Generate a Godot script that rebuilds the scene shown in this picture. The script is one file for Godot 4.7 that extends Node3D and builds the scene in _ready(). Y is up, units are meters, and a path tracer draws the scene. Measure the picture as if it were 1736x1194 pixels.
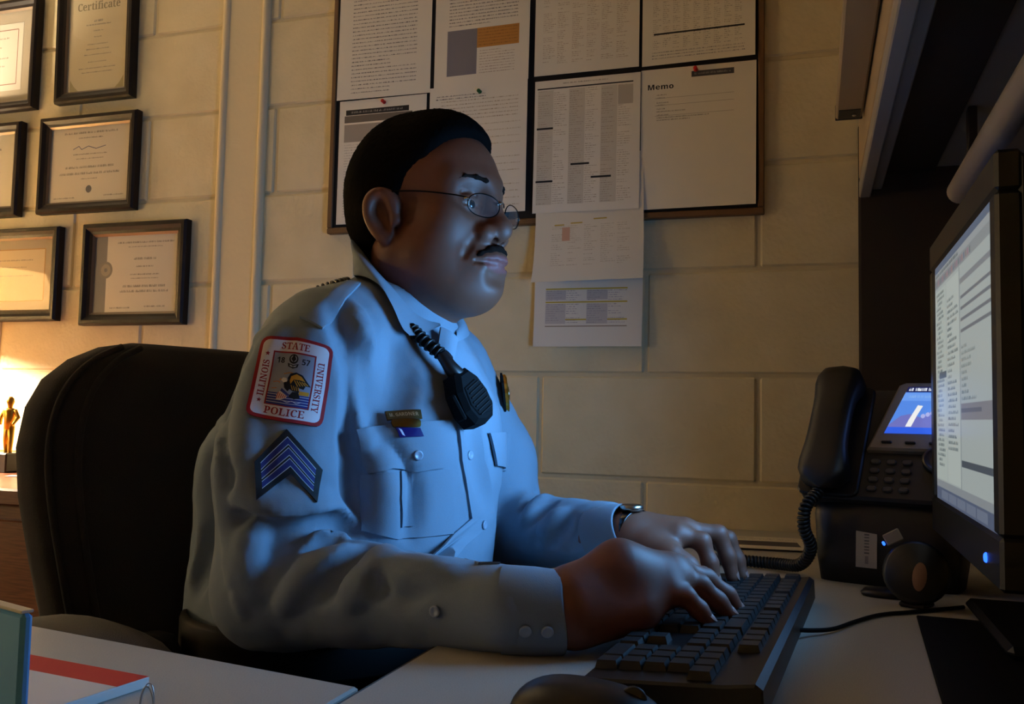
extends Node3D
# An officer at a desk at night: warm table lamp at the left, bluish monitor at the right.

var M := {}            # materials by name
var used_names := {}
var rng := RandomNumberGenerator.new()

func _ready():
	rng.seed = 7
	make_camera()
	make_lights()
	make_materials()
	build_room()
	build_wall_things()
	build_desks()
	build_right_side()
	build_left_side()
	build_chair()
	build_person()

func make_camera():
	var c := Camera3D.new()
	c.name = "camera"
	var yaw := deg_to_rad(18.2)
	var pitch := deg_to_rad(3.9)
	var roll := deg_to_rad(1.2)
	c.basis = Basis(Vector3.UP, yaw) * Basis(Vector3.RIGHT, pitch) * Basis(Vector3.BACK, roll)
	c.position = Vector3(0, 0.933, 1.82)
	c.fov = 41.89
	c.near = 0.05
	c.far = 30.0
	add_child(c)
	c.current = true

func make_lights():
	var we := WorldEnvironment.new()
	we.name = "world_environment"
	var e := Environment.new()
	e.background_mode = Environment.BG_COLOR
	e.background_color = Color(0, 0, 0)
	e.tonemap_mode = Environment.TONE_MAPPER_LINEAR
	e.tonemap_exposure = 1.0
	e.sdfgi_enabled = true
	e.ssao_enabled = true
	e.ssil_enabled = true
	we.environment = e
	add_child(we)
	# the computer screen's own light, just in front of its glass
	var a := SpotLight3D.new()
	a.name = "monitor_glow"
	a.light_color = Color(0.42, 0.71, 1.0)
	a.light_energy = SCREEN_ENERGY
	a.light_size = 0.15
	a.spot_range = 6.0
	a.spot_attenuation = 2.0
	a.spot_angle = 76.0
	a.spot_angle_attenuation = 1.0
	a.shadow_enabled = true
	a.position = Vector3(0.125, 0.985, 0.81)
	a.basis = Basis(Vector3.UP, PI / 2)      # shines towards -x, where the officer sits
	add_child(a)

const SCREEN_ENERGY := 1.05
const LAMP_ENERGY := 3.9
const FLOOR_LAMP_ENERGY := 0.32

# ---------------------------------------------------------------- helpers
func sm(name: String, c: Color, rough := 0.8, metal := 0.0, spec := 0.5) -> StandardMaterial3D:
	var m := StandardMaterial3D.new()
	m.resource_name = name
	m.albedo_color = c
	m.roughness = rough
	m.metallic = metal
	m.metallic_specular = spec
	M[name] = m
	return m

func noise_tex(freq: float, size := 256, ramp := [], as_normal := false, strength := 4.0, oct := 4, kind := FastNoiseLite.TYPE_SIMPLEX_SMOOTH) -> NoiseTexture2D:
	var n := FastNoiseLite.new()
	n.seed = 11
	n.noise_type = kind
	n.frequency = freq
	n.fractal_octaves = oct
	var t := NoiseTexture2D.new()
	t.width = size
	t.height = size
	t.seamless = true
	t.noise = n
	t.as_normal_map = as_normal
	t.bump_strength = strength
	if ramp.size():
		var g := Gradient.new()
		g.offsets = PackedFloat32Array(ramp[0])
		g.colors = PackedColorArray(ramp[1])
		t.color_ramp = g
	return t

func tri(m: StandardMaterial3D, scale: float, world := true):
	m.uv1_triplanar = true
	m.uv1_world_triplanar = world
	m.uv1_scale = Vector3.ONE * scale

func bump(m: StandardMaterial3D, t: Texture2D, h: float):
	m.heightmap_enabled = true
	m.heightmap_texture = t
	m.heightmap_scale = h

func numbered(called: String) -> String:
	if not used_names.has(called):
		used_names[called] = 0
		return called
	used_names[called] += 1
	return "%s_%03d" % [called, used_names[called]]

func thing(called: String, label: String, category: String, at := Vector3.ZERO, turn := 0.0, group := "") -> Node3D:
	var o := Node3D.new()
	o.name = numbered(called)
	o.position = at
	o.rotation.y = turn
	add_child(o)
	tag(o, label, category, group)
	return o

func tag(o: Node, label: String, category: String, group := ""):
	o.set_meta("label", label)
	o.set_meta("category", category)
	if group != "":
		o.set_meta("group", group)

func structure(o: Node, label := "", category := "") -> Node:
	o.set_meta("kind", "structure")
	if label != "":
		o.set_meta("label", label)
		o.set_meta("category", category)
	return o

# one named mesh under parent (or top level)
func part(called: String, mesh: Mesh, m: Material, parent: Node = null, xf := Transform3D.IDENTITY, label := "") -> MeshInstance3D:
	var o := MeshInstance3D.new()
	o.name = called if parent != null else numbered(called)
	o.mesh = mesh
	o.material_override = m
	o.transform = xf
	o.cast_shadow = GeometryInstance3D.SHADOW_CASTING_SETTING_ON
	(parent if parent != null else self).add_child(o, true)
	if label != "":
		o.set_meta("label", label)
	return o

func at(x: float, y: float, z: float) -> Transform3D:
	return Transform3D(Basis.IDENTITY, Vector3(x, y, z))

func place(p: Vector3, euler_deg := Vector3.ZERO) -> Transform3D:
	return Transform3D(Basis.from_euler(euler_deg * PI / 180.0), p)

# collects triangles
class MB:
	var v := PackedVector3Array()
	var n := PackedVector3Array()
	var uv := PackedVector2Array()
	var c := PackedColorArray()
	var ix := PackedInt32Array()
	func vert(p: Vector3, nn := Vector3.ZERO, t := Vector2.ZERO) -> int:
		v.append(p)
		n.append(nn)
		uv.append(t)
		return v.size() - 1
	# a flat quad a b c d going round so that (b-a)x(d-a) points out
	func quad(a: Vector3, b: Vector3, cc: Vector3, d: Vector3, ua := Vector2(0, 1), ub := Vector2(1, 1), uc := Vector2(1, 0), ud := Vector2(0, 0)):
		var nn := (b - a).cross(d - a)
		if nn.length_squared() < 1e-16:
			nn = (cc - b).cross(d - b)
		nn = nn.normalized()
		var i := vert(a, nn, ua)
		vert(b, nn, ub)
		vert(cc, nn, uc)
		vert(d, nn, ud)
		ix.append_array(PackedInt32Array([i, i + 2, i + 1, i, i + 3, i + 2]))
	func tri3(a: Vector3, b: Vector3, cc: Vector3):
		var nn := (b - a).cross(cc - a).normalized()
		var i := vert(a, nn)
		vert(b, nn)
		vert(cc, nn)
		ix.append_array(PackedInt32Array([i, i + 2, i + 1]))
	# a grid of points, smooth; rows x cols, wrap joins last column to first. outside = side of du x dv
	func grid(pts: PackedVector3Array, rows: int, cols: int, wrap := false, uvs := PackedVector2Array()):
		var base := v.size()
		for i in pts.size():
			vert(pts[i], Vector3.ZERO, uvs[i] if uvs.size() else Vector2(float(i % cols) / maxf(1, cols - 1), float(i / cols) / maxf(1, rows - 1)))
		var cc := cols if wrap else cols - 1
		for r in rows - 1:
			for k in cc:
				var a := base + r * cols + k
				var b := base + r * cols + (k + 1) % cols
				var d := a + cols
				var e := b + cols
				ix.append_array(PackedInt32Array([a, e, b, a, d, e]))
		for t in range(ix.size() - (rows - 1) * cc * 6, ix.size(), 3):
			var p := v[ix[t]]
			var nn := (v[ix[t + 2]] - p).cross(v[ix[t + 1]] - p)
			for j in 3:
				n[ix[t + j]] += nn
		for i in range(base, v.size()):
			n[i] = n[i].normalized()
	func mesh() -> ArrayMesh:
		var arr := []
		arr.resize(Mesh.ARRAY_MAX)
		arr[Mesh.ARRAY_VERTEX] = v
		arr[Mesh.ARRAY_NORMAL] = n
		arr[Mesh.ARRAY_TEX_UV] = uv
		if c.size() == v.size() and c.size():
			arr[Mesh.ARRAY_COLOR] = c
		arr[Mesh.ARRAY_INDEX] = ix
		var m := ArrayMesh.new()
		m.add_surface_from_arrays(Mesh.PRIMITIVE_TRIANGLES, arr)
		return m
	# chamfered box, centred at o
	func box(s: Vector3, b := 0.002, xf := Transform3D.IDENTITY):
		var h := s / 2.0
		b = minf(b, minf(h.x, minf(h.y, h.z)) * 0.9)
		var ax := [Vector3.RIGHT, Vector3.UP, Vector3.BACK]
		for i in 3:
			for sg in [-1.0, 1.0]:
				var nn: Vector3 = ax[i] * sg
				var u: Vector3 = ax[(i + 1) % 3]
				var w: Vector3 = ax[(i + 2) % 3] * sg
				var c0: Vector3 = nn * h[i]
				var hu: float = h[(i + 1) % 3] - b
				var hw: float = h[(i + 2) % 3] - b
				quad(xf * (c0 - u * hu - w * hw), xf * (c0 + u * hu - w * hw), xf * (c0 + u * hu + w * hw), xf * (c0 - u * hu + w * hw))
		if b <= 0.0:
			return
		for i in 3:
			var j := (i + 1) % 3
			var k := (i + 2) % 3
			var l: float = h[i] - b
			for sj in [-1.0, 1.0]:
				for sk in [-1.0, 1.0]:
					var pj: Vector3 = ax[j] * sj * h[j] + ax[k] * sk * (h[k] - b)
					var pk: Vector3 = ax[j] * sj * (h[j] - b) + ax[k] * sk * h[k]
					var e: Vector3 = ax[i] * l * -sj * sk
					quad(xf * (pj - e), xf * (pj + e), xf * (pk + e), xf * (pk - e))
		for sx in [-1.0, 1.0]:
			for sy in [-1.0, 1.0]:
				for sz in [-1.0, 1.0]:
					var s3 := Vector3(sx, sy, sz)
					var p0 := xf * ((h - Vector3(0, b, b)) * s3)
					var p1 := xf * ((h - Vector3(b, 0, b)) * s3)
					var p2 := xf * ((h - Vector3(b, b, 0)) * s3)
					if sx * sy * sz > 0:
						tri3(p0, p1, p2)
					else:
						tri3(p0, p2, p1)
	# flat polygon (x,y) extruded from z0 to z1, with a chamfer on the front edge
	func prism(poly: PackedVector2Array, z0: float, z1: float, xf := Transform3D.IDENTITY, cham := 0.0):
		var area := 0.0
		for i in poly.size():
			var q := poly[(i + 1) % poly.size()]
			area += poly[i].x * q.y - poly[i].y * q.x
		if area < 0:
			poly.reverse()
		var top := poly
		if cham > 0.0:
			var off := Geometry2D.offset_polygon(poly, -cham, Geometry2D.JOIN_MITER)
			if off.size() == 1 and off[0].size() == poly.size():
				top = off[0]
				# match starting corner
				var best := 0
				for i in top.size():
					if top[i].distance_to(poly[0]) < top[best].distance_to(poly[0]):
						best = i
				var t2 := PackedVector2Array()
				for i in top.size():
					t2.append(top[(best + i) % top.size()])
				top = t2
		var same := top == poly
		var idx := Geometry2D.triangulate_polygon(top)
		for t in range(0, idx.size(), 3):
			var a := top[idx[t]]
			var b := top[idx[t + 1]]
			var d := top[idx[t + 2]]
			if (b - a).cross(d - a) < 0:
				var tmp := b
				b = d
				d = tmp
			tri3(xf * Vector3(a.x, a.y, z1), xf * Vector3(b.x, b.y, z1), xf * Vector3(d.x, d.y, z1))
		idx = Geometry2D.triangulate_polygon(poly)
		for t in range(0, idx.size(), 3):
			var a := poly[idx[t]]
			var b := poly[idx[t + 1]]
			var d := poly[idx[t + 2]]
			if (b - a).cross(d - a) < 0:
				var tmp := b
				b = d
				d = tmp
			tri3(xf * Vector3(a.x, a.y, z0), xf * Vector3(d.x, d.y, z0), xf * Vector3(b.x, b.y, z0))
		var zc := z1 if same else z1 - cham
		for i in poly.size():
			var j := (i + 1) % poly.size()
			quad(xf * Vector3(poly[i].x, poly[i].y, z0), xf * Vector3(poly[j].x, poly[j].y, z0), xf * Vector3(poly[j].x, poly[j].y, zc), xf * Vector3(poly[i].x, poly[i].y, zc))
			if not same:
				quad(xf * Vector3(poly[i].x, poly[i].y, zc), xf * Vector3(poly[j].x, poly[j].y, zc), xf * Vector3(top[j].x, top[j].y, z1), xf * Vector3(top[i].x, top[i].y, z1))
	# turned shape: profile of (radius, height) from bottom to top, about y
	func lathe(prof: PackedVector2Array, sides := 24, xf := Transform3D.IDENTITY):
		var pts := PackedVector3Array()
		for p in prof:
			for k in sides:
				var a := -TAU * k / sides
				pts.append(xf * Vector3(cos(a) * p.x, p.y, sin(a) * p.x))
		grid(pts, prof.size(), sides, true)
	# round tube along points; radii one number or one per point
	func tube(path: PackedVector3Array, rad, sides := 8, caps := true):
		var pts := PackedVector3Array()
		var up := Vector3.UP
		var d0 := (path[1] - path[0]).normalized()
		if absf(d0.dot(up)) > 0.9:
			up = Vector3.RIGHT
		var nx := up.cross(d0).normalized()
		var cnt := path.size()
		for i in cnt:
			var d := (path[mini(i + 1, cnt - 1)] - path[maxi(i - 1, 0)]).normalized()
			nx = (nx - d * nx.dot(d)).normalized()
			var ny := d.cross(nx)
			var r: float = rad[i] if (rad is Array or rad is PackedFloat32Array) else rad
			if caps and i == 0:
				for k in sides:
					pts.append(path[0])
			for k in sides:
				var a := TAU * k / sides
				pts.append(path[i] + (nx * cos(a) + ny * sin(a)) * r)
			if caps and i == cnt - 1:
				for k in sides:
					pts.append(path[i])
		grid(pts, pts.size() / sides, sides, true)

func box_mesh(s: Vector3, b := 0.002) -> ArrayMesh:
	var m := MB.new()
	m.box(s, b)
	return m.mesh()

func tube_mesh(path: PackedVector3Array, rad, sides := 8) -> ArrayMesh:
	var m := MB.new()
	m.tube(path, rad, sides)
	return m.mesh()

func lathe_mesh(prof: Array, sides := 24) -> ArrayMesh:
	var m := MB.new()
	m.lathe(PackedVector2Array(prof), sides)
	return m.mesh()

func prism_mesh(poly: Array, z0: float, z1: float, cham := 0.0) -> ArrayMesh:
	var m := MB.new()
	m.prism(PackedVector2Array(poly), z0, z1, Transform3D.IDENTITY, cham)
	return m.mesh()

func spline(pts: Array, per := 6) -> PackedVector3Array:
	var out := PackedVector3Array()
	for i in pts.size() - 1:
		var p0: Vector3 = pts[maxi(i - 1, 0)]
		var p1: Vector3 = pts[i]
		var p2: Vector3 = pts[i + 1]
		var p3: Vector3 = pts[mini(i + 2, pts.size() - 1)]
		for k in per:
			out.append(p1.cubic_interpolate(p2, p0, p3, float(k) / per))
	out.append(pts[-1])
	return out

func rounded_rect(w: float, h: float, r: float, seg := 4) -> PackedVector2Array:
	var out := PackedVector2Array()
	var cs := [Vector2(w / 2 - r, h / 2 - r), Vector2(-w / 2 + r, h / 2 - r), Vector2(-w / 2 + r, -h / 2 + r), Vector2(w / 2 - r, -h / 2 + r)]
	for q in 4:
		for k in seg + 1:
			var a := PI / 2 * (q + float(k) / seg)
			out.append(cs[q] + Vector2(cos(a), sin(a)) * r)
	return out

# ---------------------------------------------------------------- printed pictures
func fill_tri(im: Image, a: Vector2, b: Vector2, d: Vector2, col: Color):
	var y0 := int(maxf(0, floor(minf(a.y, minf(b.y, d.y)))))
	var y1 := int(minf(im.get_height() - 1, ceil(maxf(a.y, maxf(b.y, d.y)))))
	for y in range(y0, y1 + 1):
		var yc := y + 0.5
		var xs := []
		for e in [[a, b], [b, d], [d, a]]:
			var p: Vector2 = e[0]
			var q: Vector2 = e[1]
			if (p.y <= yc) != (q.y <= yc):
				xs.append(p.x + (q.x - p.x) * (yc - p.y) / (q.y - p.y))
		if xs.size() == 2:
			var x0 := int(round(minf(xs[0], xs[1])))
			var x1 := int(round(maxf(xs[0], xs[1])))
			if x1 > x0:
				im.fill_rect(Rect2i(x0, y, x1 - x0, 1), col)

func fill_poly(im: Image, poly: PackedVector2Array, col: Color):
	var idx := Geometry2D.triangulate_polygon(poly)
	for t in range(0, idx.size(), 3):
		fill_tri(im, poly[idx[t]], poly[idx[t + 1]], poly[idx[t + 2]], col)

func stroke(im: Image, pts: Array, w: float, col: Color):
	for i in pts.size() - 1:
		var a: Vector2 = pts[i]
		var b: Vector2 = pts[i + 1]
		var o := (b - a).orthogonal().normalized() * w / 2
		fill_poly(im, PackedVector2Array([a + o, b + o, b - o, a - o]), col)

# words set into a picture: centre, height of a capital in pixels, turn in degrees, width factor
func letter(im: Image, text: String, mid: Vector2, cap: float, col: Color, serif := true, bold := true, turn := 0.0, wide := 1.0):
	var f := SystemFont.new()
	f.font_names = PackedStringArray(["Droid Serif" if serif else "Droid Sans"])
	f.font_weight = 700 if bold else 400
	var tm := TextMesh.new()
	tm.font = f
	tm.font_size = 48
	tm.pixel_size = 1.0
	tm.depth = 0.0
	tm.curve_step = 2.0
	tm.text = text
	var arr := tm.get_mesh_arrays()
	var v: PackedVector3Array = arr[Mesh.ARRAY_VERTEX]
	if v.is_empty():
		return
	var lo := Vector2(1e9, 1e9)
	var hi := -lo
	for p in v:
		lo = lo.min(Vector2(p.x, p.y))
		hi = hi.max(Vector2(p.x, p.y))
	var s := cap / 34.5
	var cen := Vector2((lo.x + hi.x) / 2, lo.y + 17.0)
	var ix = arr[Mesh.ARRAY_INDEX]
	var cnt: int = ix.size() if ix != null and ix.size() else v.size()
	var ca := cos(deg_to_rad(turn))
	var sa := sin(deg_to_rad(turn))
	var pp := PackedVector2Array()
	for p in v:
		var q := Vector2((p.x - cen.x) * s * wide, -(p.y - cen.y) * s)
		pp.append(mid + Vector2(q.x * ca - q.y * sa, q.x * sa + q.y * ca))
	for t in range(0, cnt, 3):
		if ix != null and ix.size():
			fill_tri(im, pp[ix[t]], pp[ix[t + 1]], pp[ix[t + 2]], col)
		else:
			fill_tri(im, pp[t], pp[t + 1], pp[t + 2], col)

# a line of illegible small type
func typed(im: Image, x0: int, x1: int, y: int, h: int, col: Color, fill := 1.0):
	var x := x0
	var stop := x0 + int((x1 - x0) * fill)
	while x < stop:
		var w := mini(rng.randi_range(h, h * 6), stop - x)
		for k in range(0, w, 2):
			var hh := h if rng.randf() > 0.3 else int(h * 0.6)
			im.fill_rect(Rect2i(x + k, y + h - hh, 1 if rng.randf() > 0.35 else 2, hh), col)
		x += w + maxi(2, h / 2)

func picture(im: Image, rough := 0.85) -> StandardMaterial3D:
	var m := StandardMaterial3D.new()
	m.albedo_texture = ImageTexture.create_from_image(im)
	m.roughness = rough
	m.texture_repeat = false
	return m

func blank(w: int, h: int, c: Color) -> Image:
	var im := Image.create(w, h, false, Image.FORMAT_RGB8)
	im.fill(c)
	return im

# ---------------------------------------------------------------- materials
func make_materials():
	var paint := sm("block_paint", Color(1, 1, 1), 0.62)
	paint.albedo_texture = noise_tex(0.02, 256, [[0.0, 0.5, 1.0], [Color(0.80, 0.745, 0.605), Color(0.825, 0.775, 0.635), Color(0.85, 0.80, 0.67)]])
	tri(paint, 1.3)
	bump(paint, noise_tex(0.12, 512), 0.085)
	var joint := sm("joint_paint", Color(0.80, 0.745, 0.61), 0.75)
	bump(joint, noise_tex(0.1, 256), 0.12)
	tri(joint, 2.0)
	var pc := sm("plain_cover", Color(0.825, 0.77, 0.635), 0.55)
	bump(pc, noise_tex(0.1, 256), 0.05)
	tri(pc, 2.0)
	sm("plain_paint", Color(0.80, 0.74, 0.60), 0.8)
	sm("ceiling_tile", Color(0.85, 0.83, 0.78), 0.9)
	var carpet := sm("carpet", Color(0.22, 0.20, 0.20), 1.0)
	carpet.albedo_texture = noise_tex(0.2, 256, [[0.0, 1.0], [Color(0.7, 0.7, 0.7), Color(1, 1, 1)]])
	tri(carpet, 3.0)
	var lam := sm("desk_laminate", Color(1, 1, 1), 0.42)
	lam.albedo_texture = noise_tex(0.35, 512, [[0.0, 0.4, 0.6, 1.0], [Color(0.59, 0.575, 0.535), Color(0.665, 0.65, 0.61), Color(0.675, 0.66, 0.62), Color(0.73, 0.72, 0.68)]], false, 4, 2)
	tri(lam, 4.0)
	sm("desk_edge", Color(0.30, 0.275, 0.25), 0.5)
	sm("desk_metal", Color(0.17, 0.165, 0.16), 0.5, 0.3)
	var wood := sm("cherry_wood", Color(1, 1, 1), 0.35)
	wood.albedo_texture = noise_tex(0.03, 512, [[0.0, 0.5, 1.0], [Color(0.33, 0.17, 0.10), Color(0.42, 0.235, 0.145), Color(0.50, 0.30, 0.19)]], false, 4, 3)
	wood.uv1_triplanar = true
	wood.uv1_world_triplanar = true
	wood.uv1_scale = Vector3(1.0, 14.0, 14.0)
	sm("black_plastic", Color(0.045, 0.045, 0.05), 0.42)
	sm("black_matte", Color(0.04, 0.04, 0.045), 0.75, 0.0, 0.25)
	sm("black_gloss", Color(0.03, 0.03, 0.035), 0.18)
	sm("dark_grey_plastic", Color(0.15, 0.14, 0.13), 0.5)
	sm("grey_plastic", Color(0.50, 0.46, 0.40), 0.45)
	sm("frame_wood", Color(0.085, 0.055, 0.05), 0.5, 0.0, 0.35)
	sm("frame_lip", Color(0.42, 0.36, 0.30), 0.4, 0.6)
	sm("mat_board", Color(0.66, 0.61, 0.52), 0.9)
	var gl := sm("picture_glass", Color(1, 1, 1, 0.03), 0.02)
	gl.transparency = BaseMaterial3D.TRANSPARENCY_ALPHA
	var cork := sm("board_felt", Color(0.10, 0.085, 0.08), 0.95)
	bump(cork, noise_tex(0.4, 256), 0.05)
	tri(cork, 6.0)
	sm("board_frame", Color(0.40, 0.285, 0.17), 0.5)
	sm("pin_red", Color(0.78, 0.08, 0.05), 0.3)
	sm("pin_green", Color(0.05, 0.33, 0.16), 0.3)
	sm("steel", Color(0.72, 0.70, 0.66), 0.25, 1.0)
	sm("gold", Color(0.83, 0.62, 0.25), 0.3, 1.0)
	sm("brass", Color(0.58, 0.45, 0.22), 0.3, 1.0)
	sm("cabinet_paint", Color(0.56, 0.54, 0.52), 0.45)
	sm("cabinet_door", Color(0.62, 0.545, 0.43), 0.5)
	sm("cabinet_dark", Color(0.17, 0.14, 0.12), 0.6)
	var pan := sm("panel_fabric", Color(0.17, 0.14, 0.125), 0.95)
	bump(pan, noise_tex(0.5, 256), 0.04)
	tri(pan, 7.0)
	var cf := sm("chair_fabric", Color(1, 1, 1), 0.95)
	cf.albedo_texture = noise_tex(0.45, 256, [[0.0, 1.0], [Color(0.13, 0.12, 0.125), Color(0.22, 0.21, 0.215)]])
	tri(cf, 6.0)
	bump(cf, noise_tex(0.5, 256), 0.08)
	sm("paper", Color(0.86, 0.85, 0.82), 0.85)
	sm("led_blue", Color(0.1, 0.2, 0.9), 0.3)
	M["led_blue"].emission_enabled = true
	M["led_blue"].emission = Color(0.15, 0.38, 1.0)
	M["led_blue"].emission_energy_multiplier = 3.0

# ---------------------------------------------------------------- the room
func build_room():
	var f := part("floor", box_mesh(Vector3(4.7, 0.1, 4.1), 0), M.carpet, null, at(-1.05, -0.05, 1.75))
	structure(f, "dark grey carpet floor under the desk", "floor")
	var c := part("ceiling", box_mesh(Vector3(4.7, 0.1, 4.1), 0), M.ceiling_tile, null, at(-1.05, 2.65, 1.75))
	structure(c, "pale ceiling of the office above the frame", "ceiling")
	structure(part("wall_left", box_mesh(Vector3(0.1, 2.6, 4.0), 0), M.plain_paint, null, at(-3.35, 1.3, 1.7)), "cream painted wall at the lamp's end", "wall")
	structure(part("wall_right", box_mesh(Vector3(0.1, 2.6, 4.0), 0), M.plain_paint, null, at(1.25, 1.3, 1.7)), "cream painted wall behind the monitor", "wall")
	structure(part("wall_front", box_mesh(Vector3(4.7, 2.6, 0.1), 0), M.plain_paint, null, at(-1.05, 1.3, 3.75)), "cream painted wall behind the viewer", "wall")
	# back wall: painted concrete blocks laid in running bond, joints recessed
	var w := Node3D.new()
	w.name = "wall_back"
	add_child(w)
	structure(w, "cream painted concrete block wall behind the officer", "wall")
	part("mortar_bed", box_mesh(Vector3(4.7, 2.62, 0.1), 0), M.joint_paint, w, at(-1.05, 1.3, -0.0545))
	var shared := {}
	for n in range(0, 13):
		var y0 := -0.0175 + 0.207 * n
		var cuts := []
		var lx := -1.54 if n % 2 == 1 else -1.755
		while lx > -3.3:
			cuts.append(lx)
			lx -= 0.4338
		cuts.append(-3.3)
		cuts.reverse()
		cuts.append(-1.326)
		_course(w, cuts, y0, shared)
		cuts = [-1.222]
		var rx := -0.1014 - 0.4338 * 2 if n % 2 == 0 else -0.3183 - 0.4338 * 2
		while rx < 1.2:
			cuts.append(rx)
			rx += 0.4338
		cuts.append(1.2)
		_course(w, cuts, y0, shared)
	# the vertical joint cover between the two stretches of wall, with its two raised beads
	var t := Node3D.new()
	t.name = "trim_1"
	add_child(t)
	structure(t, "vertical joint cover with two raised beads in the block wall", "trim")
	part("cover_strip", box_mesh(Vector3(0.106, 2.6, 0.012), 0.003), M.plain_cover, t, at(-1.274, 1.3, 0.0005))
	for x in [-1.330, -1.222]:
		part("bead", tube_mesh(PackedVector3Array([Vector3(x, 0.0, 0.003), Vector3(x, 2.6, 0.003)]), 0.011, 14), M.plain_cover, t)

func _course(w: Node3D, cuts: Array, y0: float, shared: Dictionary):
	for i in cuts.size() - 1:
		var len: float = cuts[i + 1] - cuts[i]
		if len < 0.03:
			continue
		var h := 0.207
		if y0 + h > 2.6:
			h = 2.6 - y0
		var key := "%.3f %.3f" % [len, h]
		if not shared.has(key):
			shared[key] = box_mesh(Vector3(len - 0.0075, h - 0.0075, 0.03), 0.0035)
		part("block", shared[key], M.block_paint, w, at((cuts[i] + cuts[i + 1]) / 2, y0 + h / 2, -0.015 + rng.randf_range(-0.0006, 0.0006)))

# ---------------------------------------------------------------- on the back wall
# a sheet of paper, lower left corner at the origin, bent out of its plane by bend(u, v)
func sheet_mesh(w: float, h: float, bend := [], nu := 8, nv := 10) -> ArrayMesh:
	var m := MB.new()
	for side in [1, -1]:
		var pts := PackedVector3Array()
		var uvs := PackedVector2Array()
		for j in nv + 1:
			for i in nu + 1:
				var u := float(i) / nu
				if side < 0:
					u = 1.0 - u
				var v := float(j) / nv
				var z := 0.0
				for b in bend:        # each [height, power of u, power of 1 - v]
					z += b[0] * pow(u, b[1]) * pow(1.0 - v, b[2])
				pts.append(Vector3(u * w, v * h, z + side * 0.00015))
				uvs.append(Vector2(u, 1.0 - v))
		m.grid(pts, nv + 1, nu + 1, false, uvs)
	return m.mesh()

func sheet(label: String, im: Image, x0: float, y0: float, w: float, h: float, z: float, bend := [], turn := 0.0):
	var o := part("printed_sheet", sheet_mesh(w, h, bend), picture(im, 0.8), null, Transform3D(Basis(Vector3.BACK, deg_to_rad(turn)), Vector3(x0, y0, z)))
	tag(o, label, "paper", "sheets pinned to the notice board")

func text_block(im: Image, x0: int, x1: int, y0: int, y1: int, step: int, h: int, col: Color, last := 0.6):
	var y := y0
	while y < y1:
		typed(im, x0, x1, y, h, col, 1.0 if rng.randf() > 0.25 else last)
		y += step

func table_block(im: Image, x0: int, x1: int, y0: int, y1: int, cols: int, step: int, col: Color, tint := Color(0, 0, 0, 0)):
	for k in cols:
		var xa := x0 + (x1 - x0) * k / cols
		var xb := x0 + (x1 - x0) * (k + 1) / cols
		if tint.a > 0.0 and k % 2 == 0:
			im.fill_rect(Rect2i(xa, y0, xb - xa, y1 - y0), tint)
		var y := y0 + 1
		while y < y1:
			if rng.randf() > 0.12:
				typed(im, xa + 2, xb - 4, y, 2, col, rng.randf_range(0.4, 1.0))
			y += step

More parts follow.
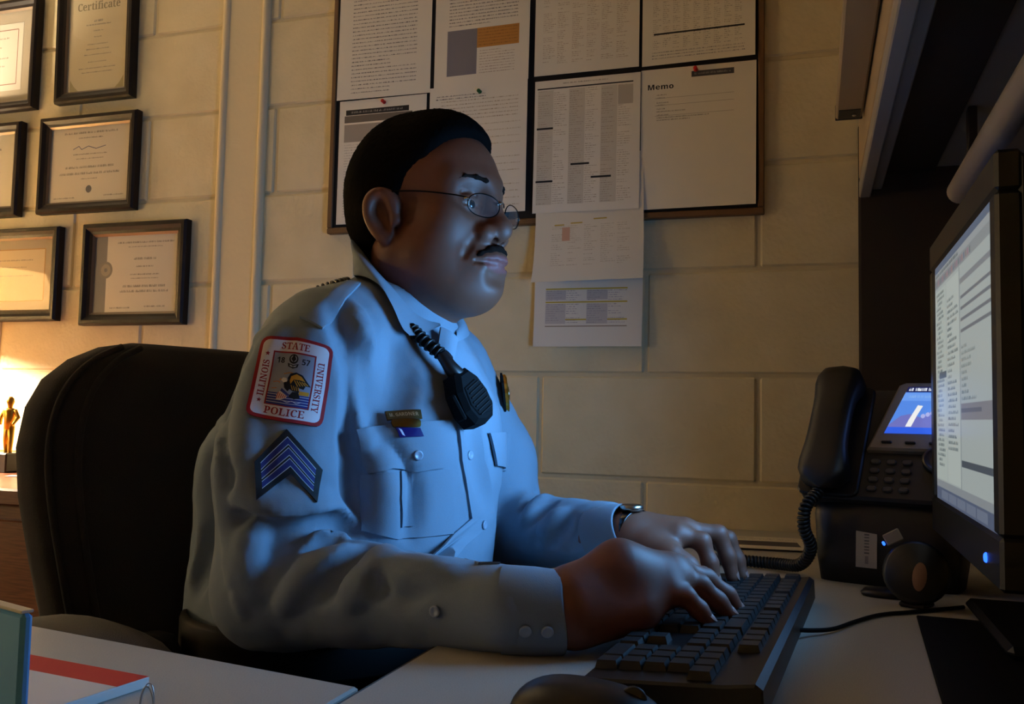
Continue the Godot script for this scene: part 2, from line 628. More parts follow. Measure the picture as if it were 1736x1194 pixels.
func build_wall_things():
	var ink := Color(0.34, 0.33, 0.33)
	var pale := Color(0.55, 0.54, 0.53)
	var wh := Color(0.86, 0.84, 0.79)
	# the notice board
	var b := thing("notice_board", "wide dark notice board in a thin wooden frame behind the officer's head", "notice board", Vector3(-0.5625, 1.328, 0))
	part("felt_panel", box_mesh(Vector3(0.932, 0.85, 0.008), 0.001), M.board_felt, b, at(0, 0.431, 0.009))
	for s in [[Vector3(0.945, 0.013, 0.018), Vector3(0, 0.0065, 0.0095)], [Vector3(0.945, 0.013, 0.018), Vector3(0, 0.8555, 0.0095)], [Vector3(0.012, 0.836, 0.018), Vector3(-0.4665, 0.431, 0.0095)], [Vector3(0.012, 0.836, 0.018), Vector3(0.4665, 0.431, 0.0095)]]:
		part("frame_rail", box_mesh(s[0], 0.002), M.board_frame, b, Transform3D(Basis.IDENTITY, s[1]))
	# top row
	var im := blank(330, 420, wh)
	text_block(im, 50, 280, 20, 400, 13, 3, ink)
	sheet("sheet of typed paragraphs at the top left of the notice board", im, -1.02, 1.63, 0.226, 0.285, 0.0155, [[0.004, 0, 1], [-0.004, 1, 1]])
	im = blank(330, 420, wh)
	im.fill_rect(Rect2i(45, 235, 105, 150), Color(0.47, 0.46, 0.50))
	im.fill_rect(Rect2i(150, 235, 145, 65), Color(0.72, 0.50, 0.22))
	for k in 6:
		typed(im, 155, 290, 240 + k * 10, 3, Color(0.55, 0.38, 0.18))
	text_block(im, 160, 280, 310, 390, 9, 2, Color(0.55, 0.48, 0.42))
	text_block(im, 50, 290, 20, 220, 11, 3, ink)
	sheet("newsletter sheet with a grey column and an orange block", im, -0.785, 1.637, 0.217, 0.282, 0.0155, [[0.006, 1, 1]])
	im = blank(330, 420, wh)
	table_block(im, 25, 305, 15, 385, 6, 6, Color(0.62, 0.56, 0.50))
	sheet("sheet of fine grey table columns right of the newsletter", im, -0.556, 1.641, 0.221, 0.28, 0.0155, [[0.003, 0, 1]])
	im = blank(330, 420, wh)
	table_block(im, 30, 300, 20, 330, 9, 6, Color(0.60, 0.57, 0.53))
	im.fill_rect(Rect2i(35, 322, 265, 5), Color(0.06, 0.06, 0.07))
	table_block(im, 30, 300, 332, 372, 9, 6, Color(0.56, 0.54, 0.52))
	text_block(im, 30, 300, 380, 400, 9, 3, pale)
	sheet("table sheet with one thick black rule at the top right of the board", im, -0.329, 1.640, 0.222, 0.28, 0.0165, [[0.007, 1, 1]])
	# second row
	im = blank(330, 420, wh)
	im.fill_rect(Rect2i(25, 32, 240, 18), Color(0.09, 0.09, 0.10))
	typed(im, 45, 240, 37, 7, Color(0.5, 0.5, 0.5))
	im.fill_rect(Rect2i(20, 52, 258, 24), Color(0.40, 0.37, 0.34))
	im.fill_rect(Rect2i(20, 82, 140, 60), Color(0.60, 0.57, 0.53))
	text_block(im, 22, 150, 150, 400, 9, 3, Color(0.66, 0.64, 0.60))
	text_block(im, 170, 310, 90, 400, 9, 3, Color(0.66, 0.64, 0.60))
	sheet("bulletin with a black header bar held by a red pin, behind the head", im, -1.013, 1.348, 0.212, 0.28, 0.0158)
	im = blank(330, 420, wh)
	text_block(im, 22, 190, 30, 40, 9, 3, ink)
	text_block(im, 40, 300, 48, 110, 12, 3, Color(0.62, 0.57, 0.48))
	text_block(im, 60, 310, 130, 400, 22, 3, Color(0.70, 0.65, 0.55))
	sheet("sheet of faint type under a green pin, beside the forehead", im, -0.7934, 1.356, 0.224, 0.282, 0.0162, [[0.005, 2, 0]])
	im = blank(330, 420, wh)
	typed(im, 90, 230, 10, 4, Color(0.60, 0.58, 0.54))
	im.fill_rect(Rect2i(8, 24, 300, 4), Color(0.07, 0.07, 0.09))
	table_block(im, 10, 310, 32, 395, 6, 7, Color(0.60, 0.55, 0.48), Color(0.78, 0.755, 0.70))
	im.fill_rect(Rect2i(262, 34, 46, 60), Color(0.70, 0.67, 0.62))
	for r in [[8, 150, 52], [118, 268, 58], [182, 312, 62], [8, 318, 54]]:
		im.fill_rect(Rect2i(r[0], r[1], r[2], 6), Color(0.06, 0.06, 0.08))
	sheet("roster sheet with short black bars among table columns, left of the memo", im, -0.553, 1.349, 0.222, 0.28, 0.0195, [[0.004, 0, 2]])
	im = blank(640, 820, wh)
	letter(im, "Memo", Vector2(112, 105), 30, Color(0.10, 0.10, 0.11), false, true, 0.0, 1.2)
	im.fill_rect(Rect2i(285, 30, 235, 34), Color(0.27, 0.26, 0.27))
	typed(im, 300, 500, 40, 12, Color(0.5, 0.5, 0.5))
	for r in [[150, 0.12], [168, 0.1], [196, 0.14], [210, 0.1], [232, 0.10], [248, 0.35], [268, 0.15], [284, 0.62], [298, 0.4]]:
		typed(im, 90, 560, r[0], 7, Color(0.58, 0.56, 0.52), r[1])
	for y in [172, 214, 276]:
		im.fill_rect(Rect2i(80, y, 440, 2), Color(0.60, 0.57, 0.53))
	sheet("memo sheet with a dark header box, pinned at the board's right end", im, -0.330, 1.3465, 0.225, 0.285, 0.0175, [[0.006, 1, 1]])
	# two sheets hanging below the board
	im = blank(330, 420, wh)
	im.fill_rect(Rect2i(0, 0, 330, 420), Color(0.84, 0.81, 0.74))
	for r in [[60, 190, 30], [110, 186, 36], [180, 176, 40]]:
		im.fill_rect(Rect2i(r[0], r[1] + 35, r[2], 4), Color(0.72, 0.60, 0.20))
	table_block(im, 50, 300, 230, 370, 5, 7, Color(0.66, 0.61, 0.52))
	im.fill_rect(Rect2i(84, 236, 24, 46), Color(0.78, 0.60, 0.50))
	sheet("upper hanging sheet below the notice board, its lower edge curling forward", im, -0.5415, 1.200, 0.224, 0.262, 0.0285, [[-0.0115, 0, 0], [0.010, 0, 1], [0.034, 0, 4], [-0.018, 1, 4]], 1.5)
	im = blank(330, 420, Color(0.84, 0.82, 0.78))
	for y in [225, 266, 320]:
		im.fill_rect(Rect2i(35, y + 15, 250, 4), Color(0.72, 0.62, 0.16))
	table_block(im, 35, 290, 246, 276, 4, 7, Color(0.55, 0.52, 0.56), Color(0.70, 0.68, 0.68))
	table_block(im, 35, 290, 288, 350, 4, 7, Color(0.55, 0.52, 0.56), Color(0.72, 0.70, 0.69))
	im.fill_rect(Rect2i(35, 356, 250, 3), Color(0.55, 0.50, 0.42))
	sheet("lower hanging sheet with yellow rules below the notice board", im, -0.546, 1.073, 0.223, 0.279, 0.0190, [[0.001, 0, 0], [-0.02, 0, 1], [0.024, 0, 2], [-0.003, 1, 0]])
	# pins
	for p in [[Vector3(-0.903, 1.618, 0.016), "pin_red", "red push pin in the bulletin behind the officer's head"], [Vector3(-0.677, 1.620, 0.0165), "pin_green", "green push pin above the officer's forehead"], [Vector3(-0.221, 1.6225, 0.020), "pin_red", "red push pin holding the memo sheet"]]:
		var o := part("push_pin", lathe_mesh([Vector2(0.0, 0.0), Vector2(0.0045, 0.0), Vector2(0.0045, 0.0015), Vector2(0.0026, 0.003), Vector2(0.0024, 0.007), Vector2(0.0042, 0.009), Vector2(0.0042, 0.0105), Vector2(0.003, 0.0115), Vector2(0, 0.0118)], 14), M[p[1]], null, place(p[0], Vector3(90, 0, 0)))
		tag(o, p[2], "push pin", "push pins on the notice board")
	frames()

# a framed certificate: left, bottom, width, height
func framed(label: String, x: float, y: float, w: float, h: float, im: Image, mat_w: float, rail := 0.024, lip := 0.005, tilt := 0.0):
	var o := thing("picture_frame", label, "picture frame", Vector3(x + w / 2, y + h / 2, 0.003), 0.0, "framed certificates on the block wall")
	o.rotation.x = deg_to_rad(tilt)
	var d := 0.024
	for s in [[w, h, 0.0], [w, h, 180.0], [h, w, 90.0], [h, w, 270.0]]:
		# a mitred moulding: profile from the outer edge to the sight edge
		var L: float = s[0] / 2
		var H: float = s[1] / 2
		var m := MB.new()
		var prof := [Vector2(0, 0), Vector2(0, d * 0.75), Vector2(rail * 0.15, d), Vector2(rail * 0.45, d), Vector2(rail * 0.75, d * 0.72), Vector2(rail, d * 0.62), Vector2(rail, 0.004)]
		for i in prof.size() - 1:
			var a: Vector2 = prof[i]
			var b: Vector2 = prof[i + 1]
			m.quad(Vector3(-L + a.x, -H + a.x, a.y), Vector3(L - a.x, -H + a.x, a.y), Vector3(L - b.x, -H + b.x, b.y), Vector3(-L + b.x, -H + b.x, b.y))
		part("moulding", m.mesh(), M.frame_wood, o, Transform3D(Basis(Vector3.BACK, deg_to_rad(s[2])), Vector3.ZERO))
		var m2 := MB.new()
		var r2 := rail + lip
		m2.quad(Vector3(-L + rail, -H + rail, d * 0.6), Vector3(L - rail, -H + rail, d * 0.6), Vector3(L - r2, -H + r2, d * 0.42), Vector3(-L + r2, -H + r2, d * 0.42))
		part("sight_edge", m2.mesh(), M.frame_lip, o, Transform3D(Basis(Vector3.BACK, deg_to_rad(s[2])), Vector3.ZERO))
	part("backing", box_mesh(Vector3(w - 0.01, h - 0.01, 0.003), 0), M.black_matte, o, at(0, 0, 0.0015))
	var iw := w - 2 * rail
	var ih := h - 2 * rail
	if mat_w > 0.0:
		part("mat_board", box_mesh(Vector3(iw, ih, 0.002), 0), M.mat_board, o, at(0, 0, 0.005))
	var q := MB.new()
	var a2 := iw / 2 - mat_w
	var b2 := ih / 2 - mat_w
	q.quad(Vector3(-a2, -b2, 0), Vector3(a2, -b2, 0), Vector3(a2, b2, 0), Vector3(-a2, b2, 0))
	part("certificate", q.mesh(), picture(im, 0.8), o, at(0, 0, 0.0066))
	part("glass", box_mesh(Vector3(iw + 0.004, ih + 0.004, 0.0015), 0), M.picture_glass, o, at(0, 0, 0.0085))

func cert(w: int, h: int, paper: Color, lines: Array, ink: Color) -> Image:
	var im := blank(w, h, paper)
	for l in lines:
		var wd := int(w * l[1])
		typed(im, (w - wd) / 2 + int(l[3] if l.size() > 3 else 0), (w + wd) / 2 + int(l[3] if l.size() > 3 else 0), int(h * l[0]), l[2], ink)
	return im

func frames():
	var ink := Color(0.52, 0.49, 0.45)
	var im := cert(420, 320, Color(0.84, 0.80, 0.72), [[0.08, 0.66, 8], [0.15, 0.3, 5], [0.36, 0.42, 5], [0.42, 0.34, 4], [0.52, 0.6, 9], [0.60, 0.74, 9], [0.68, 0.2, 4]], ink)
	stroke(im, [Vector2(120, 96), Vector2(150, 84), Vector2(165, 98), Vector2(200, 86), Vector2(240, 98), Vector2(290, 88)], 3, Color(0.30, 0.32, 0.46))
	fill_poly(im, circle(Vector2(212, 262), 15), Color(0.33, 0.33, 0.36))
	typed(im, 30, 140, 292, 5, ink)
	typed(im, 290, 390, 288, 5, ink)
	framed("dark framed certificate with a small round seal, above the certificate with a grey band", -1.861, 1.411, 0.297, 0.246, im, 0.0)
	im = cert(420, 320, Color(0.85, 0.81, 0.73), [[0.10, 0.66, 7, 45], [0.16, 0.4, 4, 45], [0.30, 0.26, 9, 45], [0.40, 0.2, 6, 45], [0.50, 0.34, 5, 45], [0.55, 0.32, 4, 45], [0.64, 0.50, 9, 45], [0.70, 0.56, 9, 45]], ink)
	im.fill_rect(Rect2i(0, 0, 66, 320), Color(0.42, 0.40, 0.39))
	fill_poly(im, circle(Vector2(62, 142), 34), Color(0.46, 0.43, 0.38))
	fill_poly(im, circle(Vector2(62, 142), 24), Color(0.58, 0.53, 0.44))
	fill_poly(im, circle(Vector2(62, 142), 8), Color(0.40, 0.38, 0.36))
	typed(im, 90, 190, 290, 6, ink)
	typed(im, 260, 360, 286, 6, ink)
	framed("dark framed certificate with a grey band and round seal, lowest and nearest the officer", -1.709, 1.129, 0.303, 0.25, im, 0.0, 0.026, 0.006)
	# tall certificate at the top
	im = cert(300, 400, Color(0.82, 0.77, 0.63), [[0.30, 0.14, 8], [0.34, 0.4, 5], [0.40, 0.16, 4], [0.46, 0.12, 4], [0.53, 0.34, 4], [0.58, 0.38, 4], [0.63, 0.44, 4], [0.70, 0.3, 4], [0.76, 0.6, 4], [0.80, 0.5, 4]], ink)
	letter(im, "Certificate", Vector2(150, 66), 30, Color(0.46, 0.42, 0.30), true, true, 0.0, 0.95)
	for k in 2:
		var sx := -1.0 if k == 0 else 1.0
		fill_poly(im, PackedVector2Array([Vector2(150 + sx * 132, 390), Vector2(150 + sx * 90, 390), Vector2(150 + sx * 112, 372), Vector2(150 + sx * 132, 345)]), Color(0.66, 0.60, 0.42))
	framed("tall dark framed certificate with an ornate title at the top", -1.826, 1.693, 0.238, 0.315, im, 0.0, 0.025, 0.005, 1.2)
	im = cert(420, 320, Color(0.80, 0.78, 0.72), [[0.2, 0.6, 8], [0.34, 0.4, 6], [0.5, 0.6, 6], [0.62, 0.5, 6]], ink)
	stroke(im, [Vector2(30, 30), Vector2(390, 30), Vector2(390, 290), Vector2(30, 290), Vector2(30, 30)], 4, Color(0.52, 0.30, 0.26))
	framed("framed certificate with a thin red border, in the top left corner", -2.235, 1.688, 0.345, 0.295, im, 0.034)
	im = cert(420, 320, Color(0.84, 0.82, 0.76), [[0.2, 0.6, 8], [0.34, 0.4, 6], [0.5, 0.6, 6], [0.62, 0.5, 6]], ink)
	framed("dark framed certificate cut off by the left edge, in the middle row", -2.222, 1.4105, 0.298, 0.246, im, 0.0)
	im = cert(420, 320, Color(0.80, 0.74, 0.60), [[0.2, 0.6, 8], [0.34, 0.4, 6], [0.5, 0.6, 6]], ink)
	stroke(im, [Vector2(3, 3), Vector2(417, 3), Vector2(417, 317), Vector2(3, 317), Vector2(3, 3)], 6, Color(0.66, 0.50, 0.26))
	framed("framed picture with a wide pale mat, mirroring the lamp in its glass", -2.083, 1.142, 0.30, 0.236, im, 0.027)

func circle(c: Vector2, r: float, seg := 24) -> PackedVector2Array:
	var out := PackedVector2Array()
	for k in seg:
		out.append(c + Vector2(cos(TAU * k / seg), sin(TAU * k / seg)) * r)
	return out

# ---------------------------------------------------------------- desks
func build_desks():
	var d := thing("computer_desk", "grey speckled computer desk under keyboard, phone and monitor", "desk", Vector3(0.40, 0, 1.1))
	part("worktop", box_mesh(Vector3(1.448, 0.03, 2.19), 0.003), M.desk_laminate, d, at(0, 0.71, 0))
	part("edge_band", box_mesh(Vector3(0.003, 0.026, 2.18), 0.001), M.desk_edge, d, at(-0.7255, 0.71, 0))
	for z in [-1.03, 0.9]:
		part("end_panel", box_mesh(Vector3(1.30, 0.695, 0.03), 0.002), M.desk_metal, d, at(0.05, 0.3475, z))
	part("rear_panel", box_mesh(Vector3(0.02, 0.55, 1.88), 0.002), M.desk_metal, d, at(0.62, 0.42, -0.065))
	# the return that runs to the left under the notepad, its edge a little askew
	var r := thing("desk_return", "grey speckled desk return under the notepad in the foreground", "desk", Vector3.ZERO)
	var m := MB.new()
	m.prism(PackedVector2Array([Vector2(-0.3285, -1.1776), Vector2(-1.05, -1.064), Vector2(-1.05, -1.75), Vector2(-0.3285, -1.75)]), 0.695, 0.725, Transform3D(Basis(Vector3.RIGHT, -PI / 2), Vector3.ZERO), 0.002)
	part("worktop", m.mesh(), M.desk_laminate, r)
	part("modesty_panel", box_mesh(Vector3(0.70, 0.4, 0.02), 0.002), M.desk_metal, r, at(-0.70, 0.495, 1.55))
	part("end_panel", box_mesh(Vector3(0.03, 0.695, 0.58), 0.002), M.desk_metal, r, at(-1.02, 0.3475, 1.42))
	# foreground: slim blue carton, notepad, binder clip
	var b := thing("blue_carton", "slim light blue carton standing upright at the left edge of the foreground", "box", Vector3(-0.365, 0.725, 1.458), deg_to_rad(-17))
	part("carton_body", box_mesh(Vector3(0.16, 0.106, 0.006), 0.002), sm("carton_blue", Color(0.36, 0.68, 0.95), 0.5), b, at(-0.08, 0.053, 0))
	part("top_flap", box_mesh(Vector3(0.158, 0.0016, 0.0065), 0.0004), sm("carton_white", Color(0.82, 0.80, 0.74), 0.6), b, at(-0.08, 0.1068, 0))
	var im := blank(400, 300, Color(0.82, 0.80, 0.77))
	im.fill_rect(Rect2i(0, 0, 400, 64), Color(0.74, 0.15, 0.11))
	for y in [150, 200, 250]:
		im.fill_rect(Rect2i(0, y, 330, 5), Color(0.45, 0.44, 0.46))
	var n := thing("notepad", "white notepad with a red top band on the desk return", "notepad", Vector3(-0.5875, 0.7251, 1.2235), deg_to_rad(-6.5))
	part("page_block", box_mesh(Vector3(0.236, 0.0075, 0.14), 0.0008), M.paper, n, at(0, 0.00375, 0.07))
	var q := MB.new()
	q.quad(Vector3(-0.1175, 0, 0.14), Vector3(0.1175, 0, 0.14), Vector3(0.1175, 0, 0.0005), Vector3(-0.1175, 0, 0.0005))
	part("top_page", q.mesh(), picture(im), n, at(0, 0.0077, 0))
	var c := thing("binder_clip", "small binder clip with raised wire handles beside the notepad", "binder clip", Vector3(-0.420, 0.725, 1.301), 0.5)
	c.scale = Vector3.ONE * 0.75
	part("clip_body", prism_mesh([Vector2(-0.008, 0), Vector2(0.008, 0), Vector2(0.0015, 0.012), Vector2(-0.0015, 0.012)], -0.0095, 0.0095, 0.0005), M.black_gloss, c, place(Vector3(0, 0, 0), Vector3(0, 90, 0)))
	for s in [-1, 1]:
		part("wire_handle", tube_mesh(spline([Vector3(-0.006, 0.010, 0.001 * s), Vector3(-0.005, 0.022, 0.003 * s), Vector3(-0.002, 0.031, 0.005 * s), Vector3(0.002, 0.031, 0.005 * s), Vector3(0.005, 0.022, 0.003 * s), Vector3(0.006, 0.010, 0.001 * s)], 4), 0.0006, 6), M.steel, c)

# ---------------------------------------------------------------- monitor, keyboard, phone, overhead cabinet
func screen_picture() -> Image:
	var im := blank(480, 340, Color(0.72, 0.76, 0.75))
	var dk := Color(0.40, 0.45, 0.47)
	im.fill_rect(Rect2i(0, 0, 480, 10), Color(0.40, 0.46, 0.55))
	im.fill_rect(Rect2i(0, 10, 480, 9), Color(0.66, 0.69, 0.70))
	typed(im, 6, 230, 12, 5, dk)
	im.fill_rect(Rect2i(0, 19, 480, 14), Color(0.60, 0.63, 0.64))
	for k in 22:
		im.fill_rect(Rect2i(8 + k * 15, 22, 9, 8), Color(0.45 + 0.1 * (k % 3), 0.5, 0.58 - 0.05 * (k % 2)))
	# left tree pane
	im.fill_rect(Rect2i(4, 38, 112, 272), Color(0.76, 0.80, 0.78))
	for k in 36:
		typed(im, 14 + (k % 3) * 8, 100, 42 + k * 7, 4, Color(0.44, 0.49, 0.50), rng.randf_range(0.5, 1.0))
	im.fill_rect(Rect2i(40, 158, 74, 9), Color(0.38, 0.42, 0.45))
	# message list
	im.fill_rect(Rect2i(122, 38, 116, 272), Color(0.77, 0.81, 0.79))
	for k in 26:
		typed(im, 128, 232, 62 + k * 8, 4, Color(0.42, 0.47, 0.48), rng.randf_range(0.35, 1.0))
	im.fill_rect(Rect2i(240, 34, 4, 282), Color(0.54, 0.58, 0.60))
	# reading pane
	im.fill_rect(Rect2i(246, 50, 234, 7), Color(0.56, 0.58, 0.60))
	for k in 4:
		im.fill_rect(Rect2i(250, 72 + k * 14, 226, 4), Color(0.48, 0.50, 0.53))
	for k in 9:
		typed(im, 252, 380, 134 + k * 8, 4, Color(0.50, 0.55, 0.55), rng.randf_range(0.3, 0.9))
	im.fill_rect(Rect2i(246, 206, 234, 20), Color(0.56, 0.55, 0.56))
	im.fill_rect(Rect2i(246, 212, 150, 5), Color(0.44, 0.44, 0.46))
	im.fill_rect(Rect2i(246, 276, 234, 8), Color(0.34, 0.37, 0.41))
	# status and task bars
	im.fill_rect(Rect2i(0, 312, 480, 10), Color(0.60, 0.63, 0.65))
	im.fill_rect(Rect2i(0, 322, 480, 18), Color(0.38, 0.42, 0.52))
	for k in 5:
		im.fill_rect(Rect2i(50 + k * 76, 325, 70, 12), Color(0.48, 0.52, 0.60))
	return im

func build_right_side():
	# monitor, screen towards the officer
	var mo := thing("computer_monitor", "wide black computer monitor with a lit screen at the right edge", "monitor", Vector3(0.14, 0.725, 0.81))
	var m := MB.new()
	# front bezel: four rails round the screen, as one frame in the plane x = 0
	for s in [[Vector3(0.02, 0.033, 0.43), Vector3(0.006, 0.4095, -0.003)], [Vector3(0.02, 0.042, 0.43), Vector3(0.006, 0.100, -0.003)], [Vector3(0.02, 0.272, 0.026), Vector3(0.006, 0.257, 0.199)], [Vector3(0.02, 0.272, 0.026), Vector3(0.006, 0.257, -0.205)]]:
		m.box(s[0], 0.003, Transform3D(Basis.IDENTITY, s[1]))
	part("bezel", m.mesh(), M.black_plastic, mo)
	var q := MB.new()
	q.quad(Vector3(0, 0.121, -0.192), Vector3(0, 0.121, 0.186), Vector3(0, 0.393, 0.186), Vector3(0, 0.393, -0.192))
	var sp := picture(screen_picture(), 0.3)
	sp.resource_name = "screen_picture"
	sp.emission_enabled = true
	sp.emission_texture = sp.albedo_texture
	sp.emission = Color(0, 0, 0)
	sp.emission_energy_multiplier = 0.62
	sp.albedo_texture = null
	sp.albedo_color = Color(0.02, 0.02, 0.02)
	part("screen", q.mesh(), sp, mo, at(-0.001, 0, 0), "lit screen of lists and text panes")
	part("back_shell", prism_mesh([Vector2(0.012, 0.081), Vector2(0.05, 0.095), Vector2(0.062, 0.16), Vector2(0.062, 0.36), Vector2(0.045, 0.415), Vector2(0.012, 0.424)], -0.218, 0.212, 0.004), M.black_plastic, mo)
	part("stand_neck", box_mesh(Vector3(0.03, 0.24, 0.08), 0.006), M.black_plastic, mo, at(0.075, 0.125, 0))
	part("stand_base", box_mesh(Vector3(0.16, 0.012, 0.24), 0.005), M.black_plastic, mo, at(0.10, 0.0095, -0.02))
	part("power_light", lathe_mesh([Vector2(0, 0), Vector2(0.0042, 0), Vector2(0.0042, 0.001), Vector2(0.003, 0.002), Vector2(0, 0.002)], 14), M.led_blue, mo, place(Vector3(-0.004, 0.098, 0.152), Vector3(0, 0, 90)), "blue power light")
	var note := part("sticky_note", box_mesh(Vector3(0.0006, 0.03, 0.012), 0), sm("note_paper", Color(0.80, 0.56, 0.30), 0.9), null, place(Vector3(0.2005, 1.150, 0.80), Vector3(0, 35, 0)))
	tag(note, "small tan paper tab sticking up behind the top of the monitor", "paper tab")
	var mat := part("desk_mat", box_mesh(Vector3(0.42, 0.003, 0.55), 0.001), M.black_matte, null, place(Vector3(0.302, 0.7266, 1.015), Vector3(0, -2.5, 0)))
	tag(mat, "flat black desk mat below the monitor at the lower right", "desk mat")
	keyboard()
	phone()
	# mouse
	var mu := thing("computer_mouse", "black computer mouse at the bottom edge by the keyboard", "mouse", Vector3(-0.142, 0.725, 1.212), deg_to_rad(4))
	var secs := []
	for i in 25:
		var t := 0.5 - 0.5 * cos(PI * i / 24.0)
		var x := -0.054 + 0.108 * t
		var k := sqrt(maxf(0.0, 1.0 - pow(absf(2 * t - 1), 2.6)))
		secs.append([Vector3(x, 0.001, 0), Vector3(0, 0, 0.033 * k), Vector3(0, (0.037 - 0.009 * t) * pow(k, 0.8), 0)])
	part("shell", dome(secs), M.black_plastic, mu)
	part("scroll_wheel", lathe_mesh([Vector2(0, -0.003), Vector2(0.008, -0.003), Vector2(0.009, 0), Vector2(0.008, 0.003), Vector2(0, 0.003)], 16), M.dark_grey_plastic, mu, place(Vector3(0.03, 0.024, 0), Vector3(90, 0, 0)))
	# keyboard cable
	var cab := part("keyboard_cable", tube_mesh(spline([Vector3(-0.022, 0.736, 0.895), Vector3(-0.002, 0.731, 0.868), Vector3(0.0185, 0.729, 0.842), Vector3(0.0406, 0.7275, 0.79), Vector3(0.0614, 0.7275, 0.752), Vector3(0.0796, 0.7275, 0.731), Vector3(0.098, 0.7275, 0.716), Vector3(0.16, 0.7275, 0.66)], 6), 0.0022, 8), M.black_matte, null)
	tag(cab, "thin black cable curving from the keyboard towards the monitor", "cable")
	# small round device by the monitor foot
	var g := thing("desk_device", "small round black device with a tan oval patch below the monitor", "device", Vector3(0.1105, 0.7255, 0.668), deg_to_rad(-25))
	part("puck", lathe_mesh([Vector2(0, -0.018), Vector2(0.026, -0.018), Vector2(0.034, -0.008), Vector2(0.036, 0.004), Vector2(0.031, 0.014), Vector2(0.0, 0.017)], 28), M.black_plastic, g, place(Vector3(0, 0.037, 0.0), Vector3(72, 0, -18)))
	part("oval_patch", lathe_mesh([Vector2(0, 0), Vector2(0.011, 0), Vector2(0.0105, 0.0015), Vector2(0, 0.002)], 20), sm("tan_patch", Color(0.52, 0.38, 0.28), 0.7), g, Transform3D(Basis.from_euler(Vector3(72, 0, -18) * PI / 180.0) * Basis.from_scale(Vector3(0.7, 1, 1.5)), Vector3(0.009, 0.036, 0.0155)))
	part("foot", box_mesh(Vector3(0.03, 0.006, 0.03), 0.002), M.black_plastic, g, at(0, 0.003, 0.0))
	part("silver_tab", box_mesh(Vector3(0.02, 0.014, 0.004), 0.001), M.grey_plastic, g, place(Vector3(-0.026, 0.075, 0.0), Vector3(0, 0, 30)))
	part("tab_light", box_mesh(Vector3(0.003, 0.005, 0.003), 0.001), M.led_blue, g, place(Vector3(-0.036, 0.067, 0.002), Vector3(0, 0, 30)), "small blue light")
	var pk := part("cable_puck", lathe_mesh([Vector2(0, 0), Vector2(0.026, 0), Vector2(0.028, 0.004), Vector2(0.024, 0.009), Vector2(0.0, 0.011)], 24), M.black_plastic, null, Transform3D(Basis.from_scale(Vector3(1.15, 1, 0.7)), Vector3(0.085, 0.725, 0.615)))
	tag(pk, "low black oval puck on the desk before the phone stand", "puck")
	# papers at the foot of the wall
	var im := blank(220, 160, Color(0.84, 0.81, 0.74))
	im.fill_rect(Rect2i(90, 60, 110, 60), Color(0.30, 0.28, 0.28))
	text_block(im, 10, 200, 10, 50, 9, 3, Color(0.5, 0.48, 0.45))
	var pp := part("loose_paper", sheet_mesh(0.20, 0.17, [[0.002, 0, 1]]), picture(im), null, Transform3D(Basis(Vector3.UP, 0.12) * Basis(Vector3.RIGHT, -PI / 2), Vector3(-0.195, 0.7262, 0.30)))
	tag(pp, "loose paper with a dark print lying on the desk by the block wall", "paper")
	overhead()

# a half-loft standing on a plane: sections of [centre, half width vector, height vector]
func dome(secs: Array) -> ArrayMesh:
	var m := MB.new()
	var pts := PackedVector3Array()
	var n := 40
	for s in secs:
		for k in n:
			var a := TAU * k / n
			var ca := cos(a)
			var sa := sin(a)
			var up := pow(absf(sa), 0.7) if sa > 0 else 0.0
			pts.append(s[0] + s[1] * signf(ca) * pow(absf(ca), 0.8) + s[2] * up)
	m.grid(pts, secs.size(), n, true)
	return m.mesh()

# loft of superellipse sections: [centre, half axis a, half axis b]; ends closed
func loft(secs: Array, n := 20, e := 0.6) -> ArrayMesh:
	var m := MB.new()
	var pts := PackedVector3Array()
	var rows := 0
	for i in secs.size():
		var s: Array = secs[i]
		var reps := [1.0]
		if i == 0:
			reps = [0.0, 1.0]
		elif i == secs.size() - 1:
			reps = [1.0, 0.0]
		for r in reps:
			rows += 1
			for k in n:
				var a := TAU * k / n
				var ca := cos(a)
				var sa := sin(a)
				pts.append(s[0] + (s[1] * signf(ca) * pow(absf(ca), e) + s[2] * signf(sa) * pow(absf(sa), e)) * r)
	m.grid(pts, rows, n, true)
	return m.mesh()

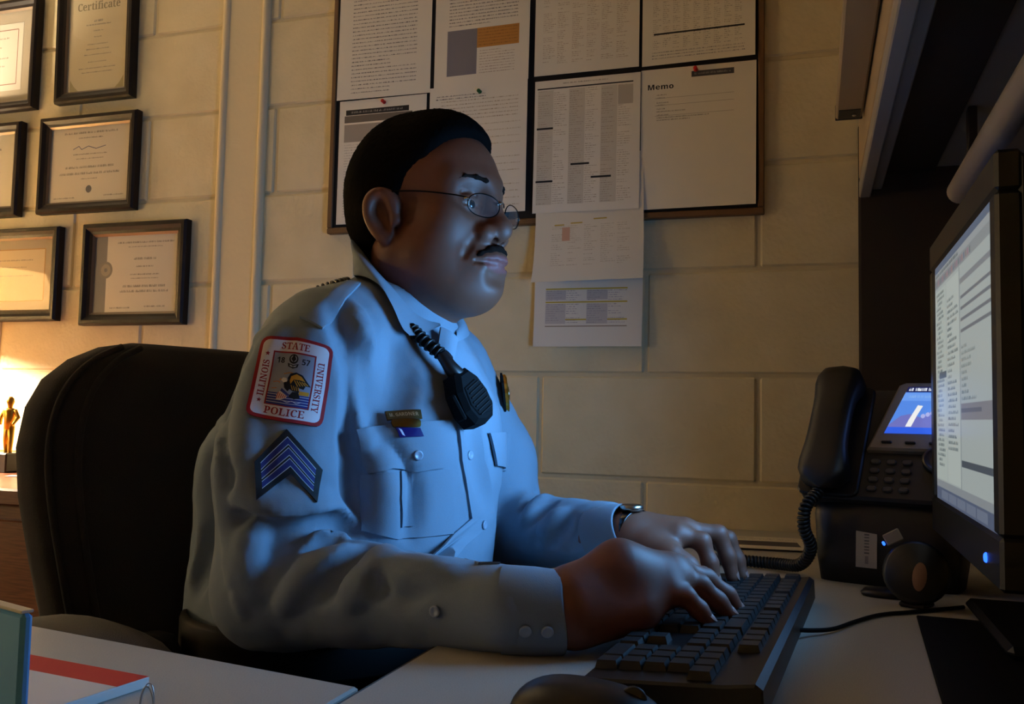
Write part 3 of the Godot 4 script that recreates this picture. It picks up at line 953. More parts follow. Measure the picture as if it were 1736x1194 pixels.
func keyboard():
	# keys run away from the officer along x, from far (left hand) to near (right hand) along z
	var k := thing("computer_keyboard", "black full size keyboard under the officer's hands", "keyboard", Vector3(-0.088, 0.7255, 0.918), deg_to_rad(-4))
	k.rotation.z = deg_to_rad(3.5)
	part("case", prism_mesh([Vector2(-0.060, 0.0), Vector2(0.073, -0.004), Vector2(0.073, 0.016), Vector2(0.068, 0.020), Vector2(0.046, 0.018), Vector2(-0.055, 0.017), Vector2(-0.060, 0.013)], -0.238, 0.238, 0.002), M.black_plastic, k, at(0, 0.0035, 0))
	var shapes := {}
	var km: StandardMaterial3D = sm("key_plastic", Color(0.05, 0.05, 0.053), 0.55)
	var rows := [-0.0455, -0.027, -0.0085, 0.010, 0.0285, 0.051]
	for r in 6:
		var list := []      # [start, width] in key units, 0 to 22.5
		match r:
			0: list = [[0, 1.25], [1.25, 1.25], [2.5, 1.25], [3.75, 6.25], [10, 1.25], [11.25, 1.25], [12.5, 1.25], [13.75, 1.25], [15.25, 1], [16.25, 1], [17.25, 1], [18.5, 2], [20.5, 1]]
			1: list = [[0, 2.25]] + _run(2.25, 10) + [[12.25, 2.75], [16.25, 1]] + _run(18.5, 3)
			2: list = [[0, 1.75]] + _run(1.75, 11) + [[12.75, 2.25]] + _run(18.5, 3)
			3: list = [[0, 1.5]] + _run(1.5, 12) + [[13.5, 1.5]] + _run(15.25, 3) + _run(18.5, 3)
			4: list = _run(0, 13) + [[13, 2]] + _run(15.25, 3) + _run(18.5, 4)
			5: list = [[0, 1]] + _run(2, 4) + _run(6.5, 4) + _run(11, 4) + _run(15.25, 3)
		for key in list:
			var w: float = key[1] * 0.0204
			var id := "%.2f" % key[1]
			if not shapes.has(id):
				var m := MB.new()
				var a := Vector3(0.0089, 0, w / 2 - 0.0006)
				var b := Vector3(0.0072, 0.0062, w / 2 - 0.0024)
				for e in [[Vector3(1, 0, 1), Vector3(1, 0, -1)], [Vector3(1, 0, -1), Vector3(-1, 0, -1)], [Vector3(-1, 0, -1), Vector3(-1, 0, 1)], [Vector3(-1, 0, 1), Vector3(1, 0, 1)]]:
					m.quad(a * e[0], a * e[1], b * e[1] + Vector3(0, b.y, 0), b * e[0] + Vector3(0, b.y, 0))
				m.quad(b * Vector3(-1, 0, 1) + Vector3(0, b.y, 0), b * Vector3(1, 0, 1) + Vector3(0, b.y, 0), b * Vector3(1, 0, -1) + Vector3(0, b.y, 0), b * Vector3(-1, 0, -1) + Vector3(0, b.y, 0))
				shapes[id] = m.mesh()
			part("key", shapes[id], km, k, at(rows[r], 0.0205 + 0.0003 * r, -0.229 + key[0] * 0.0204 + w / 2))
	part("indicator_light", box_mesh(Vector3(0.004, 0.0014, 0.0045), 0.0005), M.led_blue, k, at(0.056, 0.0240, 0.110), "blue lock light")

func _run(from: float, n: int) -> Array:
	var out := []
	for i in n:
		out.append([from + i, 1.0])
	return out

func phone():
	var p := thing("desk_phone", "black desk phone with a handset and a lit colour screen on a stand", "phone", Vector3(0.004, 0.725, 0.488), deg_to_rad(-17))
	# stand
	part("stand", loft([[Vector3(0.095, 0.0, -0.005), Vector3(0.085, 0, 0), Vector3(0, 0, 0.040)], [Vector3(0.095, 0.03, -0.006), Vector3(0.089, 0, 0), Vector3(0, 0, 0.046)], [Vector3(0.095, 0.085, -0.010), Vector3(0.092, 0, 0), Vector3(0, 0, 0.052)], [Vector3(0.095, 0.112, -0.03), Vector3(0.093, 0, 0), Vector3(0, 0, 0.06)]], 28, 0.35), M.black_plastic, p)
	part("asset_label", box_mesh(Vector3(0.026, 0.058, 0.001), 0.0002), label_mat(), p, place(Vector3(0.075, 0.052, 0.0415), Vector3(-3, 0, 0)), "white label with faint print")
	# body: a slab leaning back; local y runs up the face
	var b := Node3D.new()
	b.name = "body"
	p.add_child(b)
	b.transform = Transform3D(Basis(Vector3.RIGHT, deg_to_rad(-35)) * Basis.from_scale(Vector3(1, 0.88, 1)), Vector3(-0.012, 0.110, 0.044))
	part("casing", prism_mesh(Array(rounded_rect(0.205, 0.20, 0.014)), -0.03, 0.0, 0.004), M.dark_grey_plastic, b, at(0.1025, 0.10, 0))
	part("screen_surround", prism_mesh([Vector2(0.080, 0.080), Vector2(0.203, 0.080), Vector2(0.203, 0.205), Vector2(0.116, 0.205), Vector2(0.108, 0.200)], 0.0, 0.010, 0.003), M.grey_plastic, b)
	var q := MB.new()
	q.quad(Vector3(0.099, 0.108, 0), Vector3(0.195, 0.108, 0), Vector3(0.195, 0.195, 0), Vector3(0.121, 0.195, 0), Vector2(0, 1), Vector2(1, 1), Vector2(1, 0), Vector2(0.17, 0))
	var im := blank(240, 150, Color(0.32, 0.55, 0.95))
	im.fill_rect(Rect2i(0, 0, 240, 18), Color(0.10, 0.13, 0.35))
	typed(im, 45, 150, 4, 10, Color(0.95, 0.97, 1.0))
	im.fill_rect(Rect2i(0, 20, 240, 26), Color(0.45, 0.66, 1.0))
	typed(im, 50, 150, 28, 8, Color(0.55, 0.74, 1.0))
	im.fill_rect(Rect2i(0, 46, 240, 84), Color(0.36, 0.58, 0.96))
	fill_poly(im, PackedVector2Array([Vector2(0, 130), Vector2(40, 95), Vector2(70, 88), Vector2(110, 100), Vector2(150, 66), Vector2(240, 50), Vector2(240, 130)]), Color(0.46, 0.48, 0.80))
	fill_poly(im, PackedVector2Array([Vector2(62, 128), Vector2(88, 60), Vector2(106, 62), Vector2(80, 128)]), Color(1, 1, 1))
	for x in range(112, 236, 14):
		fill_poly(im, circle(Vector2(x, 84 + (x % 5) * 5), 7), Color(0.72, 0.74, 0.95))
	im.fill_rect(Rect2i(150, 96, 60, 30), Color(0.62, 0.66, 0.92))
	im.fill_rect(Rect2i(0, 130, 240, 20), Color(0.20, 0.40, 0.95))
	var sm2 := picture(im, 0.2)
	sm2.resource_name = "phone_screen"
	sm2.emission_enabled = true
	sm2.emission_texture = sm2.albedo_texture
	sm2.emission = Color(0, 0, 0)
	sm2.emission_energy_multiplier = 0.85
	sm2.albedo_texture = null
	sm2.albedo_color = Color(0.02, 0.02, 0.03)
	part("screen", q.mesh(), sm2, b, at(0, 0, 0.0108), "lit blue phone screen")
	var pl := OmniLight3D.new()
	pl.name = "phone_screen_light"
	pl.light_color = Color(0.4, 0.6, 1.0)
	pl.light_energy = 0.0022
	pl.light_size = 0.04
	pl.shadow_enabled = true
	pl.position = Vector3(0.165, 0.157, 0.035)
	b.add_child(pl)
	for i in 3:
		part("soft_key", box_mesh(Vector3(0.013, 0.004, 0.004), 0.001), M.black_plastic, b, at(0.104 + i * 0.029, 0.092, 0.0108))
	part("navigation_ring", lathe_mesh([Vector2(0.0, 0), Vector2(0.023, 0), Vector2(0.023, 0.007), Vector2(0.020, 0.0085), Vector2(0.0185, 0.007), Vector2(0.010, 0.006), Vector2(0.009, 0.009), Vector2(0.0, 0.0095)], 28), M.dark_key if M.has("dark_key") else sm("dark_key", Color(0.22, 0.20, 0.18), 0.3), b, place(Vector3(0.172, 0.066, 0.004), Vector3(90, 0, 0)))
	var key := prism_mesh(Array(rounded_rect(0.0125, 0.0085, 0.004)), 0.0, 0.004, 0.0012)
	var kr := sm("phone_key", Color(0.27, 0.25, 0.23), 0.4)
	for r in 4:
		for c in 3:
			part("dial_key", key, kr, b, at(0.092 + c * 0.0195, 0.017 + r * 0.0155, 0.0))
	for r in 3:
		part("function_key", key, kr, b, at(0.190, 0.012 + r * 0.012, 0.0))
	# handset lying in its cradle at the left
	var hs := []
	for i in 17:
		var t := i / 16.0
		var y := -0.006 + 0.226 * t
		var endk := pow(maxf(0.0, 1.0 - pow(absf(2 * t - 1), 7.0)), 0.5)
		var ends := maxf(exp(-pow((t - 0.12) / 0.14, 2)), exp(-pow((t - 0.88) / 0.14, 2)))
		hs.append([Vector3(0.036, y, 0.024 + 0.012 * (1.0 - ends)), Vector3((0.026 + 0.008 * ends) * endk, 0, 0), Vector3(0, 0, (0.014 + 0.011 * ends) * endk)])
	part("handset", loft(hs, 22, 0.62), M.black_plastic, b, Transform3D.IDENTITY, "black handset resting on its cradle")
	part("cradle", prism_mesh(Array(rounded_rect(0.078, 0.20, 0.012)), 0.0, 0.006, 0.002), M.black_plastic, b, at(0.038, 0.10, 0))
	# coiled cord from the handset down to the desk
	var path := spline([Vector3(0.006, 0.842, 0.548), Vector3(-0.010, 0.822, 0.562), Vector3(-0.012, 0.795, 0.560), Vector3(-0.004, 0.768, 0.545), Vector3(-0.018, 0.742, 0.52), Vector3(-0.05, 0.736, 0.485), Vector3(-0.095, 0.735, 0.47), Vector3(-0.15, 0.735, 0.47)], 22)
	# even steps along the helix
	var even := PackedVector3Array()
	var total := 0.0
	for i in path.size() - 1:
		total += path[i].distance_to(path[i + 1])
	var steps := int(total / 0.0052 * 9)
	var acc := 0.0
	var seg := 0
	var seg0 := 0.0
	var nx := Vector3.RIGHT
	for s in steps:
		var dist := total * s / steps
		while seg < path.size() - 2 and seg0 + path[seg].distance_to(path[seg + 1]) < dist:
			seg0 += path[seg].distance_to(path[seg + 1])
			seg += 1
		var d := path[seg + 1] - path[seg]
		var dn := d.normalized()
		nx = (nx - dn * nx.dot(dn)).normalized()
		var ny := dn.cross(nx)
		acc = dist / 0.0052 * TAU
		even.append(path[seg] + dn * (dist - seg0) + (nx * cos(acc) + ny * sin(acc)) * 0.0064)
	var cord := part("handset_cord", tube_mesh(even, 0.0023, 6), M.black_plastic, null)
	tag(cord, "black coiled cord running from the phone handset to the desk", "cord")

func label_mat() -> StandardMaterial3D:
	var im := blank(60, 120, Color(0.66, 0.63, 0.58))
	for k in 9:
		im.fill_rect(Rect2i(24, 16 + k * 8, 14, 4 - k % 2), Color(0.36, 0.35, 0.34))
	im.fill_rect(Rect2i(26, 90, 10, 20), Color(0.5, 0.48, 0.46))
	return picture(im, 0.6)

func overhead():
	# dark fabric panel on the back wall right of the blocks
	var pn := part("fabric_panel", box_mesh(Vector3(1.11, 0.76, 0.024), 0.004), M.panel_fabric, null, at(0.6345, 1.107, 0.0135))
	tag(pn, "dark fabric panel against the wall behind phone and monitor", "panel")
	var c := thing("overhead_cabinet", "grey overhead cabinet seen from below at the upper right", "cabinet", Vector3(0.08, 1.346, 0.03))
	part("front_edge", box_mesh(Vector3(0.020, 0.03, 1.24), 0.002), M.cabinet_paint, c, at(0.010, 0.015, 0.62))
	part("inner_edge", box_mesh(Vector3(0.018, 0.022, 1.24), 0.002), M.cabinet_paint, c, at(0.0305, 0.025, 0.62))
	part("door", box_mesh(Vector3(0.018, 0.46, 1.24), 0.002), M.cabinet_door, c, at(0.009, 0.265, 0.62))
	part("pull_rail", box_mesh(Vector3(0.042, 0.026, 1.05), 0.003), M.cabinet_door, c, at(-0.0235, 0.108, 0.70))
	part("rail_cap", box_mesh(Vector3(0.043, 0.027, 0.003), 0.001), M.dark_grey_plastic, c, at(-0.0235, 0.108, 0.173))
	part("rail_socket", box_mesh(Vector3(0.034, 0.002, 0.045), 0.0005), M.black_plastic, c, at(-0.0235, 0.0948, 0.203))
	part("screw", lathe_mesh([Vector2(0, 0), Vector2(0.004, 0), Vector2(0.003, 0.0018), Vector2(0, 0.002)], 12), M.steel, c, place(Vector3(-0.016, 0.0938, 0.200), Vector3(180, 0, 0)))
	part("recess", box_mesh(Vector3(0.09, 0.02, 1.24), 0.001), M.cabinet_dark, c, at(0.083, 0.052, 0.62))
	part("bottom_panel", box_mesh(Vector3(0.90, 0.02, 1.24), 0.001), M.cabinet_paint, c, at(0.57, 0.060, 0.62))
	part("top_panel", box_mesh(Vector3(1.02, 0.02, 1.24), 0.001), M.cabinet_paint, c, at(0.51, 0.485, 0.62))
	part("end_panel", box_mesh(Vector3(1.0, 0.42, 0.018), 0.001), M.cabinet_paint, c, at(0.52, 0.27, 1.229))
	var t := thing("task_light", "unlit tube shaped task light under the overhead cabinet", "task light", Vector3(0.212, 1.286, 0))
	part("tube", tube_mesh(PackedVector3Array([Vector3(0, 0, 0.30), Vector3(0, 0, 1.0)]), 0.019, 20), M.cabinet_paint, t)
	for z in [0.36, 0.94]:
		part("bracket", box_mesh(Vector3(0.012, 0.10, 0.02), 0.001), M.cabinet_dark, t, at(0.008, 0.0585, z))

# ---------------------------------------------------------------- behind the chair: credenza, lamp, trophy
func build_left_side():
	var c := thing("credenza", "reddish brown wooden credenza against the wall behind the chair", "cabinet", Vector3(-2.1, 0, 0.235))
	part("top", box_mesh(Vector3(1.95, 0.032, 0.46), 0.004), M.cherry_wood, c, at(0, 0.759, 0))
	part("carcass", box_mesh(Vector3(1.91, 0.742, 0.42), 0.002), M.cherry_wood, c, at(0, 0.371, -0.01))
	for i in 4:
		var d := part("door", box_mesh(Vector3(0.47, 0.66, 0.018), 0.003), M.cherry_wood, c, at(-0.714 + i * 0.476, 0.385, 0.2085))
		part("knob", lathe_mesh([Vector2(0, 0), Vector2(0.006, 0), Vector2(0.005, 0.012), Vector2(0.012, 0.018), Vector2(0.010, 0.025), Vector2(0, 0.026)], 14), M.brass, d, place(Vector3(0.2 if i % 2 == 0 else -0.2, 0.2, 0.009), Vector3(90, 0, 0)))
	# lamp, just outside the left edge of the picture
	var l := thing("table_lamp", "lit table lamp with a cloth shade on the credenza", "lamp", Vector3(-2.25, 0.775, 0.29))
	part("base", lathe_mesh([Vector2(0, 0), Vector2(0.075, 0), Vector2(0.075, 0.012), Vector2(0.03, 0.03), Vector2(0.045, 0.09), Vector2(0.05, 0.14), Vector2(0.03, 0.20), Vector2(0.012, 0.22), Vector2(0.010, 0.34), Vector2(0, 0.34)], 28), M.brass, l)
	var shade := MB.new()
	shade.lathe(PackedVector2Array([Vector2(0.17, 0.335), Vector2(0.10, 0.545), Vector2(0.098, 0.545), Vector2(0.168, 0.335), Vector2(0.17, 0.335)]), 40)
	var sh := sm("lamp_shade_cloth", Color(0.93, 0.87, 0.74), 0.9)
	sh.backlight_enabled = true
	sh.backlight = Color(1.0, 0.95, 0.84)
	part("shade", shade.mesh(), sh, l)
	var bm := sm("bulb_glass", Color(1, 0.95, 0.85), 0.3)
	bm.emission_enabled = true
	bm.emission = Color(1.0, 0.88, 0.68)
	bm.emission_energy_multiplier = 12.0
	part("bulb", lathe_mesh([Vector2(0, 0), Vector2(0.012, 0.0), Vector2(0.014, 0.02), Vector2(0.030, 0.055), Vector2(0.026, 0.08), Vector2(0.0, 0.09)], 20), bm, l, at(0, 0.345, 0))
	var o := OmniLight3D.new()
	o.name = "lamp_light"
	o.light_color = Color(1.0, 0.915, 0.775)
	o.light_energy = LAMP_ENERGY
	o.light_size = 0.03
	o.omni_range = 8.0
	o.omni_attenuation = 2.0
	o.shadow_enabled = true
	o.position = Vector3(0, 0.40, 0)
	l.add_child(o)
	# a floor lamp further to the left, beside the viewer
	var fl := thing("floor_lamp", "low lit floor lamp with a round cloth shade left of the desk return", "lamp", Vector3(-2.75, 0, 1.75))
	part("base", lathe_mesh([Vector2(0, 0), Vector2(0.14, 0), Vector2(0.14, 0.015), Vector2(0.03, 0.03), Vector2(0.012, 0.05), Vector2(0.012, 1.02), Vector2(0, 1.02)], 28), M.brass, fl)
	var fs := MB.new()
	fs.lathe(PackedVector2Array([Vector2(0.18, 0.96), Vector2(0.13, 1.19), Vector2(0.128, 1.19), Vector2(0.178, 0.96), Vector2(0.18, 0.96)]), 40)
	var fm: StandardMaterial3D = sh.duplicate()
	fm.emission_enabled = true
	fm.emission = Color(1.0, 0.88, 0.68)
	fm.emission_energy_multiplier = 0.5
	part("shade", fs.mesh(), fm, fl)
	var fo := OmniLight3D.new()
	fo.name = "floor_lamp_light"
	fo.light_color = Color(1.0, 0.915, 0.775)
	fo.light_energy = FLOOR_LAMP_ENERGY
	fo.light_size = 0.10
	fo.omni_range = 8.0
	fo.omni_attenuation = 2.0
	fo.shadow_enabled = true
	fo.position = Vector3(0, 1.09, 0)
	fl.add_child(fo)
	# trophy figure
	var t := thing("trophy", "small golden figure trophy on a dark base by the lamp", "trophy", Vector3(-1.79, 0.775, 0.13))
	part("plinth", box_mesh(Vector3(0.075, 0.045, 0.06), 0.003), sm("trophy_wood", Color(0.10, 0.055, 0.035), 0.35), t, at(-0.012, 0.0225, 0))
	part("figure", trophy_figure(), M.gold, t, at(-0.002, 0.045, 0))
	var cd := part("name_card", box_mesh(Vector3(0.05, 0.0012, 0.03), 0.0003), M.paper, null, place(Vector3(-1.66, 0.7758, 0.22), Vector3(0, 20, 0)))
	tag(cd, "small white card lying on the credenza beside the chair", "card")

func trophy_figure() -> ArrayMesh:
	var m := MB.new()
	m.tube(PackedVector3Array([Vector3(0.010, 0.0, 0.004), Vector3(0.009, 0.028, 0.002), Vector3(0.005, 0.060, 0)]), [0.0045, 0.006, 0.009], 10)
	m.tube(PackedVector3Array([Vector3(-0.010, 0.0, -0.004), Vector3(-0.008, 0.028, 0.0), Vector3(-0.004, 0.060, 0)]), [0.0045, 0.006, 0.009], 10)
	m.tube(PackedVector3Array([Vector3(0, 0.055, 0), Vector3(0, 0.075, 0), Vector3(0, 0.098, 0), Vector3(0, 0.104, 0)]), [0.012, 0.012, 0.016, 0.008], 12)
	m.tube(PackedVector3Array([Vector3(0, 0.100, 0), Vector3(0, 0.110, 0), Vector3(0, 0.118, 0), Vector3(0, 0.126, 0), Vector3(0, 0.131, 0)]), [0.005, 0.006, 0.009, 0.008, 0.003], 12)
	m.tube(PackedVector3Array([Vector3(0.015, 0.099, 0), Vector3(0.026, 0.082, 0), Vector3(0.019, 0.066, 0.008)]), [0.005, 0.0045, 0.003], 8)
	m.tube(PackedVector3Array([Vector3(-0.015, 0.099, 0), Vector3(-0.026, 0.082, 0), Vector3(-0.018, 0.066, 0.008)]), [0.005, 0.0045, 0.003], 8)
	return m.mesh()

# ---------------------------------------------------------------- the chair
func build_chair():
	var c := thing("office_chair", "high backed office chair in dark cloth behind the officer", "chair", Vector3(-0.565, 0, 0.80), deg_to_rad(-20))
	# backrest: thick cushion, wider at the top, corners rounded
	var secs := []
	var hs := [[0.47, 0.165], [0.52, 0.185], [0.62, 0.205], [0.74, 0.228], [0.82, 0.243], [0.88, 0.248], [0.93, 0.240], [0.965, 0.222], [0.992, 0.192], [1.010, 0.155], [1.018, 0.115]]
	for h in hs:
		var y: float = h[0]
		var lean := -0.235 - 0.10 * (y - 0.5) - 0.02 * sin((y - 0.47) * 6.0)
		secs.append([Vector3(lean, y, 0), Vector3(0, 0, h[1]), Vector3(0.048 if y < 0.975 else 0.048 * sqrt(maxf(0.02, (1.022 - y) / 0.047)), 0, 0)])
	part("backrest", loft(secs, 40, 0.55), M.chair_fabric, c)
	# side bolsters with piping
	for s in [-1, 1]:
		var pth := []
		var pth2 := []
		for h in hs.slice(0, 10):
			var y: float = h[0]
			var lean := -0.235 - 0.10 * (y - 0.5) - 0.02 * sin((y - 0.47) * 6.0)
			pth.append(Vector3(lean + 0.044, y, s * (h[1] * 0.80)))
			pth2.append(Vector3(lean + 0.034, y, s * (h[1] * 0.93)))
		part("piping", tube_mesh(spline(pth, 4), 0.0045, 8), M.chair_fabric, c)
		part("piping", tube_mesh(spline(pth2, 4), 0.0045, 8), M.chair_fabric, c)
	# seat
	var ss := []
	for i in 12:
		var t := i / 11.0
		var k := pow(maxf(0.0, 1.0 - pow(absf(2 * t - 1), 6.0)), 0.5)
		ss.append([Vector3(-0.24 + 0.5 * t, 0.372, 0), Vector3(0, 0, 0.25 * maxf(k, 0.3)), Vector3(0, -0.045 * maxf(k, 0.2), 0)])
	part("seat", loft(ss, 28, 0.5), M.chair_fabric, c)
	for s in [-1, 1]:
		var a: Array = []
		for i in 10:
			var t := i / 9.0
			var k := pow(maxf(0.0, 1.0 - pow(absf(2 * t - 1), 4.0)), 0.5)
			a.append([Vector3(-0.19 + 0.30 * t, 0.682 + 0.012 * sin(t * PI), s * 0.285), Vector3(0, 0, 0.044 * maxf(k, 0.05)), Vector3(0, -0.02 * maxf(k, 0.05), 0)])
		part("armrest", loft(a, 20, 0.75), M.chair_fabric, c)
		part("arm_post", tube_mesh(spline([Vector3(-0.04, 0.67, s * 0.285), Vector3(-0.05, 0.55, s * 0.295), Vector3(-0.03, 0.44, s * 0.27), Vector3(0.0, 0.40, s * 0.20)], 5), 0.014, 10), M.black_plastic, c)
	part("back_bar", tube_mesh(spline([Vector3(-0.10, 0.385, 0), Vector3(-0.27, 0.39, 0), Vector3(-0.31, 0.50, 0), Vector3(-0.31, 0.62, 0)], 5), 0.02, 10), M.black_plastic, c)
	part("gas_column", lathe_mesh([Vector2(0, 0.09), Vector2(0.028, 0.09), Vector2(0.028, 0.25), Vector2(0.018, 0.26), Vector2(0.018, 0.39), Vector2(0, 0.39)], 18), M.black_plastic, c)
	for i in 5:
		var a := TAU * i / 5 + 0.3
		var d := Vector3(cos(a), 0, sin(a))
		var lg := part("leg", tube_mesh(PackedVector3Array([Vector3(0, 0.11, 0) + d * 0.02, Vector3(0, 0.10, 0) + d * 0.16, Vector3(0, 0.075, 0) + d * 0.29]), [0.022, 0.018, 0.014], 10), M.black_plastic, c)
		part("castor", lathe_mesh([Vector2(0, -0.022), Vector2(0.027, -0.022), Vector2(0.029, -0.012), Vector2(0.029, 0.012), Vector2(0.027, 0.022), Vector2(0, 0.022)], 16), M.black_matte, lg, Transform3D(Basis(Vector3.UP, -a) * Basis(Vector3.RIGHT, PI / 2), d * 0.285 + Vector3(0, 0.030, 0)))


# ---------------------------------------------------------------- smooth bodies
# A field of tapered capsules (kind 0) and ellipsoids (kind 1) joined with smooth minima and meshed as surface nets.
class Field:
	var kind := PackedInt32Array()
	var op := PackedInt32Array()
	var A := PackedVector3Array()
	var B := PackedVector3Array()
	var N := PackedVector3Array()
	var ra := PackedFloat32Array()
	var rb := PackedFloat32Array()
	var K := PackedFloat32Array()
	var S := PackedFloat32Array()
	var all := PackedInt32Array()
	var inv := PackedFloat32Array()
	# rows: kind, op, a(3), b(3), ra, rb, k [, n(3), s]
	func add(rows: Array):
		for r in rows:
			var a := Vector3(r[2], r[3], r[4])
			var b := Vector3(r[5], r[6], r[7])
			var n := Vector3.ZERO
			var s := 0.0
			var kd: int = r[0]
			if kd == 0:
				b -= a
				if r.size() > 11:
					kd = 2
					n = Vector3(r[11], r[12], r[13])
					s = 1.0 / r[14] - 1.0
					b += n * (b.dot(n) * s)
			kind.append(kd)
			op.append(r[1])
			A.append(a)
			B.append(b)
			inv.append(1.0 / b.length_squared() if b.length_squared() > 1e-12 else 0.0)
			ra.append(r[8])
			rb.append(r[9] - r[8])
			K.append(maxf(r[10], 1e-5))
			N.append(n)
			S.append(s)
			all.append(all.size())
	func one(i: int, p: Vector3) -> float:
		return at(p, PackedInt32Array([i]), true)
	func at(p: Vector3, list: PackedInt32Array, raw := false) -> float:
		var d := 1.0
		for i in list:
			var q := p - A[i]
			var e: float
			if kind[i] == 0:
				var ab := B[i]
				var t := clampf(q.dot(ab) * inv[i], 0.0, 1.0)
				e = (q - ab * t).length() - ra[i] - rb[i] * t
			elif kind[i] == 2:
				var n := N[i]
				var f := S[i]
				q += n * (q.dot(n) * f)
				var ab := B[i]
				var t := clampf(q.dot(ab) * inv[i], 0.0, 1.0)
				q -= ab * t
				var len := q.length()
				var g := q / maxf(len, 1e-6)
				g += n * (g.dot(n) * f)
				e = (len - ra[i] - rb[i] * t) / maxf(g.length(), 1e-6)
			else:
				var r := B[i]
				q /= r
				var k0 := q.length()
				e = k0 * (k0 - 1.0) / maxf((q / r).length(), 1e-6)
			if raw:
				return e
			var k := K[i]
			if op[i] == 0:
				var h := k - absf(d - e)
				d = minf(d, e)
				if h > 0.0:
					d -= h * h / (4.0 * k)
			else:
				var h := k - absf(d + e)
				d = maxf(d, -e)
				if h > 0.0:
					d += h * h / (4.0 * k)
		return d
	func grad(p: Vector3, list: PackedInt32Array, e := 0.0008) -> Vector3:
		var a := at(p + Vector3(e, -e, -e), list)
		var b := at(p + Vector3(-e, -e, e), list)
		var c := at(p + Vector3(-e, e, -e), list)
		var d := at(p + Vector3(e, e, e), list)
		return (Vector3(1, -1, -1) * a + Vector3(-1, -1, 1) * b + Vector3(-1, 1, -1) * c + Vector3(1, 1, 1) * d).normalized()
	# the shapes that matter within r of p
	func around(p: Vector3, r: float) -> PackedInt32Array:
		var out := PackedInt32Array()
		for i in all:
			if one(i, p) < r + K[i]:
				out.append(i)
		return out
	# march from p along dir to the surface
	func hit(p: Vector3, dir: Vector3, list: PackedInt32Array, far := 0.3) -> Vector3:
		var t := 0.0
		for i in 24:
			var d := at(p + dir * t, list)
			if d < 0.0003:
				break
			t += d * 0.9
			if t > far:
				break
		return p + dir * t
	# what shapes the surface inside a ball, nothing where the surface is not there
	func prune(mid: Vector3, R: float, from: PackedInt32Array) -> PackedInt32Array:
		var out := PackedInt32Array()
		var dm := at(mid, from)
		if absf(dm) > R * 2.2:
			return out
		for i in from:
			var e := one(i, mid)
			if e < (maxf(dm, 0.0) if op[i] == 0 else 0.0) + 2.8 * R + 2.0 * K[i]:
				out.append(i)
		return out
	func nets(lo: Vector3, hi: Vector3, h: float, mb: MB, xf := Transform3D.IDENTITY, noise: FastNoiseLite = null, amp := 0.0):
		var NB := 5
		var bs := h * NB
		var nb := Vector3i(((hi - lo) / bs).ceil())
		var nx := nb.x * NB + 2
		var ny := nb.y * NB + 2
		var cell := {}
		var edges := PackedInt32Array()
		var R := bs * 0.867 + h
		var first := mb.v.size()
		var vals := PackedFloat32Array()
		var W := NB + 1
		vals.resize(W * W * W)
		var off := PackedInt32Array([0, 1, W, W + 1, W * W, W * W + 1, W * W + W, W * W + W + 1])
		var cor := [Vector3(0, 0, 0), Vector3(1, 0, 0), Vector3(0, 1, 0), Vector3(1, 1, 0), Vector3(0, 0, 1), Vector3(1, 0, 1), Vector3(0, 1, 1), Vector3(1, 1, 1)]
		var eds := [[0, 1], [2, 3], [4, 5], [6, 7], [0, 2], [1, 3], [4, 6], [5, 7], [0, 4], [1, 5], [2, 6], [3, 7]]
		var RS := bs * 4 * 0.867 + h
		var supers := {}
		for bz in nb.z:
			for by in nb.y:
				for bx in nb.x:
					var sk := Vector3i(bx / 4, by / 4, bz / 4)
					if not supers.has(sk):
						supers[sk] = prune(lo + (Vector3(sk) + Vector3.ONE * 0.5) * bs * 4, RS, all)
					var wide: PackedInt32Array = supers[sk]
					if wide.is_empty():
						continue
					var o := lo + Vector3(bx, by, bz) * bs
					var list := prune(o + Vector3.ONE * (bs * 0.5), R, wide)
					if list.is_empty():
						continue
					var ok := false
					var neg := false
					var pos := false
					var q := 0
					for k in W:
						for j in W:
							for i in W:
								var val := at(o + Vector3(i, j, k) * h, list)
								vals[q] = val
								q += 1
								if val < 0.0:
									neg = true
								else:
									pos = true
					ok = neg and pos
					if not ok:
						continue
					for k in NB:
						for j in NB:
							for i in NB:
								var b := (k * W + j) * W + i
								var mask := 0
								for c in 8:
									if vals[b + off[c]] < 0.0:
										mask |= 1 << c
								if mask == 0 or mask == 255:
									continue
								var sum := Vector3.ZERO
								var cnt := 0
								for e in eds:
									var e0: int = e[0]
									var e1: int = e[1]
									if ((mask >> e0) & 1) != ((mask >> e1) & 1):
										var v0 := vals[b + off[e0]]
										var v1 := vals[b + off[e1]]
										sum += (cor[e0] as Vector3).lerp(cor[e1], v0 / (v0 - v1))
										cnt += 1
								var p := o + (Vector3(i, j, k) + sum / cnt) * h
								var n := grad(p, list)
								p -= n * clampf(at(p, list), -h, h)
								if noise != null:
									p += n * noise.get_noise_3dv(p) * amp
								var gi := bx * NB + i
								var gj := by * NB + j
								var gk := bz * NB + k
								var id := (gk * ny + gj) * nx + gi
								cell[id] = mb.vert(xf * p, xf.basis * n)
								var s0 := (mask & 1)
								if s0 != ((mask >> 1) & 1):
									edges.append_array(PackedInt32Array([id, 0, s0]))
								if s0 != ((mask >> 2) & 1):
									edges.append_array(PackedInt32Array([id, 1, s0]))
								if s0 != ((mask >> 4) & 1):
									edges.append_array(PackedInt32Array([id, 2, s0]))
		var sx := 1
		var sy := nx
		var sz := nx * ny
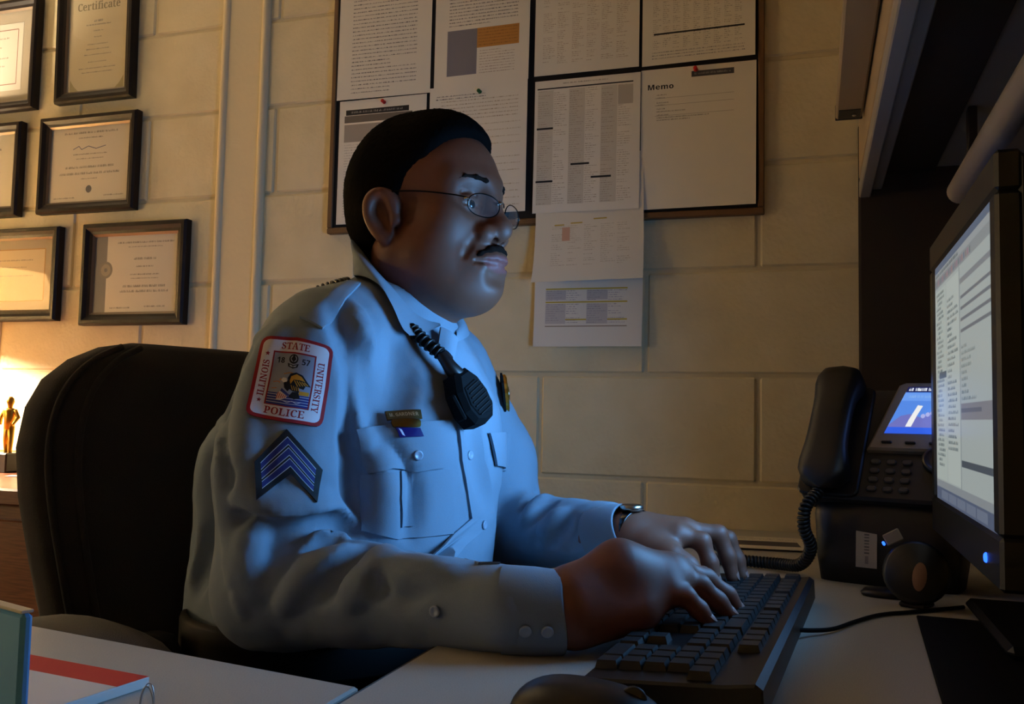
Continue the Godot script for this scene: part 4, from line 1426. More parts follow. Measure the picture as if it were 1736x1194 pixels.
		for t in range(0, edges.size(), 3):
			var id := edges[t]
			var u := sy
			var w := sz
			if edges[t + 1] == 1:
				u = sz
				w = sx
			elif edges[t + 1] == 2:
				u = sx
				w = sy
			if not (cell.has(id - u) and cell.has(id - w) and cell.has(id - u - w)):
				continue
			var a: int = cell[id - u - w]
			var b: int = cell[id - w]
			var c: int = cell[id]
			var d: int = cell[id - u]
			if edges[t + 2] == 1:       # inside before outside: outward along the axis
				mb.ix.append_array(PackedInt32Array([a, c, b, a, d, c]))
			else:
				mb.ix.append_array(PackedInt32Array([a, b, c, a, c, d]))
		if noise != null:
			var acc := PackedVector3Array()
			acc.resize(mb.v.size())
			for t in range(0, mb.ix.size(), 3):
				var i0 := mb.ix[t]
				if i0 < first:
					continue
				var nn := (mb.v[mb.ix[t + 2]] - mb.v[i0]).cross(mb.v[mb.ix[t + 1]] - mb.v[i0])
				for j in 3:
					acc[mb.ix[t + j]] += nn
			for i in range(first, mb.v.size()):
				if acc[i].length_squared() > 0:
					mb.n[i] = acc[i].normalized()

# ---------------------------------------------------------------- the officer
const HEAD_AT := Vector3(-0.4694, 1.1675, 0.7672)
var shirt := Field.new()
var head_xf := Transform3D.IDENTITY

func build_person():
	var p := thing("person", "seated person in a light blue uniform shirt typing at the keyboard, wearing glasses", "person", Vector3(-0.57, 0, 0.80))
	var back := Transform3D(Basis.IDENTITY, -p.position)
	head_xf = Transform3D(Basis(Vector3.UP, deg_to_rad(-10)) * Basis(Vector3.BACK, deg_to_rad(6)), HEAD_AT)
	# body: head, neck, trunk, arms and hands as one skin
	var skin := sm("skin", Color(1, 1, 1), 0.56)
	skin.vertex_color_use_as_albedo = true
	skin.subsurf_scatter_enabled = true
	skin.subsurf_scatter_strength = 0.08
	bump(skin, noise_tex(0.45, 256), 0.010)
	tri(skin, 14.0)
	var mb := MB.new()
	var hf := Field.new()
	hf.add(HEAD)
	hf.nets(Vector3(-0.115, -0.195, -0.1), Vector3(0.145, 0.135, 0.1), 0.0027, mb, head_xf)
	for v in mb.v:
		var q := head_xf.affine_inverse() * v
		mb.c.append(skin_tone(q))
	var n0 := mb.v.size()
	var rf := Field.new()
	rf.add(HAND_NEAR)
	rf.nets(Vector3(-0.32, 0.70, 0.84), Vector3(-0.04, 0.83, 1.09), 0.0028, mb)
	var lf := Field.new()
	lf.add(HAND_FAR)
	lf.nets(Vector3(-0.27, 0.73, 0.68), Vector3(-0.04, 0.86, 0.86), 0.0028, mb)
	var bf := Field.new()
	bf.add(BODY)
	bf.nets(Vector3(-0.72, 0.40, 0.52), Vector3(-0.19, 1.10, 1.05), 0.012, mb)
	var s0 := Color(0.42, 0.25, 0.175).srgb_to_linear()
	for i in range(n0, mb.v.size()):
		mb.c.append(s0)
	part("body", mb.mesh(), skin, p, back)
	for q in NAILS:
		part("fingernail", nail_mesh(), sm("nail", Color(0.56, 0.42, 0.38), 0.35) if not M.has("nail") else M.nail, p, back * Transform3D(Basis(q[2], q[1], (q[2] as Vector3).cross(q[1])), q[0]))
	# hair
	var hm := sm("hair", Color(0.055, 0.047, 0.045), 1.0, 0.0, 0.12)
	bump(hm, noise_tex(0.5, 256), 0.12)
	tri(hm, 26.0, false)
	var hn := FastNoiseLite.new()
	hn.seed = 3
	hn.frequency = 330.0
	var hb := MB.new()
	var hrf := Field.new()
	hrf.add(HAIR)
	hrf.nets(Vector3(-0.115, -0.09, -0.095), Vector3(0.115, 0.155, 0.095), 0.0032, hb, Transform3D.IDENTITY, hn, 0.0013)
	part("hair", hb.mesh(), hm, p, back * head_xf)
	face_parts(p, back)
	# shirt
	var cloth := sm("shirt_cloth", Color(1, 1, 1), 0.85)
	cloth.albedo_texture = noise_tex(0.4, 256, [[0.0, 1.0], [Color(0.43, 0.49, 0.545), Color(0.49, 0.55, 0.605)]])
	tri(cloth, 10.0)
	bump(cloth, noise_tex(0.5, 256), 0.03)
	cloth.rim_enabled = true
	cloth.rim = 0.1
	cloth.rim_tint = 0.6
	shirt.add(SHIRT)
	var sb := MB.new()
	var wn := FastNoiseLite.new()
	wn.seed = 5
	wn.frequency = 20.0
	wn.fractal_octaves = 2
	shirt.nets(Vector3(-0.80, 0.688, 0.48), Vector3(-0.20, 1.16, 1.08), 0.005, sb, Transform3D.IDENTITY, wn, 0.0016)
	var so := part("shirt", sb.mesh(), cloth, p, back, "light blue long sleeved uniform shirt")
	var tb := MB.new()
	var tf := Field.new()
	tf.add(TROUSERS)
	tf.nets(Vector3(-0.75, 0.02, 0.58), Vector3(-0.02, 0.75, 1.04), 0.012, tb)
	part("trousers", tb.mesh(), sm("trouser_cloth", Color(0.03, 0.032, 0.045), 0.9), p, back)
	for z in [0.93, 0.70]:
		var secs := []
		for i in 12:
			var t := i / 11.0
			var k := sqrt(maxf(0.02, 1.0 - pow(absf(2 * t - 1), 3.0)))
			secs.append([Vector3(-0.21 + 0.28 * t, 0.001, z), Vector3(0, 0, 0.047 * k), Vector3(0, (0.085 - 0.035 * t) * k, 0)])
		part("shoe", dome(secs), M.black_gloss, p, back)
	glasses()
	uniform_parts(so, p, back)

func nail_mesh() -> ArrayMesh:
	var m := MB.new()
	var pts := PackedVector3Array()
	for j in 6:
		var r := j / 5.0
		for k in 16:
			var a := -TAU * k / 16
			var x := cos(a) * 0.0062 * r
			var z := sin(a) * 0.0048 * r
			pts.append(Vector3(x, 0.0007 - z * z * 60.0 - 0.0006 * r * r, z))
	pts.reverse()
	m.grid(pts, 6, 16, true)
	return m.mesh()

func skin_tone(q: Vector3) -> Color:
	var c := Color(0.42, 0.25, 0.175).srgb_to_linear()
	var lip := Color(0.50, 0.27, 0.25).srgb_to_linear()
	# lips: the band round the mouth line
	var w := 1.0 - smoothstep(0.0045, 0.0085, absf(q.y + 0.0670) - 0.0040 * (1.0 - clampf(absf(q.z) / 0.025, 0, 1)))
	w *= smoothstep(0.080, 0.088, q.x) * (1.0 - smoothstep(0.022, 0.028, absf(q.z)))
	return c.lerp(lip, w)

func face_parts(p: Node3D, back: Transform3D):
	var xf := back * head_xf
	var white := sm("eye_white", Color(0.72, 0.68, 0.64), 0.2)
	var dark := sm("iris", Color(0.05, 0.03, 0.02), 0.15)
	for s in [-1, 1]:
		var e := part("eye", lathe_mesh([Vector2(0, -0.0125), Vector2(0.006, -0.011), Vector2(0.0108, -0.0062), Vector2(0.0125, 0), Vector2(0.0108, 0.0062), Vector2(0.006, 0.011), Vector2(0, 0.0125)], 20), white, p, xf * at(0.0828, 0.0055, 0.0330 * s))
		part("iris", lathe_mesh([Vector2(0, 0), Vector2(0.0056, -0.0006), Vector2(0.0056, 0.0), Vector2(0.003, 0.0012), Vector2(0, 0.0014)], 16), dark, e, place(Vector3(0.0118, -0.002, 0), Vector3(0, 0, -95)))
	var hm: StandardMaterial3D = M.hair
	var bh := sm("brow_hair", Color(0.13, 0.095, 0.08), 1.0, 0.0, 0.1)
	for s in [-1, 1]:
		brush(p, "eyebrow", [Vector3(0.0850, 0.0270, 0.0580 * s), Vector3(0.0940, 0.0352, 0.0465 * s), Vector3(0.1014, 0.0352, 0.0323 * s), Vector3(0.1068, 0.0325, 0.0194 * s), Vector3(0.1092, 0.0308, 0.0120 * s)], [0.0004, 0.0015, 0.0023, 0.0025, 0.0010], bh, xf)
	brush(p, "moustache", [Vector3(0.0915, -0.0625, 0.0345), Vector3(0.0972, -0.0570, 0.0270), Vector3(0.1040, -0.0512, 0.0150), Vector3(0.1068, -0.0488, 0.0040), Vector3(0.1068, -0.0488, -0.0040), Vector3(0.1040, -0.0512, -0.0150), Vector3(0.0972, -0.0570, -0.0270), Vector3(0.0915, -0.0625, -0.0345)], [0.0010, 0.0034, 0.0048, 0.0047, 0.0047, 0.0048, 0.0034, 0.0010], bh, xf)

# short dense hair along a line, as a roughened roll
func brush(p: Node3D, called: String, pts: Array, rads: Array, m: Material, xf: Transform3D):
	var f := Field.new()
	for i in pts.size() - 1:
		f.add([[0, 0, pts[i].x, pts[i].y, pts[i].z, pts[i + 1].x, pts[i + 1].y, pts[i + 1].z, rads[i], rads[i + 1], 0.004]])
	var lo: Vector3 = pts[0]
	var hi: Vector3 = pts[0]
	for q in pts:
		lo = lo.min(q)
		hi = hi.max(q)
	var nz := FastNoiseLite.new()
	nz.seed = 9
	nz.frequency = 600.0
	var b := MB.new()
	f.nets(lo - Vector3.ONE * 0.01, hi + Vector3.ONE * 0.01, 0.0012, b, Transform3D.IDENTITY, nz, 0.0008)
	part(called, b.mesh(), m, p, xf)

# a thin cloth or metal piece lying on the shirt: control points in rows, laid down along -n
func conform(ctrl: Array, n: Vector3, nu: int, nv: int, lift: float, thick: float, back: Transform3D, corner := 0.0, puff := 0.0) -> ArrayMesh:
	var m := MB.new()
	var rows := ctrl.size()
	var cols: int = ctrl[0].size()
	var top := PackedVector3Array()
	var low := PackedVector3Array()
	var uvs := PackedVector2Array()
	var mid := Vector3.ZERO
	for r in ctrl:
		for q in r:
			mid += q / float(rows * cols)
	var far := 0.0
	for r in ctrl:
		for q in r:
			far = maxf(far, mid.distance_to(q))
	var list := shirt.around(mid, far + 0.035)
	for j in nv + 1:
		for i in nu + 1:
			var s := Vector2(2.0 * i / nu - 1.0, 2.0 * j / nv - 1.0)
			if corner > 0.0:
				var c := 1.0 - corner
				if absf(s.x) > c and absf(s.y) > c:
					var e := Vector2(absf(s.x) - c, absf(s.y) - c) / corner
					var mx := maxf(e.x, e.y)
					if e.length() > 0.0:
						e = e.normalized() * mx
					s = Vector2(signf(s.x) * (c + e.x * corner), signf(s.y) * (c + e.y * corner))
			var u := (s.x + 1.0) / 2.0
			var v := (s.y + 1.0) / 2.0
			var fu := clampf(u * (cols - 1), 0, cols - 1.0001)
			var fv := clampf(v * (rows - 1), 0, rows - 1.0001)
			if rows == 1:
				fv = 0
			var iu := int(fu)
			var iv := int(fv)
			var a: Vector3 = (ctrl[iv][iu] as Vector3).lerp(ctrl[iv][iu + 1], fu - iu)
			var b: Vector3 = (ctrl[iv + 1][iu] as Vector3).lerp(ctrl[iv + 1][iu + 1], fu - iu)
			var p := a.lerp(b, fv - iv)
			p = shirt.hit(p + n * 0.02, -n, list, 0.06)
			var g := shirt.grad(p, list, 0.004)
			g = (g + n).normalized()
			var edge := (1.0 - pow(absf(s.x), 6.0)) * (1.0 - pow(absf(s.y), 6.0))
			top.append(back * (p + g * (lift + puff * edge)))
			low.append(back * (p + g * (lift - thick)))
			uvs.append(Vector2(u, 1.0 - v))
	m.grid(top, nv + 1, nu + 1, false, uvs)
	# skirt round the edge
	var ring := []
	for i in nu:
		ring.append(i)
	for j in nv:
		ring.append(j * (nu + 1) + nu)
	for i in nu:
		ring.append(nv * (nu + 1) + nu - i)
	for j in nv:
		ring.append((nv - j) * (nu + 1))
	for k in ring.size():
		var a: int = ring[k]
		var b: int = ring[(k + 1) % ring.size()]
		m.quad(low[a], low[b], top[b], top[a], uvs[a], uvs[b], uvs[b], uvs[a])
	return m.mesh()

func facing(p: Vector3, n: Vector3, up := Vector3.UP) -> Transform3D:
	var x := up.cross(n).normalized()
	return Transform3D(Basis(x, n.cross(x).normalized(), n), p)

func button_mesh(r := 0.0055) -> ArrayMesh:
	return lathe_mesh([Vector2(0, 0), Vector2(r, 0), Vector2(r, 0.0014), Vector2(r * 0.8, 0.0022), Vector2(r * 0.62, 0.0016), Vector2(0.0, 0.0012)], 18)

func patch_picture() -> Image:
	var im := blank(480, 560, Color(0.62, 0.05, 0.09))
	var red := Color(0.60, 0.06, 0.10)
	fill_poly(im, shifted(rounded_rect(436, 516, 40), Vector2(240, 280)), Color(0.88, 0.86, 0.88))
	letter(im, "STATE", Vector2(240, 58), 44, red, true, true, 0.0, 0.95)
	letter(im, "POLICE", Vector2(234, 498), 50, red, true, true, 0.0, 0.98)
	letter(im, "UNIVERSITY", Vector2(418, 300), 42, red, true, true, 90.0, 0.92)
	letter(im, "ILLINOIS", Vector2(62, 286), 42, red, true, true, -90.0, 0.92)
	for y in [118, 440]:
		star(im, Vector2(62, y), 17, red)
	im.fill_rect(Rect2i(98, 96, 286, 364), red)
	im.fill_rect(Rect2i(108, 106, 266, 344), Color(0.60, 0.63, 0.70))
	var ink := Color(0.06, 0.06, 0.08)
	letter(im, "18", Vector2(156, 152), 36, ink, false, true)
	letter(im, "57", Vector2(322, 152), 36, ink, false, true)
	# lamp over a book between the figures
	fill_poly(im, circle(Vector2(240, 140), 30), ink)
	fill_poly(im, circle(Vector2(240, 138), 21), Color(0.60, 0.63, 0.70))
	fill_poly(im, PackedVector2Array([Vector2(240, 108), Vector2(256, 140), Vector2(240, 160), Vector2(224, 140)]), ink)
	fill_poly(im, PackedVector2Array([Vector2(204, 168), Vector2(240, 178), Vector2(276, 168), Vector2(270, 190), Vector2(240, 200), Vector2(210, 190)]), ink)
	fill_poly(im, PackedVector2Array([Vector2(216, 176), Vector2(238, 183), Vector2(238, 192), Vector2(220, 187)]), Color(0.70, 0.72, 0.76))
	fill_poly(im, PackedVector2Array([Vector2(264, 176), Vector2(242, 183), Vector2(242, 192), Vector2(260, 187)]), Color(0.70, 0.72, 0.76))
	# water
	for k in 9:
		im.fill_rect(Rect2i(108, 372 + k * 9, 266, 4), Color(0.16, 0.20, 0.52) if k % 2 == 0 else Color(0.82, 0.84, 0.88))
		im.fill_rect(Rect2i(108, 376 + k * 9, 266, 5), Color(0.16, 0.20, 0.52))
	stroke(im, [Vector2(210, 418), Vector2(240, 428), Vector2(270, 416), Vector2(300, 430), Vector2(330, 418)], 4, Color(0.88, 0.88, 0.92))
	# streamers
	var ye := Color(0.86, 0.60, 0.12)
	stroke(im, [Vector2(190, 240), Vector2(230, 226), Vector2(262, 232)], 6, Color(0.76, 0.52, 0.24))
	stroke(im, [Vector2(130, 300), Vector2(160, 292), Vector2(176, 300)], 6, Color(0.74, 0.46, 0.22))
	stroke(im, [Vector2(126, 346), Vector2(160, 340)], 6, Color(0.74, 0.46, 0.22))
	# rocks and sun
	im.fill_rect(Rect2i(306, 344, 62, 26), ye)
	fill_poly(im, PackedVector2Array([Vector2(240, 388), Vector2(262, 352), Vector2(300, 350), Vector2(318, 392), Vector2(280, 402)]), ink)
	# eagle: wing, tail, body, head
	fill_poly(im, PackedVector2Array([Vector2(218, 262), Vector2(232, 232), Vector2(268, 222), Vector2(312, 236), Vector2(372, 306), Vector2(340, 304), Vector2(330, 330), Vector2(300, 322), Vector2(306, 352), Vector2(262, 348), Vector2(236, 330), Vector2(226, 296)]), ink)
	fill_poly(im, PackedVector2Array([Vector2(238, 248), Vector2(272, 232), Vector2(306, 246), Vector2(334, 276), Vector2(296, 268), Vector2(256, 268), Vector2(240, 300), Vector2(232, 276)]), ye)
	for k in 5:
		stroke(im, [Vector2(262 + k * 16, 272 + k * 2), Vector2(290 + k * 16, 312 - k * 3)], 6, ye)
	for k in 4:
		stroke(im, [Vector2(246 + k * 16, 306 + k * 4), Vector2(262 + k * 14, 340 + k)], 5, ye)
	fill_poly(im, PackedVector2Array([Vector2(196, 290), Vector2(226, 276), Vector2(244, 330), Vector2(230, 352), Vector2(206, 330)]), ink)
	fill_poly(im, PackedVector2Array([Vector2(178, 282), Vector2(188, 264), Vector2(210, 264), Vector2(218, 286), Vector2(196, 296)]), Color(0.90, 0.88, 0.84))
	fill_poly(im, PackedVector2Array([Vector2(178, 270), Vector2(164, 278), Vector2(180, 284)]), ye)
	# shield
	fill_poly(im, PackedVector2Array([Vector2(196, 340), Vector2(240, 372), Vector2(228, 400), Vector2(196, 418), Vector2(170, 420), Vector2(168, 382)]), Color(0.86, 0.80, 0.76))
	for k in 5:
		stroke(im, [Vector2(178 + k * 12, 366 + k * 4), Vector2(170 + k * 12, 412 - k * 3)], 5, Color(0.78, 0.25, 0.16))
	fill_poly(im, PackedVector2Array([Vector2(192, 336), Vector2(244, 372), Vector2(236, 386), Vector2(186, 356)]), Color(0.20, 0.26, 0.55))
	return im

func shifted(poly: PackedVector2Array, by: Vector2) -> PackedVector2Array:
	var out := PackedVector2Array()
	for p in poly:
		out.append(p + by)
	return out

func star(im: Image, c: Vector2, r: float, col: Color):
	var pts := PackedVector2Array()
	for k in 10:
		var a := -PI / 2 + PI * k / 5
		pts.append(c + Vector2(cos(a), sin(a)) * (r if k % 2 == 0 else r * 0.42))
	fill_poly(im, pts, col)

func uniform_parts(so: Node3D, p: Node3D, back: Transform3D):
	# everything below is a child of the shirt and so in its axes
	var I := Transform3D.IDENTITY
	var cloth: StandardMaterial3D = M.shirt_cloth
	var pt := part("shoulder_patch", conform(PATCH, PATCH_N, 16, 18, 0.0026, 0.0035, I, 0.2), picture(patch_picture(), 0.75), so, I, "white and red sleeve patch with a bird emblem")
	bump(pt.material_override, noise_tex(0.5, 256), 0.02)
	# chevrons
	var im := blank(256, 256, Color(0.03, 0.03, 0.045))
	for k in 3:
		var y := 44 + k * 62
		im.fill_rect(Rect2i(22, y, 212, 48), Color(0.78, 0.79, 0.80))
		im.fill_rect(Rect2i(22, y + 5, 212, 38), Color(0.12, 0.16, 0.42))
	part("rank_chevron", conform(CHEVRON, CHEVRON_N, 20, 10, 0.0024, 0.0032, I), picture(im, 0.75), so, I, "three blue chevrons edged in white on black")
	# pockets
	part("pocket", conform(POCKET, POCKET_N, 18, 10, 0.0022, 0.004, I), cloth, so)
	part("pocket_pleat", conform(PLEAT, PLEAT_N, 4, 10, 0.0044, 0.003, I), cloth, so)
	part("pocket_flap", conform(FLAP, FLAP_N, 18, 10, 0.0050, 0.0035, I, 0.0, 0.0012), cloth, so)
	part("pocket_flap", conform(FAR_FLAP, FAR_FLAP_N, 8, 8, 0.0050, 0.0035, I), cloth, so)
	part("front_placket", conform(PLACKET, PLACKET_N, 8, 30, 0.0034, 0.004, I), cloth, so)
	var lp := MB.new()
	for side in [0, 1]:
		var pts := PackedVector3Array()
		for j in 6:
			for i in 6:
				var u := i / 5.0 if side == 0 else 1.0 - i / 5.0
				var q: Vector3 = (LAPEL[3] as Vector3).lerp(LAPEL[2], u).lerp((LAPEL[0] as Vector3).lerp(LAPEL[1], u), j / 5.0)
				pts.append(q + Vector3(0.9, 0.1, 0.4) * (0.004 * sin(u * PI) - 0.002 * side))
		lp.grid(pts, 6, 6)
	part("lapel", lp.mesh(), cloth, so)
	part("shoulder_strap", conform(EPAULET, EPAULET_N, 14, 8, 0.0042, 0.0035, I, 0.0, 0.001), cloth, so)
	var bm := sm("button_plastic", Color(0.55, 0.60, 0.66), 0.25)
	for b in [[BTN_FLAP, 0.0062], [BTN_A, 0.0030], [BTN_B, 0.0030], [BTN_SLEEVE, 0.0006]]:
		part("button", button_mesh(), bm, so, facing(b[0][0] + b[0][1] * b[1], b[0][1]) * Transform3D(Basis(Vector3.RIGHT, PI / 2), Vector3.ZERO))
	# collar: a stand round the neck folded down into two leaves
	part("collar", collar(COLLAR_TOP, COLLAR_LOW), cloth, so)
	part("collar", collar(COLLAR_FAR_TOP, COLLAR_FAR_LOW), cloth, so)
	var band := MB.new()
	var pts := PackedVector3Array()
	var ring: Array = COLLAR_TOP + COLLAR_FAR_TOP.slice(0, 4)
	for r in 2:
		for q in ring:
			var c := Vector3(-0.497, q.y, 0.762)
			pts.append(c + (q - c) * (0.97 if r == 1 else 1.0) - Vector3(0, 0.05 if r == 0 else 0.0, 0))
	band.grid(pts, 2, ring.size(), true)
	part("collar_stand", band.mesh(), cloth, so)
	part("undershirt", loft([[Vector3(-0.485, 1.02, 0.768), Vector3(0.055, 0, 0.01), Vector3(-0.009, 0, 0.052)], [Vector3(-0.487, 1.036, 0.767), Vector3(0.055, 0, 0.01), Vector3(-0.009, 0, 0.050)]], 24, 1.0), M.black_matte, so)
	# cuffs
	cuff(so, cloth, CUFF_NEAR, [0.0385, 0.0375, 0.0365], bm, true)
	cuff(so, cloth, CUFF_FAR, [0.0372, 0.0362, 0.0352], bm, false)
	# duty belt and holster
	var bel := []
	for k in 37:
		var a := TAU * k / 36
		bel.append(Vector3(-0.575, 0, 0.813) + Vector3(0.956, 0, 0.292) * cos(a) * 0.156 + Vector3(-0.292, 0, 0.956) * sin(a) * 0.182)
	var bp := PackedVector3Array()
	for y in [0.652, 0.657, 0.700, 0.705]:
		for q in bel.slice(0, 36):
			var c := Vector3(-0.575, 0, 0.813)
			bp.append(Vector3(0.022, 0, 0) + c + (q - c) * (1.0 if y in [0.657, 0.700] else 0.96) + Vector3(0, y, 0))
	var bb := MB.new()
	bb.grid(bp, 4, 36, true)
	var leather := sm("belt_leather", Color(0.022, 0.02, 0.02), 0.55, 0.0, 0.3)
	part("belt", bb.mesh(), leather, p, back)
	wear(p)

func collar(top: Array, low: Array) -> ArrayMesh:
	var m := MB.new()
	var t := spline(top, 4)
	var l := spline(low, 4)
	var rows := 7
	for side in [0, 1]:
		var pts := PackedVector3Array()
		for j in rows + 1:
			var v := 1.0 - float(j) / rows
			for i in t.size():
				var k := i if side == 0 else t.size() - 1 - i
				var a := t[k]
				var b := l[k]
				var c := Vector3(-0.497, (a.y + b.y) / 2, 0.762)
				var out := ((a + b) / 2 - c)
				out.y = 0
				out = out.normalized()
				# rolls over at the top edge, then falls
				var q := a.lerp(b, v) + (out * 0.010 + Vector3(0, 0.004, 0)) * sin(PI * pow(v, 0.6))
				pts.append(q - out * 0.0024 * side)
		m.grid(pts, rows + 1, t.size())
	return m.mesh()

func cuff(so: Node3D, cloth: Material, mids: Array, rad: Array, bm: Material, buttons: bool):
	var m := MB.new()
	var pts := PackedVector3Array()
	var d: Vector3 = (mids[2] - mids[0]).normalized()
	var sx := Vector3.UP.cross(d).normalized()
	var sy := d.cross(sx)
	var n := 36
	var prof := [[0, -0.004, 0.0], [0, 0.0, 0.0], [1, 0.0008, 0.0], [2, 0.0, -0.002], [2, -0.001, 0.0], [2, -0.0025, -0.0005], [1, -0.004, 0.0], [0, -0.006, 0.0]]
	for q in prof:
		for k in n:
			var a := TAU * k / n
			var r: float = rad[q[0]] + q[1] + 0.0012 * sin(3 * a + 1.0) * q[0] / 2.0
			pts.append(mids[q[0]] + d * (q[2] + 0.003 * sin(2 * a)) + (sx * cos(a) * 0.94 + sy * sin(a) * 1.0) * r)
	m.grid(pts, prof.size(), n, true)
	var c := part("cuff", m.mesh(), cloth, so)
	if buttons:
		# on the side turned to the viewer
		for t in [0.38, 0.72]:
			var mid: Vector3 = mids[0].lerp(mids[2], t)
			var dir := (sx * (1.0 if sx.z > 0 else -1.0) * 0.98 - Vector3.UP * 0.30).normalized()
			part("button", button_mesh(), bm, c, facing(mid + dir * lerpf(rad[0], rad[2], t) * 0.965, dir) * Transform3D(Basis(Vector3.RIGHT, PI / 2), Vector3.ZERO))

# ---------------------------------------------------------------- what the officer wears
func glasses():
	var g := thing("eyeglasses", "thin dark wire rimmed eyeglasses on the officer's face", "eyeglasses", HEAD_AT)
	var xf := Transform3D(head_xf.basis, Vector3.ZERO)
	var wire := sm("glasses_wire", Color(0.07, 0.06, 0.055), 0.25, 0.8)
	var lens := sm("lens_glass", Color(1, 1, 1, 0.02), 0.01)
	lens.transparency = BaseMaterial3D.TRANSPARENCY_ALPHA
	for s in [-1.0, 1.0]:
		var ring := PackedVector3Array()
		var pts2 := PackedVector2Array()
		for k in 33:
			var a := TAU * k / 32
			var ca := cos(a)
			var sa := sin(a)
			pts2.append(Vector2(0.0280 * signf(ca) * pow(absf(ca), 0.9), 0.0132 * signf(sa) * pow(absf(sa), 0.9)))
		var c := Vector3(0.1105, -0.0022, 0.0350 * s)
		var bz := Vector3(-0.20 * s, 0, 1).normalized()      # along the lens, towards z
		var by := Vector3(0.30, 1, 0).normalized()
		var bx := by.cross(bz)
		for q in pts2:
			ring.append(c + bz * q.x + by * q.y)
		part("rim", tube_mesh(ring, 0.0007, 6), wire, g, xf)
		var m := MB.new()
		var mid := m.vert(c + bx * 0.0012, bx)
		for side in [1.0]:
			var first := m.v.size()
			for k in 32:
				var q := pts2[k]
				m.vert(c + bz * q.x + by * q.y, (bx + (bz * q.x + by * q.y) * 6.0).normalized())
			for k in 32:
				m.ix.append_array(PackedInt32Array([mid, first + k, first + (k + 1) % 32]))
		part("lens", m.mesh(), lens, g, xf)
		# hinge and temple arm back over the ear
		part("hinge", box_mesh(Vector3(0.006, 0.0035, 0.003), 0.0008), M.steel, g, xf * place(c + bz * 0.0290 * s + by * 0.004 + Vector3(-0.002, 0, 0)))
		part("temple_arm", tube_mesh(spline([c + bz * 0.0293 * s + by * 0.0045, Vector3(0.085, 0.0100, 0.064 * s), Vector3(0.05, 0.0185, 0.0745 * s), Vector3(0.015, 0.0240, 0.0805 * s), Vector3(-0.006, 0.0230, 0.0825 * s), Vector3(-0.018, 0.008, 0.0800 * s)], 5), 0.0009, 6), wire, g, xf)
		part("nose_pad", box_mesh(Vector3(0.0012, 0.008, 0.004), 0.0005), M.steel, g, xf * place(Vector3(0.1035, -0.006, 0.0115 * s), Vector3(0, 0, 0)))
	part("bridge", tube_mesh(spline([Vector3(0.1140, 0.0035, -0.0085), Vector3(0.1175, 0.0065, 0), Vector3(0.1140, 0.0035, 0.0085)], 5), 0.0011, 6), M.steel, g, xf)

